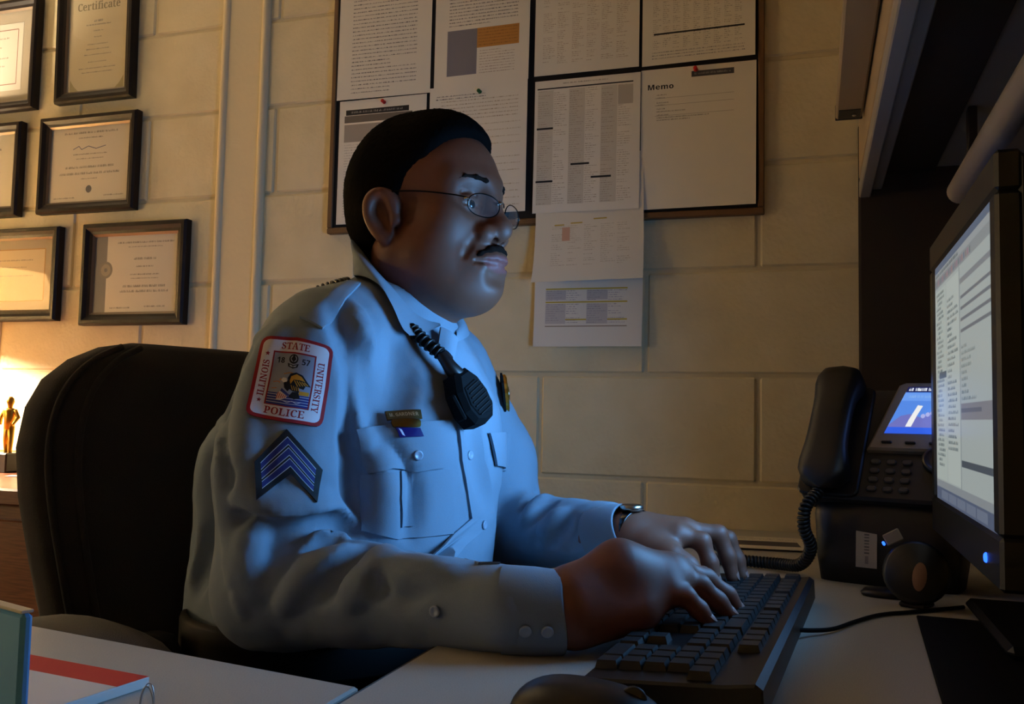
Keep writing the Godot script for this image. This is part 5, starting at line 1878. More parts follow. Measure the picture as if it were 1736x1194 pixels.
func wear(p: Node3D):
	# name plate, bar and ribbon pinned over the pocket
	var brass: StandardMaterial3D = sm("aged_brass", Color(0.47, 0.38, 0.20), 0.32, 1.0)
	var np := thing("name_plate", "brass name plate above the officer's chest pocket", "name plate", NAME_PLATE[0][0])
	var I := Transform3D(Basis.IDENTITY, -np.position)
	var im := blank(240, 64, Color(0.42, 0.36, 0.22))
	letter(im, "M. GARDNER", Vector2(122, 31), 26, Color(0.80, 0.76, 0.62), false, true, 0.0, 0.92)
	part("plate", conform(NAME_PLATE, NAME_PLATE_N, 8, 4, 0.0072, 0.003, I, 0.0, 0.0003), brass, np)
	var lt := picture(im, 0.35)
	lt.metallic = 0.7
	part("lettering", conform(inset(NAME_PLATE, 0.04), NAME_PLATE_N, 8, 4, 0.0077, 0.0002, I), lt, np)
	var bp := part("bar_pin", conform(BAR_PIN, BAR_PIN_N, 8, 4, 0.0085, 0.004, Transform3D(Basis.IDENTITY, -BAR_PIN[0][0]), 0.25, 0.0004), brass, null, Transform3D(Basis.IDENTITY, BAR_PIN[0][0]))
	tag(bp, "narrow brass bar pinned just below the name plate", "pin")
	im = blank(160, 60, Color(0.05, 0.07, 0.36))
	fill_poly(im, PackedVector2Array([Vector2(14, 4), Vector2(30, 12), Vector2(34, 54), Vector2(20, 44)]), Color(0.85, 0.87, 0.92))
	var rb := thing("ribbon_pin", "dark blue service ribbon pin with a white mark below the brass bar", "pin", RIBBON[0][0])
	part("ribbon", conform(RIBBON, RIBBON_N, 8, 4, 0.0080, 0.004, Transform3D(Basis.IDENTITY, -RIBBON[0][0])), picture(im, 0.3), rb)
	# badge on the far breast
	var bd := thing("badge", "gold badge on the far breast seen edge on", "badge", BADGE[0])
	var bx := facing(Vector3.ZERO, Vector3(0.92, 0.12, -0.38).normalized())
	var star_pts := []
	for k in 24:
		var a := TAU * k / 24
		star_pts.append(Vector2(cos(a) * 0.019, sin(a) * 0.026) * (1.0 if k % 2 == 0 else 0.9))
	part("shield", prism_mesh(star_pts, 0.003, 0.008, 0.0015), M.gold, bd, bx)
	part("seal", lathe_mesh([Vector2(0, 0), Vector2(0.010, 0), Vector2(0.009, 0.002), Vector2(0, 0.003)], 20), M.steel, bd, bx * place(Vector3(0, 0, 0.0078), Vector3(90, 0, 0)))
	var wide := []
	for q in star_pts:
		wide.append(q * 1.1)
	part("backing", prism_mesh(wide, 0.0, 0.003, 0.0005), M.black_matte, bd, bx)
	# radio speaker microphone clipped under the collar
	var mic := thing("radio_microphone", "black shoulder microphone with a ribbed grille clipped to the shirt front", "radio microphone", MIC[0])
	var nn: Vector3 = (MIC[1] as Vector3)
	var along: Vector3 = ((MIC_TOP[0] as Vector3) - MIC[0])
	along = (along - nn * along.dot(nn)).normalized()
	var mx := Transform3D(Basis(along.cross(nn), along, nn).scaled(Vector3.ONE * 0.9), nn * 0.004 - along * 0.012)
	part("housing", prism_mesh([Vector2(-0.014, 0.034), Vector2(0.012, 0.036), Vector2(0.024, 0.022), Vector2(0.030, 0.000), Vector2(0.028, -0.022), Vector2(0.018, -0.034), Vector2(-0.004, -0.038), Vector2(-0.022, -0.032), Vector2(-0.029, -0.014), Vector2(-0.026, 0.012)], 0.002, 0.028, 0.006), M.black_matte, mic, mx)
	part("grille_plate", prism_mesh([Vector2(-0.016, 0.014), Vector2(0.010, 0.018), Vector2(0.021, 0.008), Vector2(0.022, -0.018), Vector2(0.012, -0.028), Vector2(-0.014, -0.024), Vector2(-0.020, -0.008)], 0.027, 0.0295, 0.001), M.black_matte, mic, mx)
	for k in 7:
		part("grille_rib", box_mesh(Vector3(0.034 - 0.002 * absf(k - 3), 0.0016, 0.002), 0.0005), M.black_plastic, mic, mx * place(Vector3(0.001, 0.012 - k * 0.0058, 0.0302), Vector3(0, 0, 8)))
	part("talk_button", box_mesh(Vector3(0.006, 0.034, 0.014), 0.002), M.black_matte, mic, mx * at(-0.030, -0.004, 0.014))
	part("neck", loft([[Vector3(0, 0.032, 0.015), Vector3(0.011, 0, 0), Vector3(0, 0, 0.010)], [Vector3(-0.001, 0.048, 0.012), Vector3(0.0085, 0, 0), Vector3(0, 0, 0.008)], [Vector3(-0.002, 0.066, 0.010), Vector3(0.007, 0, 0), Vector3(0, 0, 0.007)]], 16, 0.8), M.black_plastic, mic, mx)
	var a0 := mx * Vector3(-0.002, 0.064, 0.010)
	var cp := spline([a0, (MIC_CLIP[0] as Vector3) - MIC[0] + (MIC_CLIP[1] as Vector3) * 0.010, (MIC_CLIP[0] as Vector3) - MIC[0] + (MIC_CLIP[1] as Vector3) * 0.003 + Vector3(-0.012, 0.018, 0.0)], 8)
	part("cord", tube_mesh(cp, 0.0065, 10), M.black_matte, mic)
	for i in range(1, cp.size() - 3, 2):
		part("cord_rib", tube_mesh(PackedVector3Array([cp[i], cp[i].lerp(cp[i + 1], 0.6)]), 0.0082, 10), M.black_plastic, mic)
	# coiled cord over the shoulder
	var path := spline([Vector3(-0.570, 1.052, 0.890), Vector3(-0.552, 1.070, 0.880), Vector3(-0.535, 1.080, 0.866), Vector3(-0.528, 1.087, 0.845)], 10)
	var coil := PackedVector3Array()
	for i in path.size() - 1:
		var d := (path[i + 1] - path[i]).normalized()
		var nx := d.cross(Vector3.UP).normalized()
		var ny := nx.cross(d)
		for k in 6:
			var a := TAU * (i * 6 + k) / 14.0
			coil.append(path[i].lerp(path[i + 1], k / 6.0) + (nx * cos(a) + ny * sin(a)) * 0.0050)
	var cc := part("coiled_cord", tube_mesh(coil, 0.0021, 6), M.black_plastic, null)
	tag(cc, "black coiled radio cord lying over the officer's near shoulder", "cord")
	# wrist watch
	var w := thing("wrist_watch", "dark wrist watch with a steel case on the officer's far wrist", "watch", WATCH_AT)
	var d := Vector3(0.80, 0.02, 0.60).normalized()
	var sx := Vector3.UP.cross(d).normalized()
	var sy := d.cross(sx)
	var wb := Basis(sx, d, sx.cross(d))
	var wx := Transform3D(Basis(sx, sy, d), Vector3.ZERO)
	var st := MB.new()
	var sp := PackedVector3Array()
	for q in [[-0.008, 0.0270], [-0.0075, 0.0290], [0.0075, 0.0285], [0.008, 0.0265]]:
		for k in 28:
			var a := TAU * k / 28
			sp.append(wx * Vector3(cos(a) * q[1], sin(a) * q[1], q[0]))
	st.grid(sp, 4, 28, true)
	part("strap", st.mesh(), M.black_gloss, w)
	part("case", lathe_mesh([Vector2(0, 0), Vector2(0.0125, 0), Vector2(0.0138, 0.003), Vector2(0.013, 0.006), Vector2(0.011, 0.007), Vector2(0, 0.007)], 24), M.steel, w, Transform3D(Basis(sx, sy, d), sy * 0.0265 + sx * -0.003))
	part("dial", lathe_mesh([Vector2(0, 0), Vector2(0.0106, 0), Vector2(0.0104, 0.0006), Vector2(0, 0.0008)], 24), M.black_gloss, w, Transform3D(Basis(sx, sy, d), sy * 0.0334 + sx * -0.003))
	# holster on the near hip
	var ho := thing("holster", "dark leather belt holster on the officer's near hip", "holster", Vector3(-0.635, 0.552, 0.985), deg_to_rad(-20))
	part("pouch", loft([[Vector3(0.0, -0.10, 0.0), Vector3(0.030, 0, 0), Vector3(0, 0, 0.016)], [Vector3(0, -0.02, 0), Vector3(0.042, 0, 0), Vector3(0, 0, 0.021)], [Vector3(-0.004, 0.05, 0), Vector3(0.040, 0, 0), Vector3(0, 0, 0.022)], [Vector3(-0.012, 0.085, 0), Vector3(0.026, 0, 0), Vector3(0, 0, 0.016)]], 20, 0.6), M.belt_leather, ho)
	part("grip", loft([[Vector3(-0.012, 0.08, 0.0), Vector3(0.022, 0, 0), Vector3(0, 0, 0.013)], [Vector3(-0.030, 0.115, 0), Vector3(0.024, 0, 0), Vector3(0, 0, 0.014)], [Vector3(-0.044, 0.135, 0), Vector3(0.020, 0, 0), Vector3(0, 0, 0.012)]], 16, 0.7), M.black_matte, ho)
	part("snap", lathe_mesh([Vector2(0, 0), Vector2(0.006, 0), Vector2(0.005, 0.002), Vector2(0, 0.003)], 14), M.brass, ho, place(Vector3(0.004, 0.06, 0.022), Vector3(90, 0, 0)))

func inset(c: Array, f: float) -> Array:
	var mid: Vector3 = (c[0][0] + c[0][-1] + c[-1][0] + c[-1][-1]) / 4.0
	var out := []
	for r in c:
		var row := []
		for q in r:
			row.append((q as Vector3).lerp(mid, f))
		out.append(row)
	return out

const PATCH_N := Vector3(0.3189, 0.2999, 0.8991)
const PATCH := [[Vector3(-0.5448, 0.9276, 1.0206), Vector3(-0.5082, 0.9207, 1.0078), Vector3(-0.4776, 0.9147, 0.9846)], [Vector3(-0.5454, 0.9675, 1.0058), Vector3(-0.5071, 0.9616, 0.9970), Vector3(-0.4756, 0.9566, 0.9767)], [Vector3(-0.5432, 1.0073, 0.9949), Vector3(-0.5082, 1.0073, 0.9858), Vector3(-0.4760, 0.9964, 0.9664)]]
const CHEVRON_N := Vector3(0.5622, 0.0421, 0.8259)
const CHEVRON := [[Vector3(-0.5168, 0.8448, 1.0363), Vector3(-0.4940, 0.8701, 1.0130), Vector3(-0.4706, 0.8418, 1.0011)], [Vector3(-0.5245, 0.8815, 1.0312), Vector3(-0.5036, 0.9137, 1.0081), Vector3(-0.4728, 0.8733, 0.9890)]]
const FLAP_N := Vector3(0.7720, 0.0508, 0.6336)
const FLAP := [[Vector3(-0.4486, 0.8678, 0.9361), Vector3(-0.4273, 0.8730, 0.9251), Vector3(-0.4108, 0.8692, 0.8977), Vector3(-0.3876, 0.8737, 0.8670)], [Vector3(-0.4554, 0.8919, 0.9394), Vector3(-0.4349, 0.8943, 0.9136), Vector3(-0.4111, 0.8959, 0.8988), Vector3(-0.3851, 0.9010, 0.8611)], [Vector3(-0.4594, 0.9142, 0.9426), Vector3(-0.4404, 0.9183, 0.9112), Vector3(-0.4131, 0.9227, 0.8962), Vector3(-0.3854, 0.9259, 0.8548)]]
const FAR_FLAP_N := Vector3(0.9146, 0.1335, 0.3816)
const FAR_FLAP := [[Vector3(-0.3636, 0.8715, 0.7729), Vector3(-0.3885, 0.8589, 0.6530)], [Vector3(-0.3671, 0.9104, 0.7908), Vector3(-0.3897, 0.9079, 0.6426)]]
const PLACKET_N := Vector3(0.8785, 0.4216, 0.2247)
const PLACKET := [[Vector3(-0.2865, 0.7981, 1.0341), Vector3(-0.2678, 0.7987, 1.0297)], [Vector3(-0.3733, 0.8133, 0.8250), Vector3(-0.3688, 0.8068, 0.7578)], [Vector3(-0.3786, 0.8810, 0.8475), Vector3(-0.3692, 0.8794, 0.7992)], [Vector3(-0.3856, 0.9339, 0.8513), Vector3(-0.3786, 0.9344, 0.8093)], [Vector3(-0.3987, 0.9741, 0.8432), Vector3(-0.3911, 0.9756, 0.8104)], [Vector3(-0.4130, 1.0019, 0.8334), Vector3(-0.4050, 1.0039, 0.8035)]]
const PLEAT_N := Vector3(0.7361, 0.0482, 0.6751)
const PLEAT := [[Vector3(-0.4215, 0.8099, 0.9113), Vector3(-0.4134, 0.8099, 0.8957)], [Vector3(-0.4191, 0.8419, 0.9186), Vector3(-0.4166, 0.8412, 0.8923)], [Vector3(-0.4231, 0.8695, 0.9132), Vector3(-0.4150, 0.8704, 0.8993)]]
const POCKET_N := Vector3(0.7586, 0.0733, 0.6474)
const POCKET := [[Vector3(-0.4511, 0.8085, 0.9420), Vector3(-0.4209, 0.7980, 0.9161), Vector3(-0.3824, 0.7994, 0.8539)], [Vector3(-0.4587, 0.8378, 0.9307), Vector3(-0.4196, 0.8390, 0.9216), Vector3(-0.3832, 0.8352, 0.8543)], [Vector3(-0.4585, 0.8654, 0.9329), Vector3(-0.4234, 0.8696, 0.9157), Vector3(-0.3845, 0.8709, 0.8606)]]
const EPAULET_N := Vector3(0.3354, 0.7801, 0.5282)
const EPAULET := [[Vector3(-0.4885, 1.0171, 0.9715), Vector3(-0.4845, 1.0458, 0.9376), Vector3(-0.4979, 1.0785, 0.8719)], [Vector3(-0.5145, 1.0290, 0.9734), Vector3(-0.5049, 1.0533, 0.9427), Vector3(-0.5132, 1.0811, 0.8761)]]
const NAME_PLATE_N := Vector3(0.6611, 0.1841, 0.7274)
const NAME_PLATE := [[Vector3(-0.4415, 0.9221, 0.9092), Vector3(-0.4094, 0.9253, 0.8921)], [Vector3(-0.4463, 0.9322, 0.9072), Vector3(-0.4116, 0.9350, 0.8909)]]
const BAR_PIN_N := Vector3(0.6607, 0.1609, 0.7332)
const BAR_PIN := [[Vector3(-0.4331, 0.9140, 0.9114), Vector3(-0.4100, 0.9163, 0.8949)], [Vector3(-0.4388, 0.9221, 0.9075), Vector3(-0.4107, 0.9247, 0.8937)]]
const RIBBON_N := Vector3(0.6822, 0.1223, 0.7209)
const RIBBON := [[Vector3(-0.4255, 0.9053, 0.9107), Vector3(-0.4070, 0.9068, 0.8930)], [Vector3(-0.4308, 0.9140, 0.9104), Vector3(-0.4104, 0.9157, 0.8955)]]
const BTN_FLAP := [Vector3(-0.4103, 0.8870, 0.8985), Vector3(0.7367, 0.0221, 0.6758)]
const BTN_A := [Vector3(-0.3805, 0.8852, 0.8186), Vector3(0.9708, 0.0368, 0.2368)]
const BTN_B := [Vector3(-0.3688, 0.8039, 0.7973), Vector3(0.9952, -0.0236, 0.0951)]
const BADGE := [Vector3(-0.4035, 0.9611, 0.6327), Vector3(0.9317, 0.3557, 0.0733)]
const MIC := [Vector3(-0.3901, 0.9553, 0.8451), Vector3(0.8742, 0.3526, 0.3340)]
const MIC_TOP := [Vector3(-0.4135, 0.9911, 0.8525), Vector3(0.7668, 0.5367, 0.3521)]
const MIC_CLIP := [Vector3(-0.4302, 1.0110, 0.8574), Vector3(0.7748, 0.5212, 0.3577)]
const COIL_A := [Vector3(-0.5337, 1.0798, 0.8981), Vector3(-0.1188, 0.9609, 0.2499)]
const COIL_B := [Vector3(-0.5164, 1.0828, 0.8927), Vector3(0.0978, 0.9547, 0.2810)]
const COIL_C := [Vector3(-0.4985, 1.0859, 0.8870), Vector3(0.2998, 0.9069, 0.2961)]
const SLIT := [Vector3(-0.3926, 0.8752, 0.8753), Vector3(0.8455, -0.0250, 0.5334)]
const BTN_SLEEVE := [Vector3(-0.3160, 0.7592, 1.0590), Vector3(-0.2313, 0.0181, 0.9727)]
const COLLAR_TOP := [Vector3(-0.5561, 1.1600, 0.7516), Vector3(-0.5534, 1.1536, 0.7825), Vector3(-0.5356, 1.1353, 0.8080), Vector3(-0.5074, 1.1081, 0.8211), Vector3(-0.4815, 1.0820, 0.8200), Vector3(-0.4584, 1.0562, 0.8080), Vector3(-0.4440, 1.0371, 0.7902)]
const COLLAR_LOW := [Vector3(-0.5171, 1.0937, 0.8534), Vector3(-0.5052, 1.0923, 0.8566), Vector3(-0.4885, 1.0862, 0.8615), Vector3(-0.4708, 1.0745, 0.8686), Vector3(-0.4536, 1.0540, 0.8780), Vector3(-0.4316, 1.0197, 0.8770), Vector3(-0.4178, 1.0360, 0.8205)]
const COLLAR_FAR_TOP := [Vector3(-0.4376, 1.0371, 0.7536), Vector3(-0.4479, 1.0611, 0.7276), Vector3(-0.4866, 1.1081, 0.7029), Vector3(-0.5314, 1.1458, 0.7129), Vector3(-0.5561, 1.1600, 0.7516)]
const COLLAR_FAR_LOW := [Vector3(-0.4055, 1.0169, 0.8035), Vector3(-0.4307, 1.0388, 0.6898), Vector3(-0.4770, 1.0600, 0.6487), Vector3(-0.5572, 1.0850, 0.6760), Vector3(-0.5171, 1.0937, 0.8534)]
const LAPEL := [Vector3(-0.4158, 1.0347, 0.8239), Vector3(-0.4007, 1.0220, 0.8062), Vector3(-0.3970, 0.9954, 0.8265), Vector3(-0.4132, 1.0118, 0.8365)]
const CUFF_NEAR := [Vector3(-0.2621, 0.7618, 1.0376), Vector3(-0.2359, 0.7613, 1.0289), Vector3(-0.2102, 0.7608, 1.0205)]
const CUFF_FAR := [Vector3(-0.2390, 0.7897, 0.7541), Vector3(-0.2163, 0.7968, 0.7629), Vector3(-0.1975, 0.8010, 0.7718)]
const WATCH_AT := Vector3(-0.1948, 0.8005, 0.7719)
const NAILS := [[Vector3(-0.0728, 0.7550, 0.8733), Vector3(0.7847, 0.6161, -0.0681), Vector3(0.5853, -0.7726, -0.2458)], [Vector3(-0.0648, 0.7562, 0.8993), Vector3(0.7946, 0.6027, -0.0731), Vector3(0.5710, -0.7829, -0.2472)], [Vector3(-0.0699, 0.7594, 0.9387), Vector3(0.7329, 0.6792, -0.0377), Vector3(0.6599, -0.7234, -0.2031)], [Vector3(-0.0853, 0.7588, 0.9743), Vector3(0.7484, 0.6629, -0.0215), Vector3(0.6577, -0.7460, -0.1043)], [Vector3(-0.0969, 0.7591, 0.7782), Vector3(0.9525, 0.2931, 0.0832), Vector3(0.2831, -0.9524, 0.1133)], [Vector3(-0.0805, 0.7592, 0.7443), Vector3(0.9642, 0.2549, 0.0731), Vector3(0.2480, -0.9644, 0.0918)], [Vector3(-0.0723, 0.7564, 0.7149), Vector3(0.9288, 0.3561, 0.1030), Vector3(0.3377, -0.9274, 0.1608)]]

# ---------------------------------------------------------------- the officer's shapes
const HEAD := [
	[1, 0, 0.004, 0.045, 0, 0.088, 0.083, 0.0735, 0, 0, 0.01],
	[1, 0, 0.053, 0.043, 0, 0.047, 0.054, 0.055, 0, 0, 0.04],
	[0, 0, 0.095, 0.03, 0.012, 0.076, 0.031, 0.047, 0.015, 0.012, 0.018],
	[0, 0, 0.095, 0.03, -0.012, 0.076, 0.031, -0.047, 0.015, 0.012, 0.018],
	[1, 0, 0.043, -0.03, 0, 0.052, 0.066, 0.053, 0, 0, 0.04],
	[0, 0, 0.062, -0.014, 0.046, 0.062, -0.014, 0.046, 0.02, 0.02, 0.028],
	[0, 0, 0.062, -0.014, -0.046, 0.062, -0.014, -0.046, 0.02, 0.02, 0.028],
	[0, 0, -0.006, -0.046, 0.05, 0.058, -0.088, 0.018, 0.022, 0.019, 0.04],
	[0, 0, -0.006, -0.046, -0.05, 0.058, -0.088, -0.018, 0.022, 0.019, 0.04],
	[0, 0, 0.038, -0.052, 0.04, 0.038, -0.052, 0.04, 0.028, 0.028, 0.035],
	[0, 0, 0.038, -0.052, -0.04, 0.038, -0.052, -0.04, 0.028, 0.028, 0.035],
	[0, 0, 0.0765, -0.084, 0, 0.0765, -0.084, 0, 0.021, 0.021, 0.028],
	[1, 0, 0.04, -0.086, 0, 0.044, 0.023, 0.042, 0, 0, 0.04],
	[1, 0, 0.074, -0.06, 0, 0.034, 0.033, 0.029, 0, 0, 0.024],
	[0, 1, 0.11, 0.01, 0.035, 0.11, 0.01, 0.035, 0.0195, 0.0195, 0.016],
	[0, 1, 0.11, 0.01, -0.035, 0.11, 0.01, -0.035, 0.0195, 0.0195, 0.016],
	[0, 0, 0.0815, 0.007, 0.033, 0.0815, 0.007, 0.033, 0.0146, 0.0146, 0.005],
	[0, 0, 0.0815, 0.007, -0.033, 0.0815, 0.007, -0.033, 0.0146, 0.0146, 0.005],
	[0, 1, 0.0935, 0.0155, 0.022, 0.0945, 0.0185, 0.033, 0.0014, 0.0016, 0.003],
	[0, 1, 0.0945, 0.0185, 0.033, 0.088, 0.0165, 0.045, 0.0016, 0.0014, 0.003],
	[0, 1, 0.0935, 0.0155, -0.022, 0.0945, 0.0185, -0.033, 0.0014, 0.0016, 0.003],
	[0, 1, 0.0945, 0.0185, -0.033, 0.088, 0.0165, -0.045, 0.0016, 0.0014, 0.003],
	[0, 0, 0.1, 0.016, 0, 0.111, -0.02, 0, 0.0085, 0.0115, 0.014],
	[0, 0, 0.113, -0.026, 0, 0.113, -0.026, 0, 0.0128, 0.0128, 0.01],
	[0, 0, 0.1, -0.031, 0.018, 0.1, -0.031, 0.018, 0.0112, 0.0112, 0.008],
	[0, 0, 0.1, -0.031, -0.018, 0.1, -0.031, -0.018, 0.0112, 0.0112, 0.008],
	[0, 1, 0.1085, -0.0475, 0.0085, 0.105, -0.033, 0.009, 0.0054, 0.0036, 0.003],
	[0, 1, 0.1085, -0.0475, -0.0085, 0.105, -0.033, -0.009, 0.0054, 0.0036, 0.003],
	[0, 1, 0.0945, -0.037, 0.032, 0.0895, -0.047, 0.0375, 0.001, 0.0018, 0.007],
	[0, 1, 0.0895, -0.047, 0.0375, 0.0835, -0.059, 0.042, 0.0018, 0.0008, 0.007],
	[0, 1, 0.0945, -0.037, -0.032, 0.0895, -0.047, -0.0375, 0.001, 0.0018, 0.007],
	[0, 1, 0.0895, -0.047, -0.0375, 0.0835, -0.059, -0.042, 0.0018, 0.0008, 0.007],
	[0, 0, 0.104, -0.0612, 0, 0.103, -0.0602, 0.01, 0.007, 0.007, 0.006],
	[0, 0, 0.103, -0.0602, 0.01, 0.0985, -0.0628, 0.021, 0.007, 0.0058, 0.006],
	[0, 0, 0.0985, -0.0628, 0.021, 0.0925, -0.0652, 0.031, 0.0058, 0.0025, 0.006],
	[0, 0, 0.104, -0.0612, 0, 0.103, -0.0602, -0.01, 0.007, 0.007, 0.006],
	[0, 0, 0.103, -0.0602, -0.01, 0.0985, -0.0628, -0.021, 0.007, 0.0058, 0.006],
	[0, 0, 0.0985, -0.0628, -0.021, 0.0925, -0.0652, -0.031, 0.0058, 0.0025, 0.006],
	[0, 0, 0.1012, -0.0738, 0, 0.1002, -0.073, 0.011, 0.0085, 0.008, 0.006],
	[0, 0, 0.1002, -0.073, 0.011, 0.0962, -0.0706, 0.021, 0.008, 0.0065, 0.006],
	[0, 0, 0.0962, -0.0706, 0.021, 0.0918, -0.0672, 0.03, 0.0065, 0.0025, 0.006],
	[0, 0, 0.1012, -0.0738, 0, 0.1002, -0.073, -0.011, 0.0085, 0.008, 0.006],
	[0, 0, 0.1002, -0.073, -0.011, 0.0962, -0.0706, -0.021, 0.008, 0.0065, 0.006],
	[0, 0, 0.0962, -0.0706, -0.021, 0.0918, -0.0672, -0.03, 0.0065, 0.0025, 0.006],
	[0, 1, 0.1125, -0.0672, 0, 0.11, -0.0668, 0.012, 0.0018, 0.0018, 0.004],
	[0, 1, 0.11, -0.0668, 0.012, 0.104, -0.0662, 0.023, 0.0018, 0.0018, 0.004],
	[0, 1, 0.104, -0.0662, 0.023, 0.094, -0.0656, 0.034, 0.0018, 0.0016, 0.004],
	[0, 1, 0.1125, -0.0672, 0, 0.11, -0.0668, -0.012, 0.0018, 0.0018, 0.004],
	[0, 1, 0.11, -0.0668, -0.012, 0.104, -0.0662, -0.023, 0.0018, 0.0018, 0.004],
	[0, 1, 0.104, -0.0662, -0.023, 0.094, -0.0656, -0.034, 0.0018, 0.0016, 0.004],
	[0, 1, 0.109, -0.083, -0.014, 0.109, -0.083, 0.014, 0.007, 0.007, 0.016],
	[0, 1, 0.0945, 0.003, 0.0235, 0.0975, 0.0035, 0.0325, 0.002, 0.0032, 0.002],
	[0, 1, 0.0975, 0.0035, 0.0325, 0.0905, 0.003, 0.044, 0.0032, 0.0015, 0.002],
	[0, 1, 0.0945, 0.003, -0.0235, 0.0975, 0.0035, -0.0325, 0.002, 0.0032, 0.002],
	[0, 1, 0.0975, 0.0035, -0.0325, 0.0905, 0.003, -0.044, 0.0032, 0.0015, 0.002],
	[0, 0, -0.005, 0.007, 0.077, -0.001, -0.018, 0.074, 0.0165, 0.0115, 0.01, -0.3011, 0, 0.9536, 0.28],
	[0, 0, -0.005, 0.007, -0.077, -0.001, -0.018, -0.074, 0.0165, 0.0115, 0.01, -0.3011, 0, -0.9536, 0.28],
	[0, 0, 0.012, -0.002, 0.074, 0.0126, 0.0018, 0.0747, 0.003, 0.0032, 0.008],
	[0, 0, 0.0126, 0.0018, 0.0747, 0.0134, 0.0071, 0.0758, 0.0032, 0.0035, 0.008],
	[0, 0, 0.0134, 0.0071, 0.0758, 0.013, 0.012, 0.077, 0.0035, 0.0037, 0.008],
	[0, 0, 0.013, 0.012, 0.077, 0.0109, 0.0161, 0.0783, 0.0037, 0.004, 0.008],
	[0, 0, 0.0109, 0.0161, 0.0783, 0.0076, 0.0198, 0.0796, 0.004, 0.0041, 0.008],
	[0, 0, 0.0076, 0.0198, 0.0796, 0.004, 0.0225, 0.081, 0.0041, 0.0041, 0.008],
	[0, 0, 0.004, 0.0225, 0.081, 0.0001, 0.0239, 0.0824, 0.0041, 0.0042, 0.008],
	[0, 0, 0.0001, 0.0239, 0.0824, -0.0041, 0.0243, 0.0839, 0.0042, 0.0042, 0.008],
	[0, 0, -0.0041, 0.0243, 0.0839, -0.008, 0.0235, 0.085, 0.0042, 0.0043, 0.008],
	[0, 0, -0.008, 0.0235, 0.085, -0.0114, 0.0214, 0.0858, 0.0043, 0.0044, 0.008],
	[0, 0, -0.0114, 0.0214, 0.0858, -0.0144, 0.018, 0.0864, 0.0044, 0.0044, 0.008],
	[0, 0, -0.0144, 0.018, 0.0864, -0.0165, 0.014, 0.0865, 0.0044, 0.0044, 0.008],
	[0, 0, -0.0165, 0.014, 0.0865, -0.0176, 0.0091, 0.0862, 0.0044, 0.0045, 0.008],
	[0, 0, -0.0176, 0.0091, 0.0862, -0.0179, 0.0035, 0.0855, 0.0045, 0.0045, 0.008],
	[0, 0, -0.0179, 0.0035, 0.0855, -0.0175, -0.002, 0.0845, 0.0045, 0.0045, 0.008],
	[0, 0, -0.0175, -0.002, 0.0845, -0.0164, -0.0072, 0.0831, 0.0045, 0.0046, 0.008],
	[0, 0, -0.0164, -0.0072, 0.0831, -0.0147, -0.0123, 0.0813, 0.0046, 0.0047, 0.008],
	[0, 0, -0.0147, -0.0123, 0.0813, -0.0125, -0.017, 0.0795, 0.0047, 0.0051, 0.008],
	[0, 0, -0.0125, -0.017, 0.0795, -0.0093, -0.0215, 0.0775, 0.0051, 0.0054, 0.008],
	[0, 0, -0.0093, -0.0215, 0.0775, -0.0056, -0.0256, 0.0754, 0.0054, 0.0058, 0.008],
	[0, 0, -0.0056, -0.0256, 0.0754, -0.003, -0.0285, 0.074, 0.0058, 0.0062, 0.008],
	[0, 0, 0.012, -0.002, -0.074, 0.0126, 0.0018, -0.0747, 0.003, 0.0032, 0.008],
	[0, 0, 0.0126, 0.0018, -0.0747, 0.0134, 0.0071, -0.0758, 0.0032, 0.0035, 0.008],
	[0, 0, 0.0134, 0.0071, -0.0758, 0.013, 0.012, -0.077, 0.0035, 0.0037, 0.008],
	[0, 0, 0.013, 0.012, -0.077, 0.0109, 0.0161, -0.0783, 0.0037, 0.004, 0.008],
	[0, 0, 0.0109, 0.0161, -0.0783, 0.0076, 0.0198, -0.0796, 0.004, 0.0041, 0.008],
	[0, 0, 0.0076, 0.0198, -0.0796, 0.004, 0.0225, -0.081, 0.0041, 0.0041, 0.008],
	[0, 0, 0.004, 0.0225, -0.081, 0.0001, 0.0239, -0.0824, 0.0041, 0.0042, 0.008],
	[0, 0, 0.0001, 0.0239, -0.0824, -0.0041, 0.0243, -0.0839, 0.0042, 0.0042, 0.008],
	[0, 0, -0.0041, 0.0243, -0.0839, -0.008, 0.0235, -0.085, 0.0042, 0.0043, 0.008],
	[0, 0, -0.008, 0.0235, -0.085, -0.0114, 0.0214, -0.0858, 0.0043, 0.0044, 0.008],
	[0, 0, -0.0114, 0.0214, -0.0858, -0.0144, 0.018, -0.0864, 0.0044, 0.0044, 0.008],
	[0, 0, -0.0144, 0.018, -0.0864, -0.0165, 0.014, -0.0865, 0.0044, 0.0044, 0.008],
	[0, 0, -0.0165, 0.014, -0.0865, -0.0176, 0.0091, -0.0862, 0.0044, 0.0045, 0.008],
	[0, 0, -0.0176, 0.0091, -0.0862, -0.0179, 0.0035, -0.0855, 0.0045, 0.0045, 0.008],
	[0, 0, -0.0179, 0.0035, -0.0855, -0.0175, -0.002, -0.0845, 0.0045, 0.0045, 0.008],
	[0, 0, -0.0175, -0.002, -0.0845, -0.0164, -0.0072, -0.0831, 0.0045, 0.0046, 0.008],
	[0, 0, -0.0164, -0.0072, -0.0831, -0.0147, -0.0123, -0.0813, 0.0046, 0.0047, 0.008],
	[0, 0, -0.0147, -0.0123, -0.0813, -0.0125, -0.017, -0.0795, 0.0047, 0.0051, 0.008],
	[0, 0, -0.0125, -0.017, -0.0795, -0.0093, -0.0215, -0.0775, 0.0051, 0.0054, 0.008],
	[0, 0, -0.0093, -0.0215, -0.0775, -0.0056, -0.0256, -0.0754, 0.0054, 0.0058, 0.008],
	[0, 0, -0.0056, -0.0256, -0.0754, -0.003, -0.0285, -0.074, 0.0058, 0.0062, 0.008],
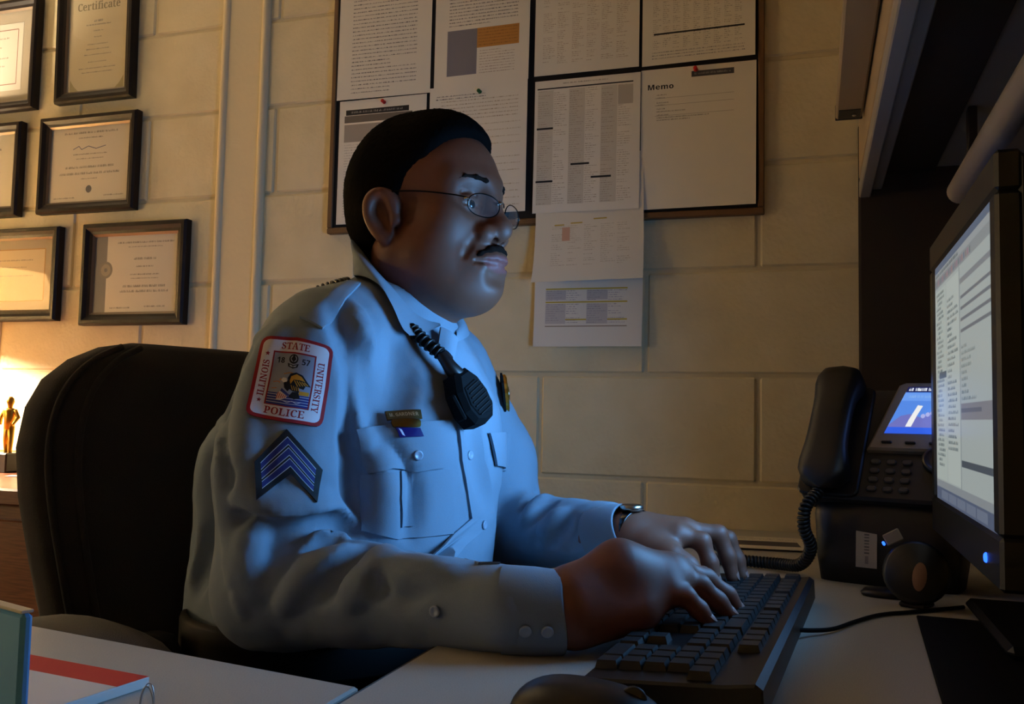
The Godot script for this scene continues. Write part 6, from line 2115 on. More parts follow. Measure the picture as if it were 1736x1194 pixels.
	[0, 1, -0.001, 0.002, 0.0865, 0.004, -0.011, 0.084, 0.0085, 0.0075, 0.007],
	[0, 1, -0.001, 0.002, -0.0865, 0.004, -0.011, -0.084, 0.0085, 0.0075, 0.007],
	[0, 0, 0.012, -0.009, 0.0735, 0.012, -0.009, 0.0735, 0.0055, 0.0055, 0.006],
	[0, 0, 0.012, -0.009, -0.0735, 0.012, -0.009, -0.0735, 0.0055, 0.0055, 0.006],
	[0, 0, -0.018, -0.045, 0, -0.04, -0.19, 0, 0.05, 0.06, 0.03],
]
const HAIR := [
	[1, 0, -0.003, 0.052, 0, 0.095, 0.0935, 0.08, 0, 0, 0.01],
	[1, 0, 0.046, 0.08, 0, 0.0545, 0.056, 0.066, 0, 0, 0.02],
	[1, 0, -0.025, 0.025, 0, 0.0675, 0.083, 0.0765, 0, 0, 0.02],
	[0, 0, -0.04, 0, 0, -0.041, -0.034, 0, 0.048, 0.036, 0.03],
	[0, 1, 0.11, 0.043, -0.3, 0.11, 0.043, 0.3, 0.0525, 0.0525, 0.01],
	[0, 1, 0.095, -0.022, -0.3, 0.095, -0.022, 0.3, 0.0875, 0.0875, 0.012],
	[0, 1, -0.02, -0.122, -0.3, -0.02, -0.122, 0.3, 0.096, 0.096, 0.016],
	[0, 1, 0.01, -0.022, 0.1, 0, 0.004, 0.1, 0.027, 0.025, 0.006],
	[0, 1, 0.01, -0.022, -0.1, 0, 0.004, -0.1, 0.027, 0.025, 0.006],
]
const HAND_NEAR := [
	[0, 0, -0.2467, 0.7625, 1.0345, -0.2117, 0.7613, 1.021, 0.026, 0.027, 0.01],
	[0, 0, -0.2052, 0.763, 1.0125, -0.131, 0.7825, 0.9151, 0.022, 0.0135, 0.018],
	[0, 0, -0.2045, 0.7636, 1.0143, -0.1212, 0.7905, 0.9371, 0.022, 0.0145, 0.018],
	[0, 0, -0.2043, 0.7633, 1.0162, -0.119, 0.7862, 0.9607, 0.022, 0.014, 0.018],
	[0, 0, -0.2046, 0.7626, 1.0178, -0.1234, 0.7772, 0.9812, 0.022, 0.013, 0.018],
	[0, 0, -0.194, 0.7556, 1.0207, -0.1459, 0.7607, 0.9993, 0.02, 0.0155, 0.02],
	[0, 0, -0.2026, 0.7559, 0.986, -0.1696, 0.7536, 0.9454, 0.02, 0.016, 0.02],
	[0, 0, -0.2003, 0.7802, 1.0186, -0.1664, 0.7982, 0.992, 0.02, 0.021, 0.02],
	[0, 0, -0.1664, 0.7982, 0.992, -0.1315, 0.7927, 0.9604, 0.021, 0.015, 0.02],
	[0, 0, -0.131, 0.7825, 0.9151, -0.1048, 0.778, 0.8884, 0.0105, 0.0092, 0.006],
	[0, 0, -0.1048, 0.778, 0.8884, -0.0876, 0.7632, 0.8777, 0.0092, 0.0085, 0.006],
	[0, 0, -0.0876, 0.7632, 0.8777, -0.0776, 0.75, 0.8735, 0.0085, 0.0072, 0.006],
	[0, 0, -0.1212, 0.7905, 0.9371, -0.0986, 0.7803, 0.9141, 0.011, 0.0095, 0.006],
	[0, 0, -0.0986, 0.7803, 0.9141, -0.0796, 0.7644, 0.9038, 0.0095, 0.0088, 0.006],
	[0, 0, -0.0796, 0.7644, 0.9038, -0.0699, 0.7511, 0.8996, 0.0088, 0.0074, 0.006],
	[0, 0, -0.119, 0.7862, 0.9607, -0.1001, 0.7804, 0.9491, 0.0105, 0.0092, 0.006],
	[0, 0, -0.1001, 0.7804, 0.9491, -0.0847, 0.7654, 0.942, 0.0092, 0.0085, 0.006],
	[0, 0, -0.0847, 0.7654, 0.942, -0.0743, 0.754, 0.9388, 0.0085, 0.0072, 0.006],
	[0, 0, -0.1234, 0.7772, 0.9812, -0.1085, 0.7744, 0.9791, 0.0095, 0.0082, 0.006],
	[0, 0, -0.1085, 0.7744, 0.9791, -0.0974, 0.7633, 0.9756, 0.0082, 0.0076, 0.006],
	[0, 0, -0.0974, 0.7633, 0.9756, -0.0892, 0.754, 0.9743, 0.0076, 0.0064, 0.006],
	[0, 0, -0.195, 0.754, 0.9587, -0.1661, 0.7428, 0.9336, 0.0165, 0.0125, 0.012],
	[0, 0, -0.1661, 0.7428, 0.9336, -0.1444, 0.7333, 0.9209, 0.0125, 0.0105, 0.012],
	[0, 0, -0.1444, 0.7333, 0.9209, -0.1293, 0.728, 0.9155, 0.0105, 0.008, 0.012],
]
const HAND_FAR := [
	[0, 0, -0.2401, 0.789, 0.7491, -0.2034, 0.797, 0.7693, 0.026, 0.026, 0.01],
	[0, 0, -0.1987, 0.7975, 0.7699, -0.1449, 0.8027, 0.7768, 0.021, 0.0135, 0.018],
	[0, 0, -0.1983, 0.7978, 0.7681, -0.14, 0.8064, 0.7544, 0.021, 0.0145, 0.018],
	[0, 0, -0.1985, 0.7974, 0.7662, -0.1418, 0.8023, 0.7304, 0.021, 0.0135, 0.018],
	[0, 0, -0.1991, 0.7967, 0.7645, -0.1501, 0.7932, 0.7092, 0.021, 0.0125, 0.018],
	[0, 0, -0.186, 0.7893, 0.7788, -0.1569, 0.7837, 0.7952, 0.018, 0.014, 0.02],
	[0, 0, -0.1449, 0.8027, 0.7768, -0.1181, 0.7974, 0.7729, 0.0108, 0.0095, 0.006],
	[0, 0, -0.1181, 0.7974, 0.7729, -0.1087, 0.7746, 0.7755, 0.0095, 0.0086, 0.006],
	[0, 0, -0.1087, 0.7746, 0.7755, -0.1032, 0.7561, 0.7777, 0.0086, 0.0072, 0.006],
	[0, 0, -0.14, 0.8064, 0.7544, -0.1031, 0.8025, 0.742, 0.0112, 0.0098, 0.006],
	[0, 0, -0.1031, 0.8025, 0.742, -0.0925, 0.7774, 0.7419, 0.0098, 0.0088, 0.006],
	[0, 0, -0.0925, 0.7774, 0.7419, -0.0871, 0.7564, 0.7439, 0.0088, 0.0074, 0.006],
	[0, 0, -0.1418, 0.8023, 0.7304, -0.0952, 0.7941, 0.7124, 0.0105, 0.0092, 0.006],
	[0, 0, -0.0952, 0.7941, 0.7124, -0.0845, 0.7704, 0.7114, 0.0092, 0.0084, 0.006],
	[0, 0, -0.0845, 0.7704, 0.7114, -0.0782, 0.7531, 0.7144, 0.0084, 0.007, 0.006],
	[0, 0, -0.1501, 0.7932, 0.7092, -0.1054, 0.7851, 0.6887, 0.0095, 0.0082, 0.006],
	[0, 0, -0.1054, 0.7851, 0.6887, -0.0932, 0.7662, 0.6865, 0.0082, 0.0075, 0.006],
	[0, 0, -0.0932, 0.7662, 0.6865, -0.0862, 0.7517, 0.6874, 0.0075, 0.0064, 0.006],
	[0, 0, -0.1709, 0.7884, 0.7896, -0.1459, 0.7805, 0.804, 0.0155, 0.012, 0.012],
	[0, 0, -0.1459, 0.7805, 0.804, -0.1297, 0.7732, 0.8066, 0.012, 0.0105, 0.012],
	[0, 0, -0.1297, 0.7732, 0.8066, -0.1189, 0.7654, 0.8078, 0.0105, 0.008, 0.012],
]
const SHIRT := [
	[0, 0, -0.575, 0.6, 0.815, -0.53, 0.74, 0.803, 0.158, 0.166, 0.05, 0.9564, 0, 0.2921, 0.84],
	[0, 0, -0.52, 0.74, 0.803, -0.498, 0.865, 0.79, 0.166, 0.16, 0.05, 0.9564, 0, 0.2921, 0.82],
	[0, 0, -0.488, 0.935, 0.815, -0.48, 0.935, 0.74, 0.084, 0.084, 0.06],
	[0, 0, -0.56, 0.985, 0.86, -0.625, 0.86, 0.865, 0.045, 0.062, 0.05],
	[0, 0, -0.625, 0.86, 0.865, -0.64, 0.74, 0.86, 0.062, 0.066, 0.05],
	[0, 0, -0.525, 0.985, 0.908, -0.49, 0.985, 0.655, 0.068, 0.066, 0.05],
	[0, 0, -0.512, 1.05, 0.79, -0.526, 1.016, 0.89, 0.056, 0.051, 0.05],
	[0, 0, -0.51, 1.04, 0.75, -0.497, 1.005, 0.67, 0.05, 0.048, 0.05],
	[0, 0, -0.488, 1.0, 0.775, -0.492, 1.045, 0.77, 0.075, 0.062, 0.03],
	[0, 0, -0.7, 0.56, 0.86, -0.66, 0.68, 0.84, 0.055, 0.05, 0.06],
	[0, 0, -0.524, 0.975, 0.928, -0.54, 0.87, 0.952, 0.066, 0.072, 0.025],
	[0, 0, -0.538, 0.87, 0.952, -0.538, 0.745, 0.962, 0.072, 0.062, 0.015],
	[0, 0, -0.538, 0.745, 0.962, -0.42, 0.752, 0.985, 0.062, 0.049, 0.02],
	[0, 0, -0.42, 0.752, 0.985, -0.2552, 0.7614, 1.0353, 0.048, 0.037, 0.015],
	[0, 0, -0.48, 0.975, 0.64, -0.43, 0.87, 0.6, 0.064, 0.062, 0.02],
	[0, 0, -0.43, 0.87, 0.6, -0.4, 0.775, 0.615, 0.062, 0.054, 0.012],
	[0, 0, -0.4, 0.775, 0.615, -0.228, 0.797, 0.752, 0.053, 0.036, 0.015],
	[0, 1, -0.486, 1.04, 0.767, -0.478, 1.18, 0.769, 0.05, 0.066, 0.012],
	[0, 1, -0.4724, 1.0347, 0.9453, -0.4674, 1.0241, 0.9486, 0.0066, 0.0088, 0.012],
	[0, 1, -0.4674, 1.0241, 0.9486, -0.4617, 1.0096, 0.9506, 0.0088, 0.0109, 0.012],
	[0, 1, -0.4617, 1.0096, 0.9506, -0.4576, 0.9941, 0.9517, 0.0109, 0.012, 0.012],
	[0, 1, -0.4576, 0.9941, 0.9517, -0.4557, 0.9778, 0.9519, 0.012, 0.012, 0.012],
	[0, 1, -0.4557, 0.9778, 0.9519, -0.4557, 0.9605, 0.9505, 0.012, 0.012, 0.012],
	[0, 1, -0.4557, 0.9605, 0.9505, -0.4563, 0.9439, 0.9492, 0.012, 0.012, 0.012],
	[0, 1, -0.4563, 0.9439, 0.9492, -0.4575, 0.9291, 0.9491, 0.012, 0.012, 0.012],
	[0, 1, -0.4575, 0.9291, 0.9491, -0.4591, 0.9151, 0.9494, 0.012, 0.012, 0.012],
	[0, 1, -0.4591, 0.9151, 0.9494, -0.4599, 0.9006, 0.9496, 0.012, 0.012, 0.012],
	[0, 1, -0.4599, 0.9006, 0.9496, -0.4592, 0.8841, 0.95, 0.012, 0.012, 0.012],
	[0, 1, -0.4592, 0.8841, 0.95, -0.4586, 0.8665, 0.9486, 0.012, 0.012, 0.012],
	[0, 1, -0.4586, 0.8665, 0.9486, -0.4584, 0.8512, 0.9465, 0.012, 0.012, 0.012],
	[0, 1, -0.4584, 0.8512, 0.9465, -0.4576, 0.8384, 0.9451, 0.012, 0.0109, 0.012],
	[0, 1, -0.4576, 0.8384, 0.9451, -0.4559, 0.828, 0.945, 0.0109, 0.0088, 0.012],
	[0, 1, -0.4559, 0.828, 0.945, -0.4543, 0.8211, 0.9462, 0.0088, 0.0066, 0.012],
	[0, 1, -0.4869, 1.0405, 0.9546, -0.4787, 1.0307, 0.9578, 0.0055, 0.0073, 0.014],
	[0, 1, -0.4787, 1.0307, 0.9578, -0.4693, 1.0172, 0.9593, 0.0073, 0.0091, 0.014],
	[0, 1, -0.4693, 1.0172, 0.9593, -0.4624, 1.0039, 0.9588, 0.0091, 0.01, 0.014],
	[0, 1, -0.4624, 1.0039, 0.9588, -0.4584, 0.9906, 0.9584, 0.01, 0.0091, 0.014],
	[0, 1, -0.4584, 0.9906, 0.9584, -0.4563, 0.9776, 0.9572, 0.0091, 0.0073, 0.014],
	[0, 1, -0.4563, 0.9776, 0.9572, -0.4556, 0.9686, 0.9554, 0.0073, 0.0055, 0.014],
	[0, 0, -0.4808, 1.0445, 0.9218, -0.4732, 1.0327, 0.9276, 0.0055, 0.0073, 0.014],
	[0, 0, -0.4732, 1.0327, 0.9276, -0.4649, 1.0167, 0.9317, 0.0073, 0.0091, 0.014],
	[0, 0, -0.4649, 1.0167, 0.9317, -0.459, 0.9999, 0.9335, 0.0091, 0.01, 0.014],
	[0, 0, -0.459, 0.9999, 0.9335, -0.4561, 0.9824, 0.935, 0.01, 0.01, 0.014],
	[0, 0, -0.4561, 0.9824, 0.935, -0.4555, 0.9635, 0.9338, 0.01, 0.01, 0.014],
	[0, 0, -0.4555, 0.9635, 0.9338, -0.456, 0.9448, 0.9321, 0.01, 0.01, 0.014],
	[0, 0, -0.456, 0.9448, 0.9321, -0.4565, 0.9257, 0.9309, 0.01, 0.0091, 0.014],
	[0, 0, -0.4565, 0.9257, 0.9309, -0.4571, 0.9071, 0.9307, 0.0091, 0.0073, 0.014],
	[0, 0, -0.4571, 0.9071, 0.9307, -0.4572, 0.8942, 0.9311, 0.0073, 0.0055, 0.014],
	[0, 0, -0.5456, 0.8706, 1.0213, -0.5423, 0.8633, 1.0207, 0.0077, 0.0102, 0.018],
	[0, 0, -0.5423, 0.8633, 1.0207, -0.5377, 0.8531, 1.0192, 0.0102, 0.0127, 0.018],
	[0, 0, -0.5377, 0.8531, 1.0192, -0.5317, 0.8441, 1.0174, 0.0127, 0.014, 0.018],
	[0, 0, -0.5317, 0.8441, 1.0174, -0.5232, 0.8381, 1.0153, 0.014, 0.014, 0.018],
	[0, 0, -0.5232, 0.8381, 1.0153, -0.5139, 0.8334, 1.0116, 0.014, 0.014, 0.018],
	[0, 0, -0.5139, 0.8334, 1.0116, -0.5051, 0.8304, 1.0067, 0.014, 0.014, 0.018],
	[0, 0, -0.5051, 0.8304, 1.0067, -0.497, 0.8305, 1.0006, 0.014, 0.014, 0.018],
	[0, 0, -0.497, 0.8305, 1.0006, -0.4896, 0.8323, 0.9927, 0.014, 0.014, 0.018],
	[0, 0, -0.4896, 0.8323, 0.9927, -0.4834, 0.8318, 0.9832, 0.014, 0.014, 0.018],
	[0, 0, -0.4834, 0.8318, 0.9832, -0.4781, 0.8266, 0.9701, 0.014, 0.0127, 0.018],
	[0, 0, -0.4781, 0.8266, 0.9701, -0.4732, 0.8183, 0.9539, 0.0127, 0.0102, 0.018],
	[0, 0, -0.4732, 0.8183, 0.9539, -0.4662, 0.812, 0.9443, 0.0102, 0.0077, 0.018],
	[0, 1, -0.5425, 0.8238, 1.028, -0.5396, 0.8211, 1.028, 0.0055, 0.0073, 0.014],
	[0, 1, -0.5396, 0.8211, 1.028, -0.5349, 0.8172, 1.0279, 0.0073, 0.0091, 0.014],
	[0, 1, -0.5349, 0.8172, 1.0279, -0.5268, 0.8142, 1.0272, 0.0091, 0.01, 0.014],
	[0, 1, -0.5268, 0.8142, 1.0272, -0.5144, 0.8123, 1.024, 0.01, 0.01, 0.014],
	[0, 1, -0.5144, 0.8123, 1.024, -0.5005, 0.8109, 1.0173, 0.01, 0.01, 0.014],
	[0, 1, -0.5005, 0.8109, 1.0173, -0.4887, 0.8108, 1.0087, 0.01, 0.01, 0.014],
	[0, 1, -0.4887, 0.8108, 1.0087, -0.4793, 0.8128, 0.9989, 0.01, 0.01, 0.014],
	[0, 1, -0.4793, 0.8128, 0.9989, -0.4719, 0.8154, 0.9865, 0.01, 0.01, 0.014],
	[0, 1, -0.4719, 0.8154, 0.9865, -0.4669, 0.8159, 0.9733, 0.01, 0.01, 0.014],
	[0, 1, -0.4669, 0.8159, 0.9733, -0.4632, 0.8131, 0.9625, 0.01, 0.0091, 0.014],
	[0, 1, -0.4632, 0.8131, 0.9625, -0.4594, 0.8092, 0.9569, 0.0091, 0.0073, 0.014],
	[0, 1, -0.4594, 0.8092, 0.9569, -0.4558, 0.8066, 0.9551, 0.0073, 0.0055, 0.014],
	[0, 0, -0.4861, 0.7868, 1.011, -0.4844, 0.7891, 1.009, 0.0044, 0.0058, 0.01],
	[0, 0, -0.4844, 0.7891, 1.009, -0.482, 0.7923, 1.0056, 0.0058, 0.0073, 0.01],
	[0, 0, -0.482, 0.7923, 1.0056, -0.4793, 0.7954, 1.0018, 0.0073, 0.008, 0.01],
	[0, 0, -0.4793, 0.7954, 1.0018, -0.4769, 0.7982, 0.9975, 0.008, 0.008, 0.01],
	[0, 0, -0.4769, 0.7982, 0.9975, -0.4744, 0.8008, 0.9923, 0.008, 0.008, 0.01],
	[0, 0, -0.4744, 0.8008, 0.9923, -0.471, 0.8024, 0.9864, 0.008, 0.008, 0.01],
	[0, 0, -0.471, 0.8024, 0.9864, -0.4657, 0.8023, 0.9787, 0.008, 0.0073, 0.01],
	[0, 0, -0.4657, 0.8023, 0.9787, -0.4606, 0.801, 0.9686, 0.0073, 0.0058, 0.01],
	[0, 0, -0.4606, 0.801, 0.9686, -0.4589, 0.7999, 0.9582, 0.0058, 0.0044, 0.01],
	[0, 1, -0.4764, 0.7962, 1.0081, -0.4741, 0.7973, 1.0046, 0.0044, 0.0058, 0.006],
	[0, 1, -0.4741, 0.7973, 1.0046, -0.4707, 0.799, 0.9998, 0.0058, 0.0073, 0.006],
	[0, 1, -0.4707, 0.799, 0.9998, -0.4673, 0.8006, 0.9947, 0.0073, 0.008, 0.006],
	[0, 1, -0.4673, 0.8006, 0.9947, -0.4636, 0.8023, 0.9898, 0.008, 0.0073, 0.006],
	[0, 1, -0.4636, 0.8023, 0.9898, -0.46, 0.8042, 0.9843, 0.0073, 0.0058, 0.006],
	[0, 1, -0.46, 0.8042, 0.9843, -0.458, 0.8057, 0.979, 0.0058, 0.0044, 0.006],
	[0, 0, -0.4888, 0.7429, 1.0228, -0.4854, 0.7472, 1.023, 0.0066, 0.0088, 0.012],
	[0, 0, -0.4854, 0.7472, 1.023, -0.4809, 0.7531, 1.0228, 0.0088, 0.0109, 0.012],
	[0, 0, -0.4809, 0.7531, 1.0228, -0.4763, 0.759, 1.0222, 0.0109, 0.012, 0.012],
	[0, 0, -0.4763, 0.759, 1.0222, -0.4721, 0.7649, 1.0209, 0.012, 0.012, 0.012],
	[0, 0, -0.4721, 0.7649, 1.0209, -0.4681, 0.7709, 1.0188, 0.012, 0.012, 0.012],
	[0, 0, -0.4681, 0.7709, 1.0188, -0.4636, 0.776, 1.0164, 0.012, 0.012, 0.012],
	[0, 0, -0.4636, 0.776, 1.0164, -0.4578, 0.7796, 1.0144, 0.012, 0.012, 0.012],
	[0, 0, -0.4578, 0.7796, 1.0144, -0.4508, 0.7826, 1.0135, 0.012, 0.012, 0.012],
	[0, 0, -0.4508, 0.7826, 1.0135, -0.4438, 0.7856, 1.0121, 0.012, 0.012, 0.012],
	[0, 0, -0.4438, 0.7856, 1.0121, -0.4364, 0.7892, 1.0101, 0.012, 0.0109, 0.012],
	[0, 0, -0.4364, 0.7892, 1.0101, -0.4296, 0.7928, 1.0067, 0.0109, 0.0088, 0.012],
	[0, 0, -0.4296, 0.7928, 1.0067, -0.425, 0.7953, 1.0034, 0.0088, 0.0066, 0.012],
	[0, 1, -0.4479, 0.7584, 1.0367, -0.4441, 0.7624, 1.0368, 0.0055, 0.0073, 0.012],
	[0, 1, -0.4441, 0.7624, 1.0368, -0.4387, 0.7681, 1.0365, 0.0073, 0.0091, 0.012],
	[0, 1, -0.4387, 0.7681, 1.0365, -0.4331, 0.7742, 1.0352, 0.0091, 0.01, 0.012],
	[0, 1, -0.4331, 0.7742, 1.0352, -0.4274, 0.781, 1.0329, 0.01, 0.01, 0.012],
	[0, 1, -0.4274, 0.781, 1.0329, -0.4216, 0.7882, 1.0288, 0.01, 0.01, 0.012],
	[0, 1, -0.4216, 0.7882, 1.0288, -0.4175, 0.7944, 1.023, 0.01, 0.01, 0.012],
	[0, 1, -0.4175, 0.7944, 1.023, -0.4152, 0.7996, 1.0161, 0.01, 0.0091, 0.012],
	[0, 1, -0.4152, 0.7996, 1.0161, -0.4143, 0.8039, 1.0079, 0.0091, 0.0073, 0.012],
	[0, 1, -0.4143, 0.8039, 1.0079, -0.4149, 0.8066, 0.9998, 0.0073, 0.0055, 0.012],
	[0, 0, -0.4121, 0.7559, 1.0335, -0.4089, 0.7598, 1.0328, 0.0066, 0.0088, 0.014],
	[0, 0, -0.4089, 0.7598, 1.0328, -0.4048, 0.7651, 1.0314, 0.0088, 0.0109, 0.014],
	[0, 0, -0.4048, 0.7651, 1.0314, -0.4006, 0.7702, 1.0297, 0.0109, 0.012, 0.014],
	[0, 0, -0.4006, 0.7702, 1.0297, -0.3963, 0.7749, 1.0276, 0.012, 0.012, 0.014],
	[0, 0, -0.3963, 0.7749, 1.0276, -0.3917, 0.7795, 1.0251, 0.012, 0.012, 0.014],
	[0, 0, -0.3917, 0.7795, 1.0251, -0.3888, 0.7836, 1.0215, 0.012, 0.012, 0.014],
	[0, 0, -0.3888, 0.7836, 1.0215, -0.3882, 0.7877, 1.0165, 0.012, 0.0109, 0.014],
	[0, 0, -0.3882, 0.7877, 1.0165, -0.3895, 0.7916, 1.0098, 0.0109, 0.0088, 0.014],
	[0, 0, -0.3895, 0.7916, 1.0098, -0.3915, 0.7942, 1.0032, 0.0088, 0.0066, 0.014],
	[0, 1, -0.3792, 0.7718, 1.0453, -0.3768, 0.7757, 1.0446, 0.0055, 0.0073, 0.014],
	[0, 1, -0.3768, 0.7757, 1.0446, -0.3735, 0.7813, 1.0427, 0.0073, 0.0091, 0.014],
	[0, 1, -0.3735, 0.7813, 1.0427, -0.3703, 0.7866, 1.0398, 0.0091, 0.01, 0.014],
	[0, 1, -0.3703, 0.7866, 1.0398, -0.3667, 0.7917, 1.0355, 0.01, 0.0091, 0.014],
	[0, 1, -0.3667, 0.7917, 1.0355, -0.3634, 0.7963, 1.0297, 0.0091, 0.0073, 0.014],
	[0, 1, -0.3634, 0.7963, 1.0297, -0.3617, 0.7994, 1.024, 0.0073, 0.0055, 0.014],
	[0, 1, -0.3493, 0.7727, 1.0528, -0.3453, 0.7762, 1.0529, 0.0055, 0.0073, 0.014],
	[0, 1, -0.3453, 0.7762, 1.0529, -0.3396, 0.7809, 1.0523, 0.0073, 0.0091, 0.014],
	[0, 1, -0.3396, 0.7809, 1.0523, -0.3334, 0.7858, 1.0508, 0.0091, 0.01, 0.014],
	[0, 1, -0.3334, 0.7858, 1.0508, -0.3259, 0.7908, 1.0481, 0.01, 0.0091, 0.014],
	[0, 1, -0.3259, 0.7908, 1.0481, -0.318, 0.7955, 1.0436, 0.0091, 0.0073, 0.014],
	[0, 1, -0.318, 0.7955, 1.0436, -0.3129, 0.7985, 1.0391, 0.0073, 0.0055, 0.014],
	[0, 1, -0.5307, 0.7794, 1.031, -0.5265, 0.7844, 1.0305, 0.0066, 0.0088, 0.016],
	[0, 1, -0.5265, 0.7844, 1.0305, -0.5204, 0.7912, 1.0292, 0.0088, 0.0109, 0.016],
	[0, 1, -0.5204, 0.7912, 1.0292, -0.513, 0.797, 1.027, 0.0109, 0.012, 0.016],
	[0, 1, -0.513, 0.797, 1.027, -0.5035, 0.801, 1.0225, 0.012, 0.0109, 0.016],
	[0, 1, -0.5035, 0.801, 1.0225, -0.4938, 0.8041, 1.0161, 0.0109, 0.0088, 0.016],
	[0, 1, -0.4938, 0.8041, 1.0161, -0.4876, 0.806, 1.0106, 0.0088, 0.0066, 0.016],
	[0, 0, -0.5312, 0.8129, 1.0182, -0.5335, 0.8055, 1.0177, 0.0066, 0.0088, 0.016],
	[0, 0, -0.5335, 0.8055, 1.0177, -0.5365, 0.7946, 1.0174, 0.0088, 0.0109, 0.016],
	[0, 0, -0.5365, 0.7946, 1.0174, -0.5368, 0.7829, 1.0182, 0.0109, 0.012, 0.016],
	[0, 0, -0.5368, 0.7829, 1.0182, -0.5324, 0.7711, 1.0202, 0.012, 0.0109, 0.016],
	[0, 0, -0.5324, 0.7711, 1.0202, -0.5256, 0.7592, 1.0222, 0.0109, 0.0088, 0.016],
	[0, 0, -0.5256, 0.7592, 1.0222, -0.5211, 0.751, 1.0234, 0.0088, 0.0066, 0.016],
	[0, 0, -0.5531, 1.0157, 0.9725, -0.5599, 1.0064, 0.9737, 0.0044, 0.0058, 0.01],
	[0, 0, -0.5599, 1.0064, 0.9737, -0.6406, 0.9138, 0.9152, 0.0058, 0.008, 0.01],
	[0, 0, -0.6406, 0.9138, 0.9152, -0.5742, 0.8975, 1.0092, 0.008, 0.008, 0.01],
	[0, 0, -0.5742, 0.8975, 1.0092, -0.5682, 0.8807, 1.0175, 0.008, 0.008, 0.01],
	[0, 0, -0.5682, 0.8807, 1.0175, -0.5664, 0.8654, 1.0189, 0.008, 0.008, 0.01],
	[0, 0, -0.5664, 0.8654, 1.0189, -0.5652, 0.8504, 1.0181, 0.008, 0.008, 0.01],
	[0, 0, -0.5652, 0.8504, 1.0181, -0.564, 0.8344, 1.0163, 0.008, 0.008, 0.01],
	[0, 0, -0.564, 0.8344, 1.0163, -0.561, 0.8169, 1.0162, 0.008, 0.008, 0.01],
	[0, 0, -0.561, 0.8169, 1.0162, -0.5564, 0.7996, 1.0178, 0.008, 0.008, 0.01],
	[0, 0, -0.5564, 0.7996, 1.0178, -0.5507, 0.7823, 1.0204, 0.008, 0.008, 0.01],
	[0, 0, -0.5507, 0.7823, 1.0204, -0.5436, 0.7641, 1.0239, 0.008, 0.0073, 0.01],
	[0, 0, -0.5436, 0.7641, 1.0239, -0.537, 0.7461, 1.0257, 0.0073, 0.0058, 0.01],
	[0, 0, -0.537, 0.7461, 1.0257, -0.5338, 0.7336, 1.0249, 0.0058, 0.0044, 0.01],
	[0, 1, -0.5748, 0.993, 0.9765, -0.5771, 0.923, 1.0039, 0.005, 0.009, 0.012],
	[0, 1, -0.5771, 0.923, 1.0039, -0.5665, 0.9065, 1.0182, 0.009, 0.009, 0.012],
	[0, 1, -0.5665, 0.9065, 1.0182, -0.5582, 0.8888, 1.0273, 0.009, 0.0082, 0.012],
	[0, 1, -0.5582, 0.8888, 1.0273, -0.5531, 0.8708, 1.0304, 0.0082, 0.0066, 0.012],
	[0, 1, -0.5531, 0.8708, 1.0304, -0.5511, 0.8584, 1.0301, 0.0066, 0.005, 0.012],
	[0, 0, -0.5346, 1.0137, 0.9775, -0.5378, 1.0008, 0.9819, 0.0066, 0.0088, 0.018],
	[0, 0, -0.5378, 1.0008, 0.9819, -0.5451, 0.9827, 0.9841, 0.0088, 0.0109, 0.018],
	[0, 0, -0.5451, 0.9827, 0.9841, -0.5509, 0.9638, 0.9872, 0.0109, 0.012, 0.018],
	[0, 0, -0.5509, 0.9638, 0.9872, -0.5528, 0.9469, 0.9923, 0.012, 0.012, 0.018],
	[0, 0, -0.5528, 0.9469, 0.9923, -0.5527, 0.93, 0.9984, 0.012, 0.012, 0.018],
	[0, 0, -0.5527, 0.93, 0.9984, -0.5496, 0.914, 1.0064, 0.012, 0.012, 0.018],
	[0, 0, -0.5496, 0.914, 1.0064, -0.5439, 0.8992, 1.0142, 0.012, 0.0109, 0.018],
	[0, 0, -0.5439, 0.8992, 1.0142, -0.538, 0.8855, 1.0195, 0.0109, 0.0088, 0.018],
	[0, 0, -0.538, 0.8855, 1.0195, -0.5346, 0.8764, 1.0219, 0.0088, 0.0066, 0.018],
	[0, 0, -0.3927, 0.7882, 1.0163, -0.3804, 0.7864, 1.0197, 0.0066, 0.0088, 0.018],
	[0, 0, -0.3804, 0.7864, 1.0197, -0.3638, 0.7846, 1.0252, 0.0088, 0.0109, 0.018],
	[0, 0, -0.3638, 0.7846, 1.0252, -0.3482, 0.7837, 1.0297, 0.0109, 0.012, 0.018],
	[0, 0, -0.3482, 0.7837, 1.0297, -0.3338, 0.7845, 1.0334, 0.012, 0.0109, 0.018],
	[0, 0, -0.3338, 0.7845, 1.0334, -0.3202, 0.7861, 1.0365, 0.0109, 0.0088, 0.018],
	[0, 0, -0.3202, 0.7861, 1.0365, -0.3109, 0.7875, 1.0386, 0.0088, 0.0066, 0.018],
	[0, 1, -0.4555, 1.0017, 0.9546, -0.4495, 0.9922, 0.9504, 0.0077, 0.0102, 0.02],
	[0, 1, -0.4495, 0.9922, 0.9504, -0.4427, 0.9779, 0.9421, 0.0102, 0.0127, 0.02],
	[0, 1, -0.4427, 0.9779, 0.9421, -0.439, 0.9632, 0.9343, 0.0127, 0.014, 0.02],
	[0, 1, -0.439, 0.9632, 0.9343, -0.4388, 0.9475, 0.9316, 0.014, 0.0127, 0.02],
	[0, 1, -0.4388, 0.9475, 0.9316, -0.4405, 0.9311, 0.9309, 0.0127, 0.0102, 0.02],
	[0, 1, -0.4405, 0.9311, 0.9309, -0.4417, 0.9197, 0.9306, 0.0102, 0.0077, 0.02],
	[0, 1, -0.4357, 1.0073, 0.8964, -0.4316, 0.9993, 0.9, 0.0088, 0.0117, 0.024],
	[0, 1, -0.4316, 0.9993, 0.9, -0.4271, 0.9875, 0.9048, 0.0117, 0.0146, 0.024],
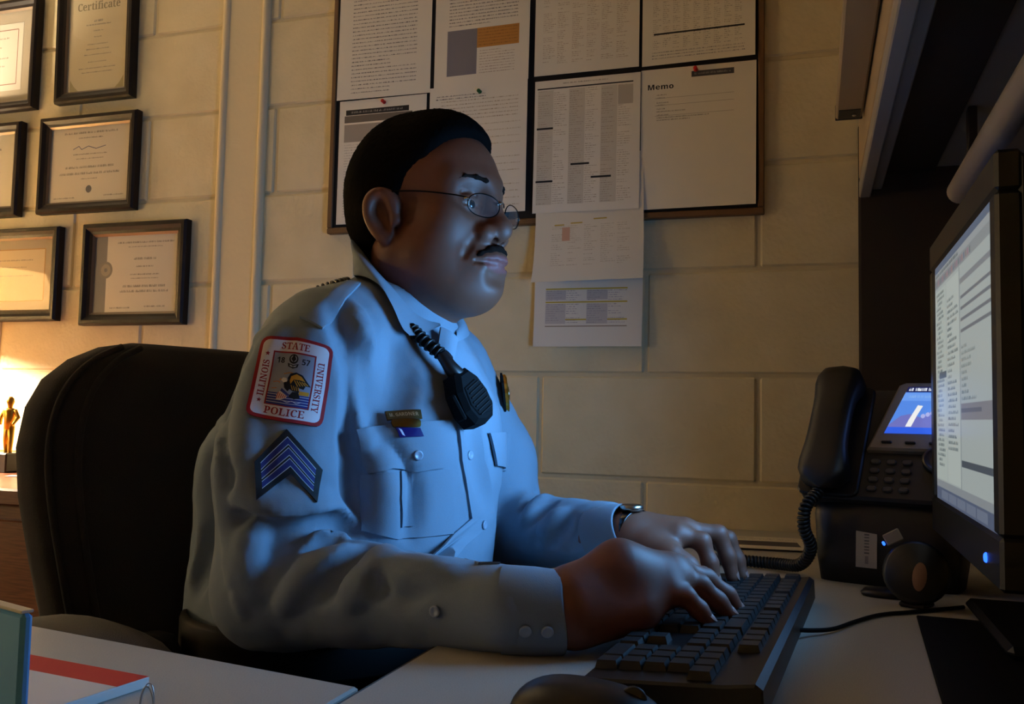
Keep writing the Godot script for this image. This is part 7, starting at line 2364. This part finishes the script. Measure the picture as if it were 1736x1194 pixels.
	[0, 1, -0.4271, 0.9875, 0.9048, -0.4246, 0.9749, 0.9097, 0.0146, 0.016, 0.024],
	[0, 1, -0.4246, 0.9749, 0.9097, -0.4247, 0.9598, 0.9143, 0.016, 0.0146, 0.024],
	[0, 1, -0.4247, 0.9598, 0.9143, -0.4266, 0.9443, 0.9177, 0.0146, 0.0117, 0.024],
	[0, 1, -0.4266, 0.9443, 0.9177, -0.4285, 0.9336, 0.9189, 0.0117, 0.0088, 0.024],
	[0, 1, -0.4322, 0.8949, 0.9245, -0.4289, 0.8864, 0.9237, 0.0066, 0.0088, 0.016],
	[0, 1, -0.4289, 0.8864, 0.9237, -0.4245, 0.8744, 0.9218, 0.0088, 0.0109, 0.016],
	[0, 1, -0.4245, 0.8744, 0.9218, -0.4208, 0.8631, 0.9189, 0.0109, 0.012, 0.016],
	[0, 1, -0.4208, 0.8631, 0.9189, -0.417, 0.8548, 0.9158, 0.012, 0.012, 0.016],
	[0, 1, -0.417, 0.8548, 0.9158, -0.4134, 0.847, 0.9126, 0.012, 0.012, 0.016],
	[0, 1, -0.4134, 0.847, 0.9126, -0.4104, 0.8384, 0.9105, 0.012, 0.012, 0.016],
	[0, 1, -0.4104, 0.8384, 0.9105, -0.4091, 0.8273, 0.9097, 0.012, 0.0109, 0.016],
	[0, 1, -0.4091, 0.8273, 0.9097, -0.409, 0.8154, 0.9097, 0.0109, 0.0088, 0.016],
	[0, 1, -0.409, 0.8154, 0.9097, -0.4091, 0.8072, 0.9096, 0.0088, 0.0066, 0.016],
	[0, 0, -0.4455, 0.8817, 0.921, -0.4435, 0.8741, 0.9189, 0.0066, 0.0088, 0.018],
	[0, 0, -0.4435, 0.8741, 0.9189, -0.4407, 0.8631, 0.9158, 0.0088, 0.0109, 0.018],
	[0, 0, -0.4407, 0.8631, 0.9158, -0.4386, 0.85, 0.9147, 0.0109, 0.012, 0.018],
	[0, 0, -0.4386, 0.85, 0.9147, -0.4375, 0.8348, 0.9165, 0.012, 0.0109, 0.018],
	[0, 0, -0.4375, 0.8348, 0.9165, -0.437, 0.8185, 0.9199, 0.0109, 0.0088, 0.018],
	[0, 0, -0.437, 0.8185, 0.9199, -0.4363, 0.8071, 0.9226, 0.0088, 0.0066, 0.018],
	[0, 1, -0.3696, 0.936, 0.8211, -0.3657, 0.9214, 0.8247, 0.0077, 0.0102, 0.02],
	[0, 1, -0.3657, 0.9214, 0.8247, -0.3617, 0.9006, 0.8265, 0.0102, 0.0127, 0.02],
	[0, 1, -0.3617, 0.9006, 0.8265, -0.3592, 0.8805, 0.8239, 0.0127, 0.014, 0.02],
	[0, 1, -0.3592, 0.8805, 0.8239, -0.3582, 0.8615, 0.8153, 0.014, 0.0127, 0.02],
	[0, 1, -0.3582, 0.8615, 0.8153, -0.3587, 0.8431, 0.8023, 0.0127, 0.0102, 0.02],
	[0, 1, -0.3587, 0.8431, 0.8023, -0.36, 0.8303, 0.7906, 0.0102, 0.0077, 0.02],
	[0, 1, -0.3538, 0.8169, 0.6984, -0.3499, 0.8209, 0.6959, 0.0044, 0.0058, 0.008],
	[0, 1, -0.3499, 0.8209, 0.6959, -0.3455, 0.8263, 0.6895, 0.0058, 0.0073, 0.008],
	[0, 1, -0.3455, 0.8263, 0.6895, -0.3431, 0.831, 0.6759, 0.0073, 0.008, 0.008],
	[0, 1, -0.3431, 0.831, 0.6759, -0.3537, 0.8299, 0.6099, 0.008, 0.0073, 0.008],
	[0, 1, -0.3404, 0.7966, 0.7216, -0.3353, 0.802, 0.7233, 0.0044, 0.0058, 0.008],
	[0, 1, -0.3353, 0.802, 0.7233, -0.3285, 0.8094, 0.7238, 0.0058, 0.0073, 0.008],
	[0, 1, -0.3285, 0.8094, 0.7238, -0.3221, 0.816, 0.7232, 0.0073, 0.008, 0.008],
	[0, 1, -0.3221, 0.816, 0.7232, -0.3159, 0.8213, 0.722, 0.008, 0.0073, 0.008],
	[0, 1, -0.3159, 0.8213, 0.722, -0.31, 0.8258, 0.72, 0.0073, 0.0058, 0.008],
	[0, 1, -0.31, 0.8258, 0.72, -0.3063, 0.829, 0.7169, 0.0058, 0.0044, 0.008],
	[0, 1, -0.3274, 0.7769, 0.7305, -0.3223, 0.7835, 0.7348, 0.0044, 0.0058, 0.008],
	[0, 1, -0.3223, 0.7835, 0.7348, -0.3157, 0.7925, 0.7391, 0.0058, 0.0073, 0.008],
	[0, 1, -0.3157, 0.7925, 0.7391, -0.3091, 0.8005, 0.7422, 0.0073, 0.008, 0.008],
	[0, 1, -0.3091, 0.8005, 0.7422, -0.3019, 0.8072, 0.7446, 0.008, 0.0073, 0.008],
	[0, 1, -0.3019, 0.8072, 0.7446, -0.2947, 0.8132, 0.7466, 0.0073, 0.0058, 0.008],
	[0, 1, -0.2947, 0.8132, 0.7466, -0.2897, 0.8174, 0.7473, 0.0058, 0.0044, 0.008],
	[0, 1, -0.3044, 0.7764, 0.7448, -0.2993, 0.7824, 0.7498, 0.0044, 0.0058, 0.008],
	[0, 1, -0.2993, 0.7824, 0.7498, -0.2924, 0.7905, 0.7552, 0.0058, 0.0073, 0.008],
	[0, 1, -0.2924, 0.7905, 0.7552, -0.2862, 0.7978, 0.7587, 0.0073, 0.008, 0.008],
	[0, 1, -0.2862, 0.7978, 0.7587, -0.2808, 0.8041, 0.7612, 0.008, 0.0073, 0.008],
	[0, 1, -0.2808, 0.8041, 0.7612, -0.2759, 0.8099, 0.7626, 0.0073, 0.0058, 0.008],
	[0, 1, -0.2759, 0.8099, 0.7626, -0.2727, 0.814, 0.7628, 0.0058, 0.0044, 0.008],
	[0, 0, -0.342, 0.802, 0.7093, -0.3381, 0.8063, 0.7088, 0.005, 0.0066, 0.01],
	[0, 0, -0.3381, 0.8063, 0.7088, -0.3334, 0.8121, 0.7066, 0.0066, 0.0082, 0.01],
	[0, 0, -0.3334, 0.8121, 0.7066, -0.3294, 0.8172, 0.7025, 0.0082, 0.009, 0.01],
	[0, 0, -0.3294, 0.8172, 0.7025, -0.3258, 0.8217, 0.6966, 0.009, 0.0082, 0.01],
	[0, 0, -0.3258, 0.8217, 0.6966, -0.3243, 0.8255, 0.6843, 0.0082, 0.0066, 0.01],
	[0, 0, -0.314, 0.7897, 0.7326, -0.3092, 0.7942, 0.7348, 0.005, 0.0066, 0.01],
	[0, 0, -0.3092, 0.7942, 0.7348, -0.3029, 0.8004, 0.7374, 0.0066, 0.0082, 0.01],
	[0, 0, -0.3029, 0.8004, 0.7374, -0.2971, 0.8056, 0.7388, 0.0082, 0.009, 0.01],
	[0, 0, -0.2971, 0.8056, 0.7388, -0.2916, 0.8097, 0.7404, 0.009, 0.0082, 0.01],
	[0, 0, -0.2916, 0.8097, 0.7404, -0.2864, 0.8134, 0.742, 0.0082, 0.0066, 0.01],
	[0, 0, -0.2864, 0.8134, 0.742, -0.2829, 0.8159, 0.7427, 0.0066, 0.005, 0.01],
	[0, 1, -0.2771, 0.7761, 0.7633, -0.2727, 0.7832, 0.7698, 0.0055, 0.0073, 0.012],
	[0, 1, -0.2727, 0.7832, 0.7698, -0.2671, 0.793, 0.7759, 0.0073, 0.0091, 0.012],
	[0, 1, -0.2671, 0.793, 0.7759, -0.2624, 0.8019, 0.7791, 0.0091, 0.01, 0.012],
	[0, 1, -0.2624, 0.8019, 0.7791, -0.2591, 0.8083, 0.7792, 0.01, 0.0091, 0.012],
	[0, 1, -0.2591, 0.8083, 0.7792, -0.2565, 0.8136, 0.7778, 0.0091, 0.0073, 0.012],
	[0, 1, -0.2565, 0.8136, 0.7778, -0.2548, 0.817, 0.7761, 0.0073, 0.0055, 0.012],
	[0, 0, -0.6535, 0.8862, 0.924, -0.6501, 0.8748, 0.9292, 0.0055, 0.0073, 0.014],
	[0, 0, -0.6501, 0.8748, 0.9292, -0.6494, 0.8588, 0.9312, 0.0073, 0.0091, 0.014],
	[0, 0, -0.6494, 0.8588, 0.9312, -0.6493, 0.842, 0.9313, 0.0091, 0.01, 0.014],
	[0, 0, -0.6493, 0.842, 0.9313, -0.6464, 0.8275, 0.9323, 0.01, 0.01, 0.014],
	[0, 0, -0.6464, 0.8275, 0.9323, -0.6422, 0.8129, 0.9336, 0.01, 0.01, 0.014],
	[0, 0, -0.6422, 0.8129, 0.9336, -0.6412, 0.7969, 0.934, 0.01, 0.01, 0.014],
	[0, 0, -0.6412, 0.7969, 0.934, -0.6471, 0.7762, 0.9322, 0.01, 0.0091, 0.014],
	[0, 0, -0.6471, 0.7762, 0.9322, -0.6567, 0.7539, 0.9293, 0.0091, 0.0073, 0.014],
	[0, 0, -0.6567, 0.7539, 0.9293, -0.6643, 0.7383, 0.9269, 0.0073, 0.0055, 0.014],
	[0, 1, -0.6322, 0.7984, 0.9485, -0.6338, 0.7901, 0.9487, 0.0055, 0.0073, 0.014],
	[0, 1, -0.6338, 0.7901, 0.9487, -0.6359, 0.7783, 0.9492, 0.0073, 0.0091, 0.014],
	[0, 1, -0.6359, 0.7783, 0.9492, -0.6385, 0.7664, 0.9496, 0.0091, 0.01, 0.014],
	[0, 1, -0.6385, 0.7664, 0.9496, -0.6429, 0.7539, 0.9487, 0.01, 0.0091, 0.014],
	[0, 1, -0.6429, 0.7539, 0.9487, -0.6485, 0.7412, 0.9467, 0.0091, 0.0073, 0.014],
	[0, 1, -0.6485, 0.7412, 0.9467, -0.6529, 0.7319, 0.9446, 0.0073, 0.0055, 0.014],
]
const BODY := [
	[0, 0, -0.57, 0.55, 0.81, -0.515, 0.93, 0.787, 0.125, 0.135, 0.05, 0.9564, 0, 0.2921, 0.72],
	[0, 0, -0.512, 0.975, 0.89, -0.49, 0.975, 0.665, 0.045, 0.045, 0.05],
	[0, 0, -0.498, 1.0036, 0.7622, -0.495, 0.99, 0.775, 0.055, 0.06, 0.03],
	[0, 0, -0.512, 0.97, 0.915, -0.538, 0.75, 0.962, 0.042, 0.036, 0.02],
	[0, 0, -0.538, 0.75, 0.962, -0.36, 0.748, 0.99, 0.036, 0.032, 0.02],
	[0, 0, -0.36, 0.748, 0.99, -0.2117, 0.7613, 1.021, 0.032, 0.025, 0.02],
	[0, 0, -0.48, 0.97, 0.645, -0.402, 0.778, 0.617, 0.042, 0.034, 0.02],
	[0, 0, -0.402, 0.778, 0.617, -0.3, 0.785, 0.7, 0.034, 0.028, 0.02],
	[0, 0, -0.3, 0.785, 0.7, -0.2034, 0.797, 0.7693, 0.028, 0.024, 0.02],
]
const TROUSERS := [
	[0, 0, -0.585, 0.53, 0.89, -0.575, 0.53, 0.73, 0.115, 0.115, 0.05],
	[0, 0, -0.54, 0.51, 0.905, -0.17, 0.535, 0.93, 0.095, 0.068, 0.03],
	[0, 0, -0.17, 0.535, 0.93, -0.15, 0.1, 0.93, 0.068, 0.055, 0.03],
	[0, 0, -0.52, 0.51, 0.72, -0.15, 0.535, 0.7, 0.095, 0.068, 0.03],
	[0, 0, -0.15, 0.535, 0.7, -0.13, 0.1, 0.7, 0.068, 0.055, 0.03],
	[0, 0, -0.57, 0.625, 0.86, -0.55, 0.625, 0.76, 0.125, 0.125, 0.05, 0.9564, 0, 0.2921, 0.95],
]
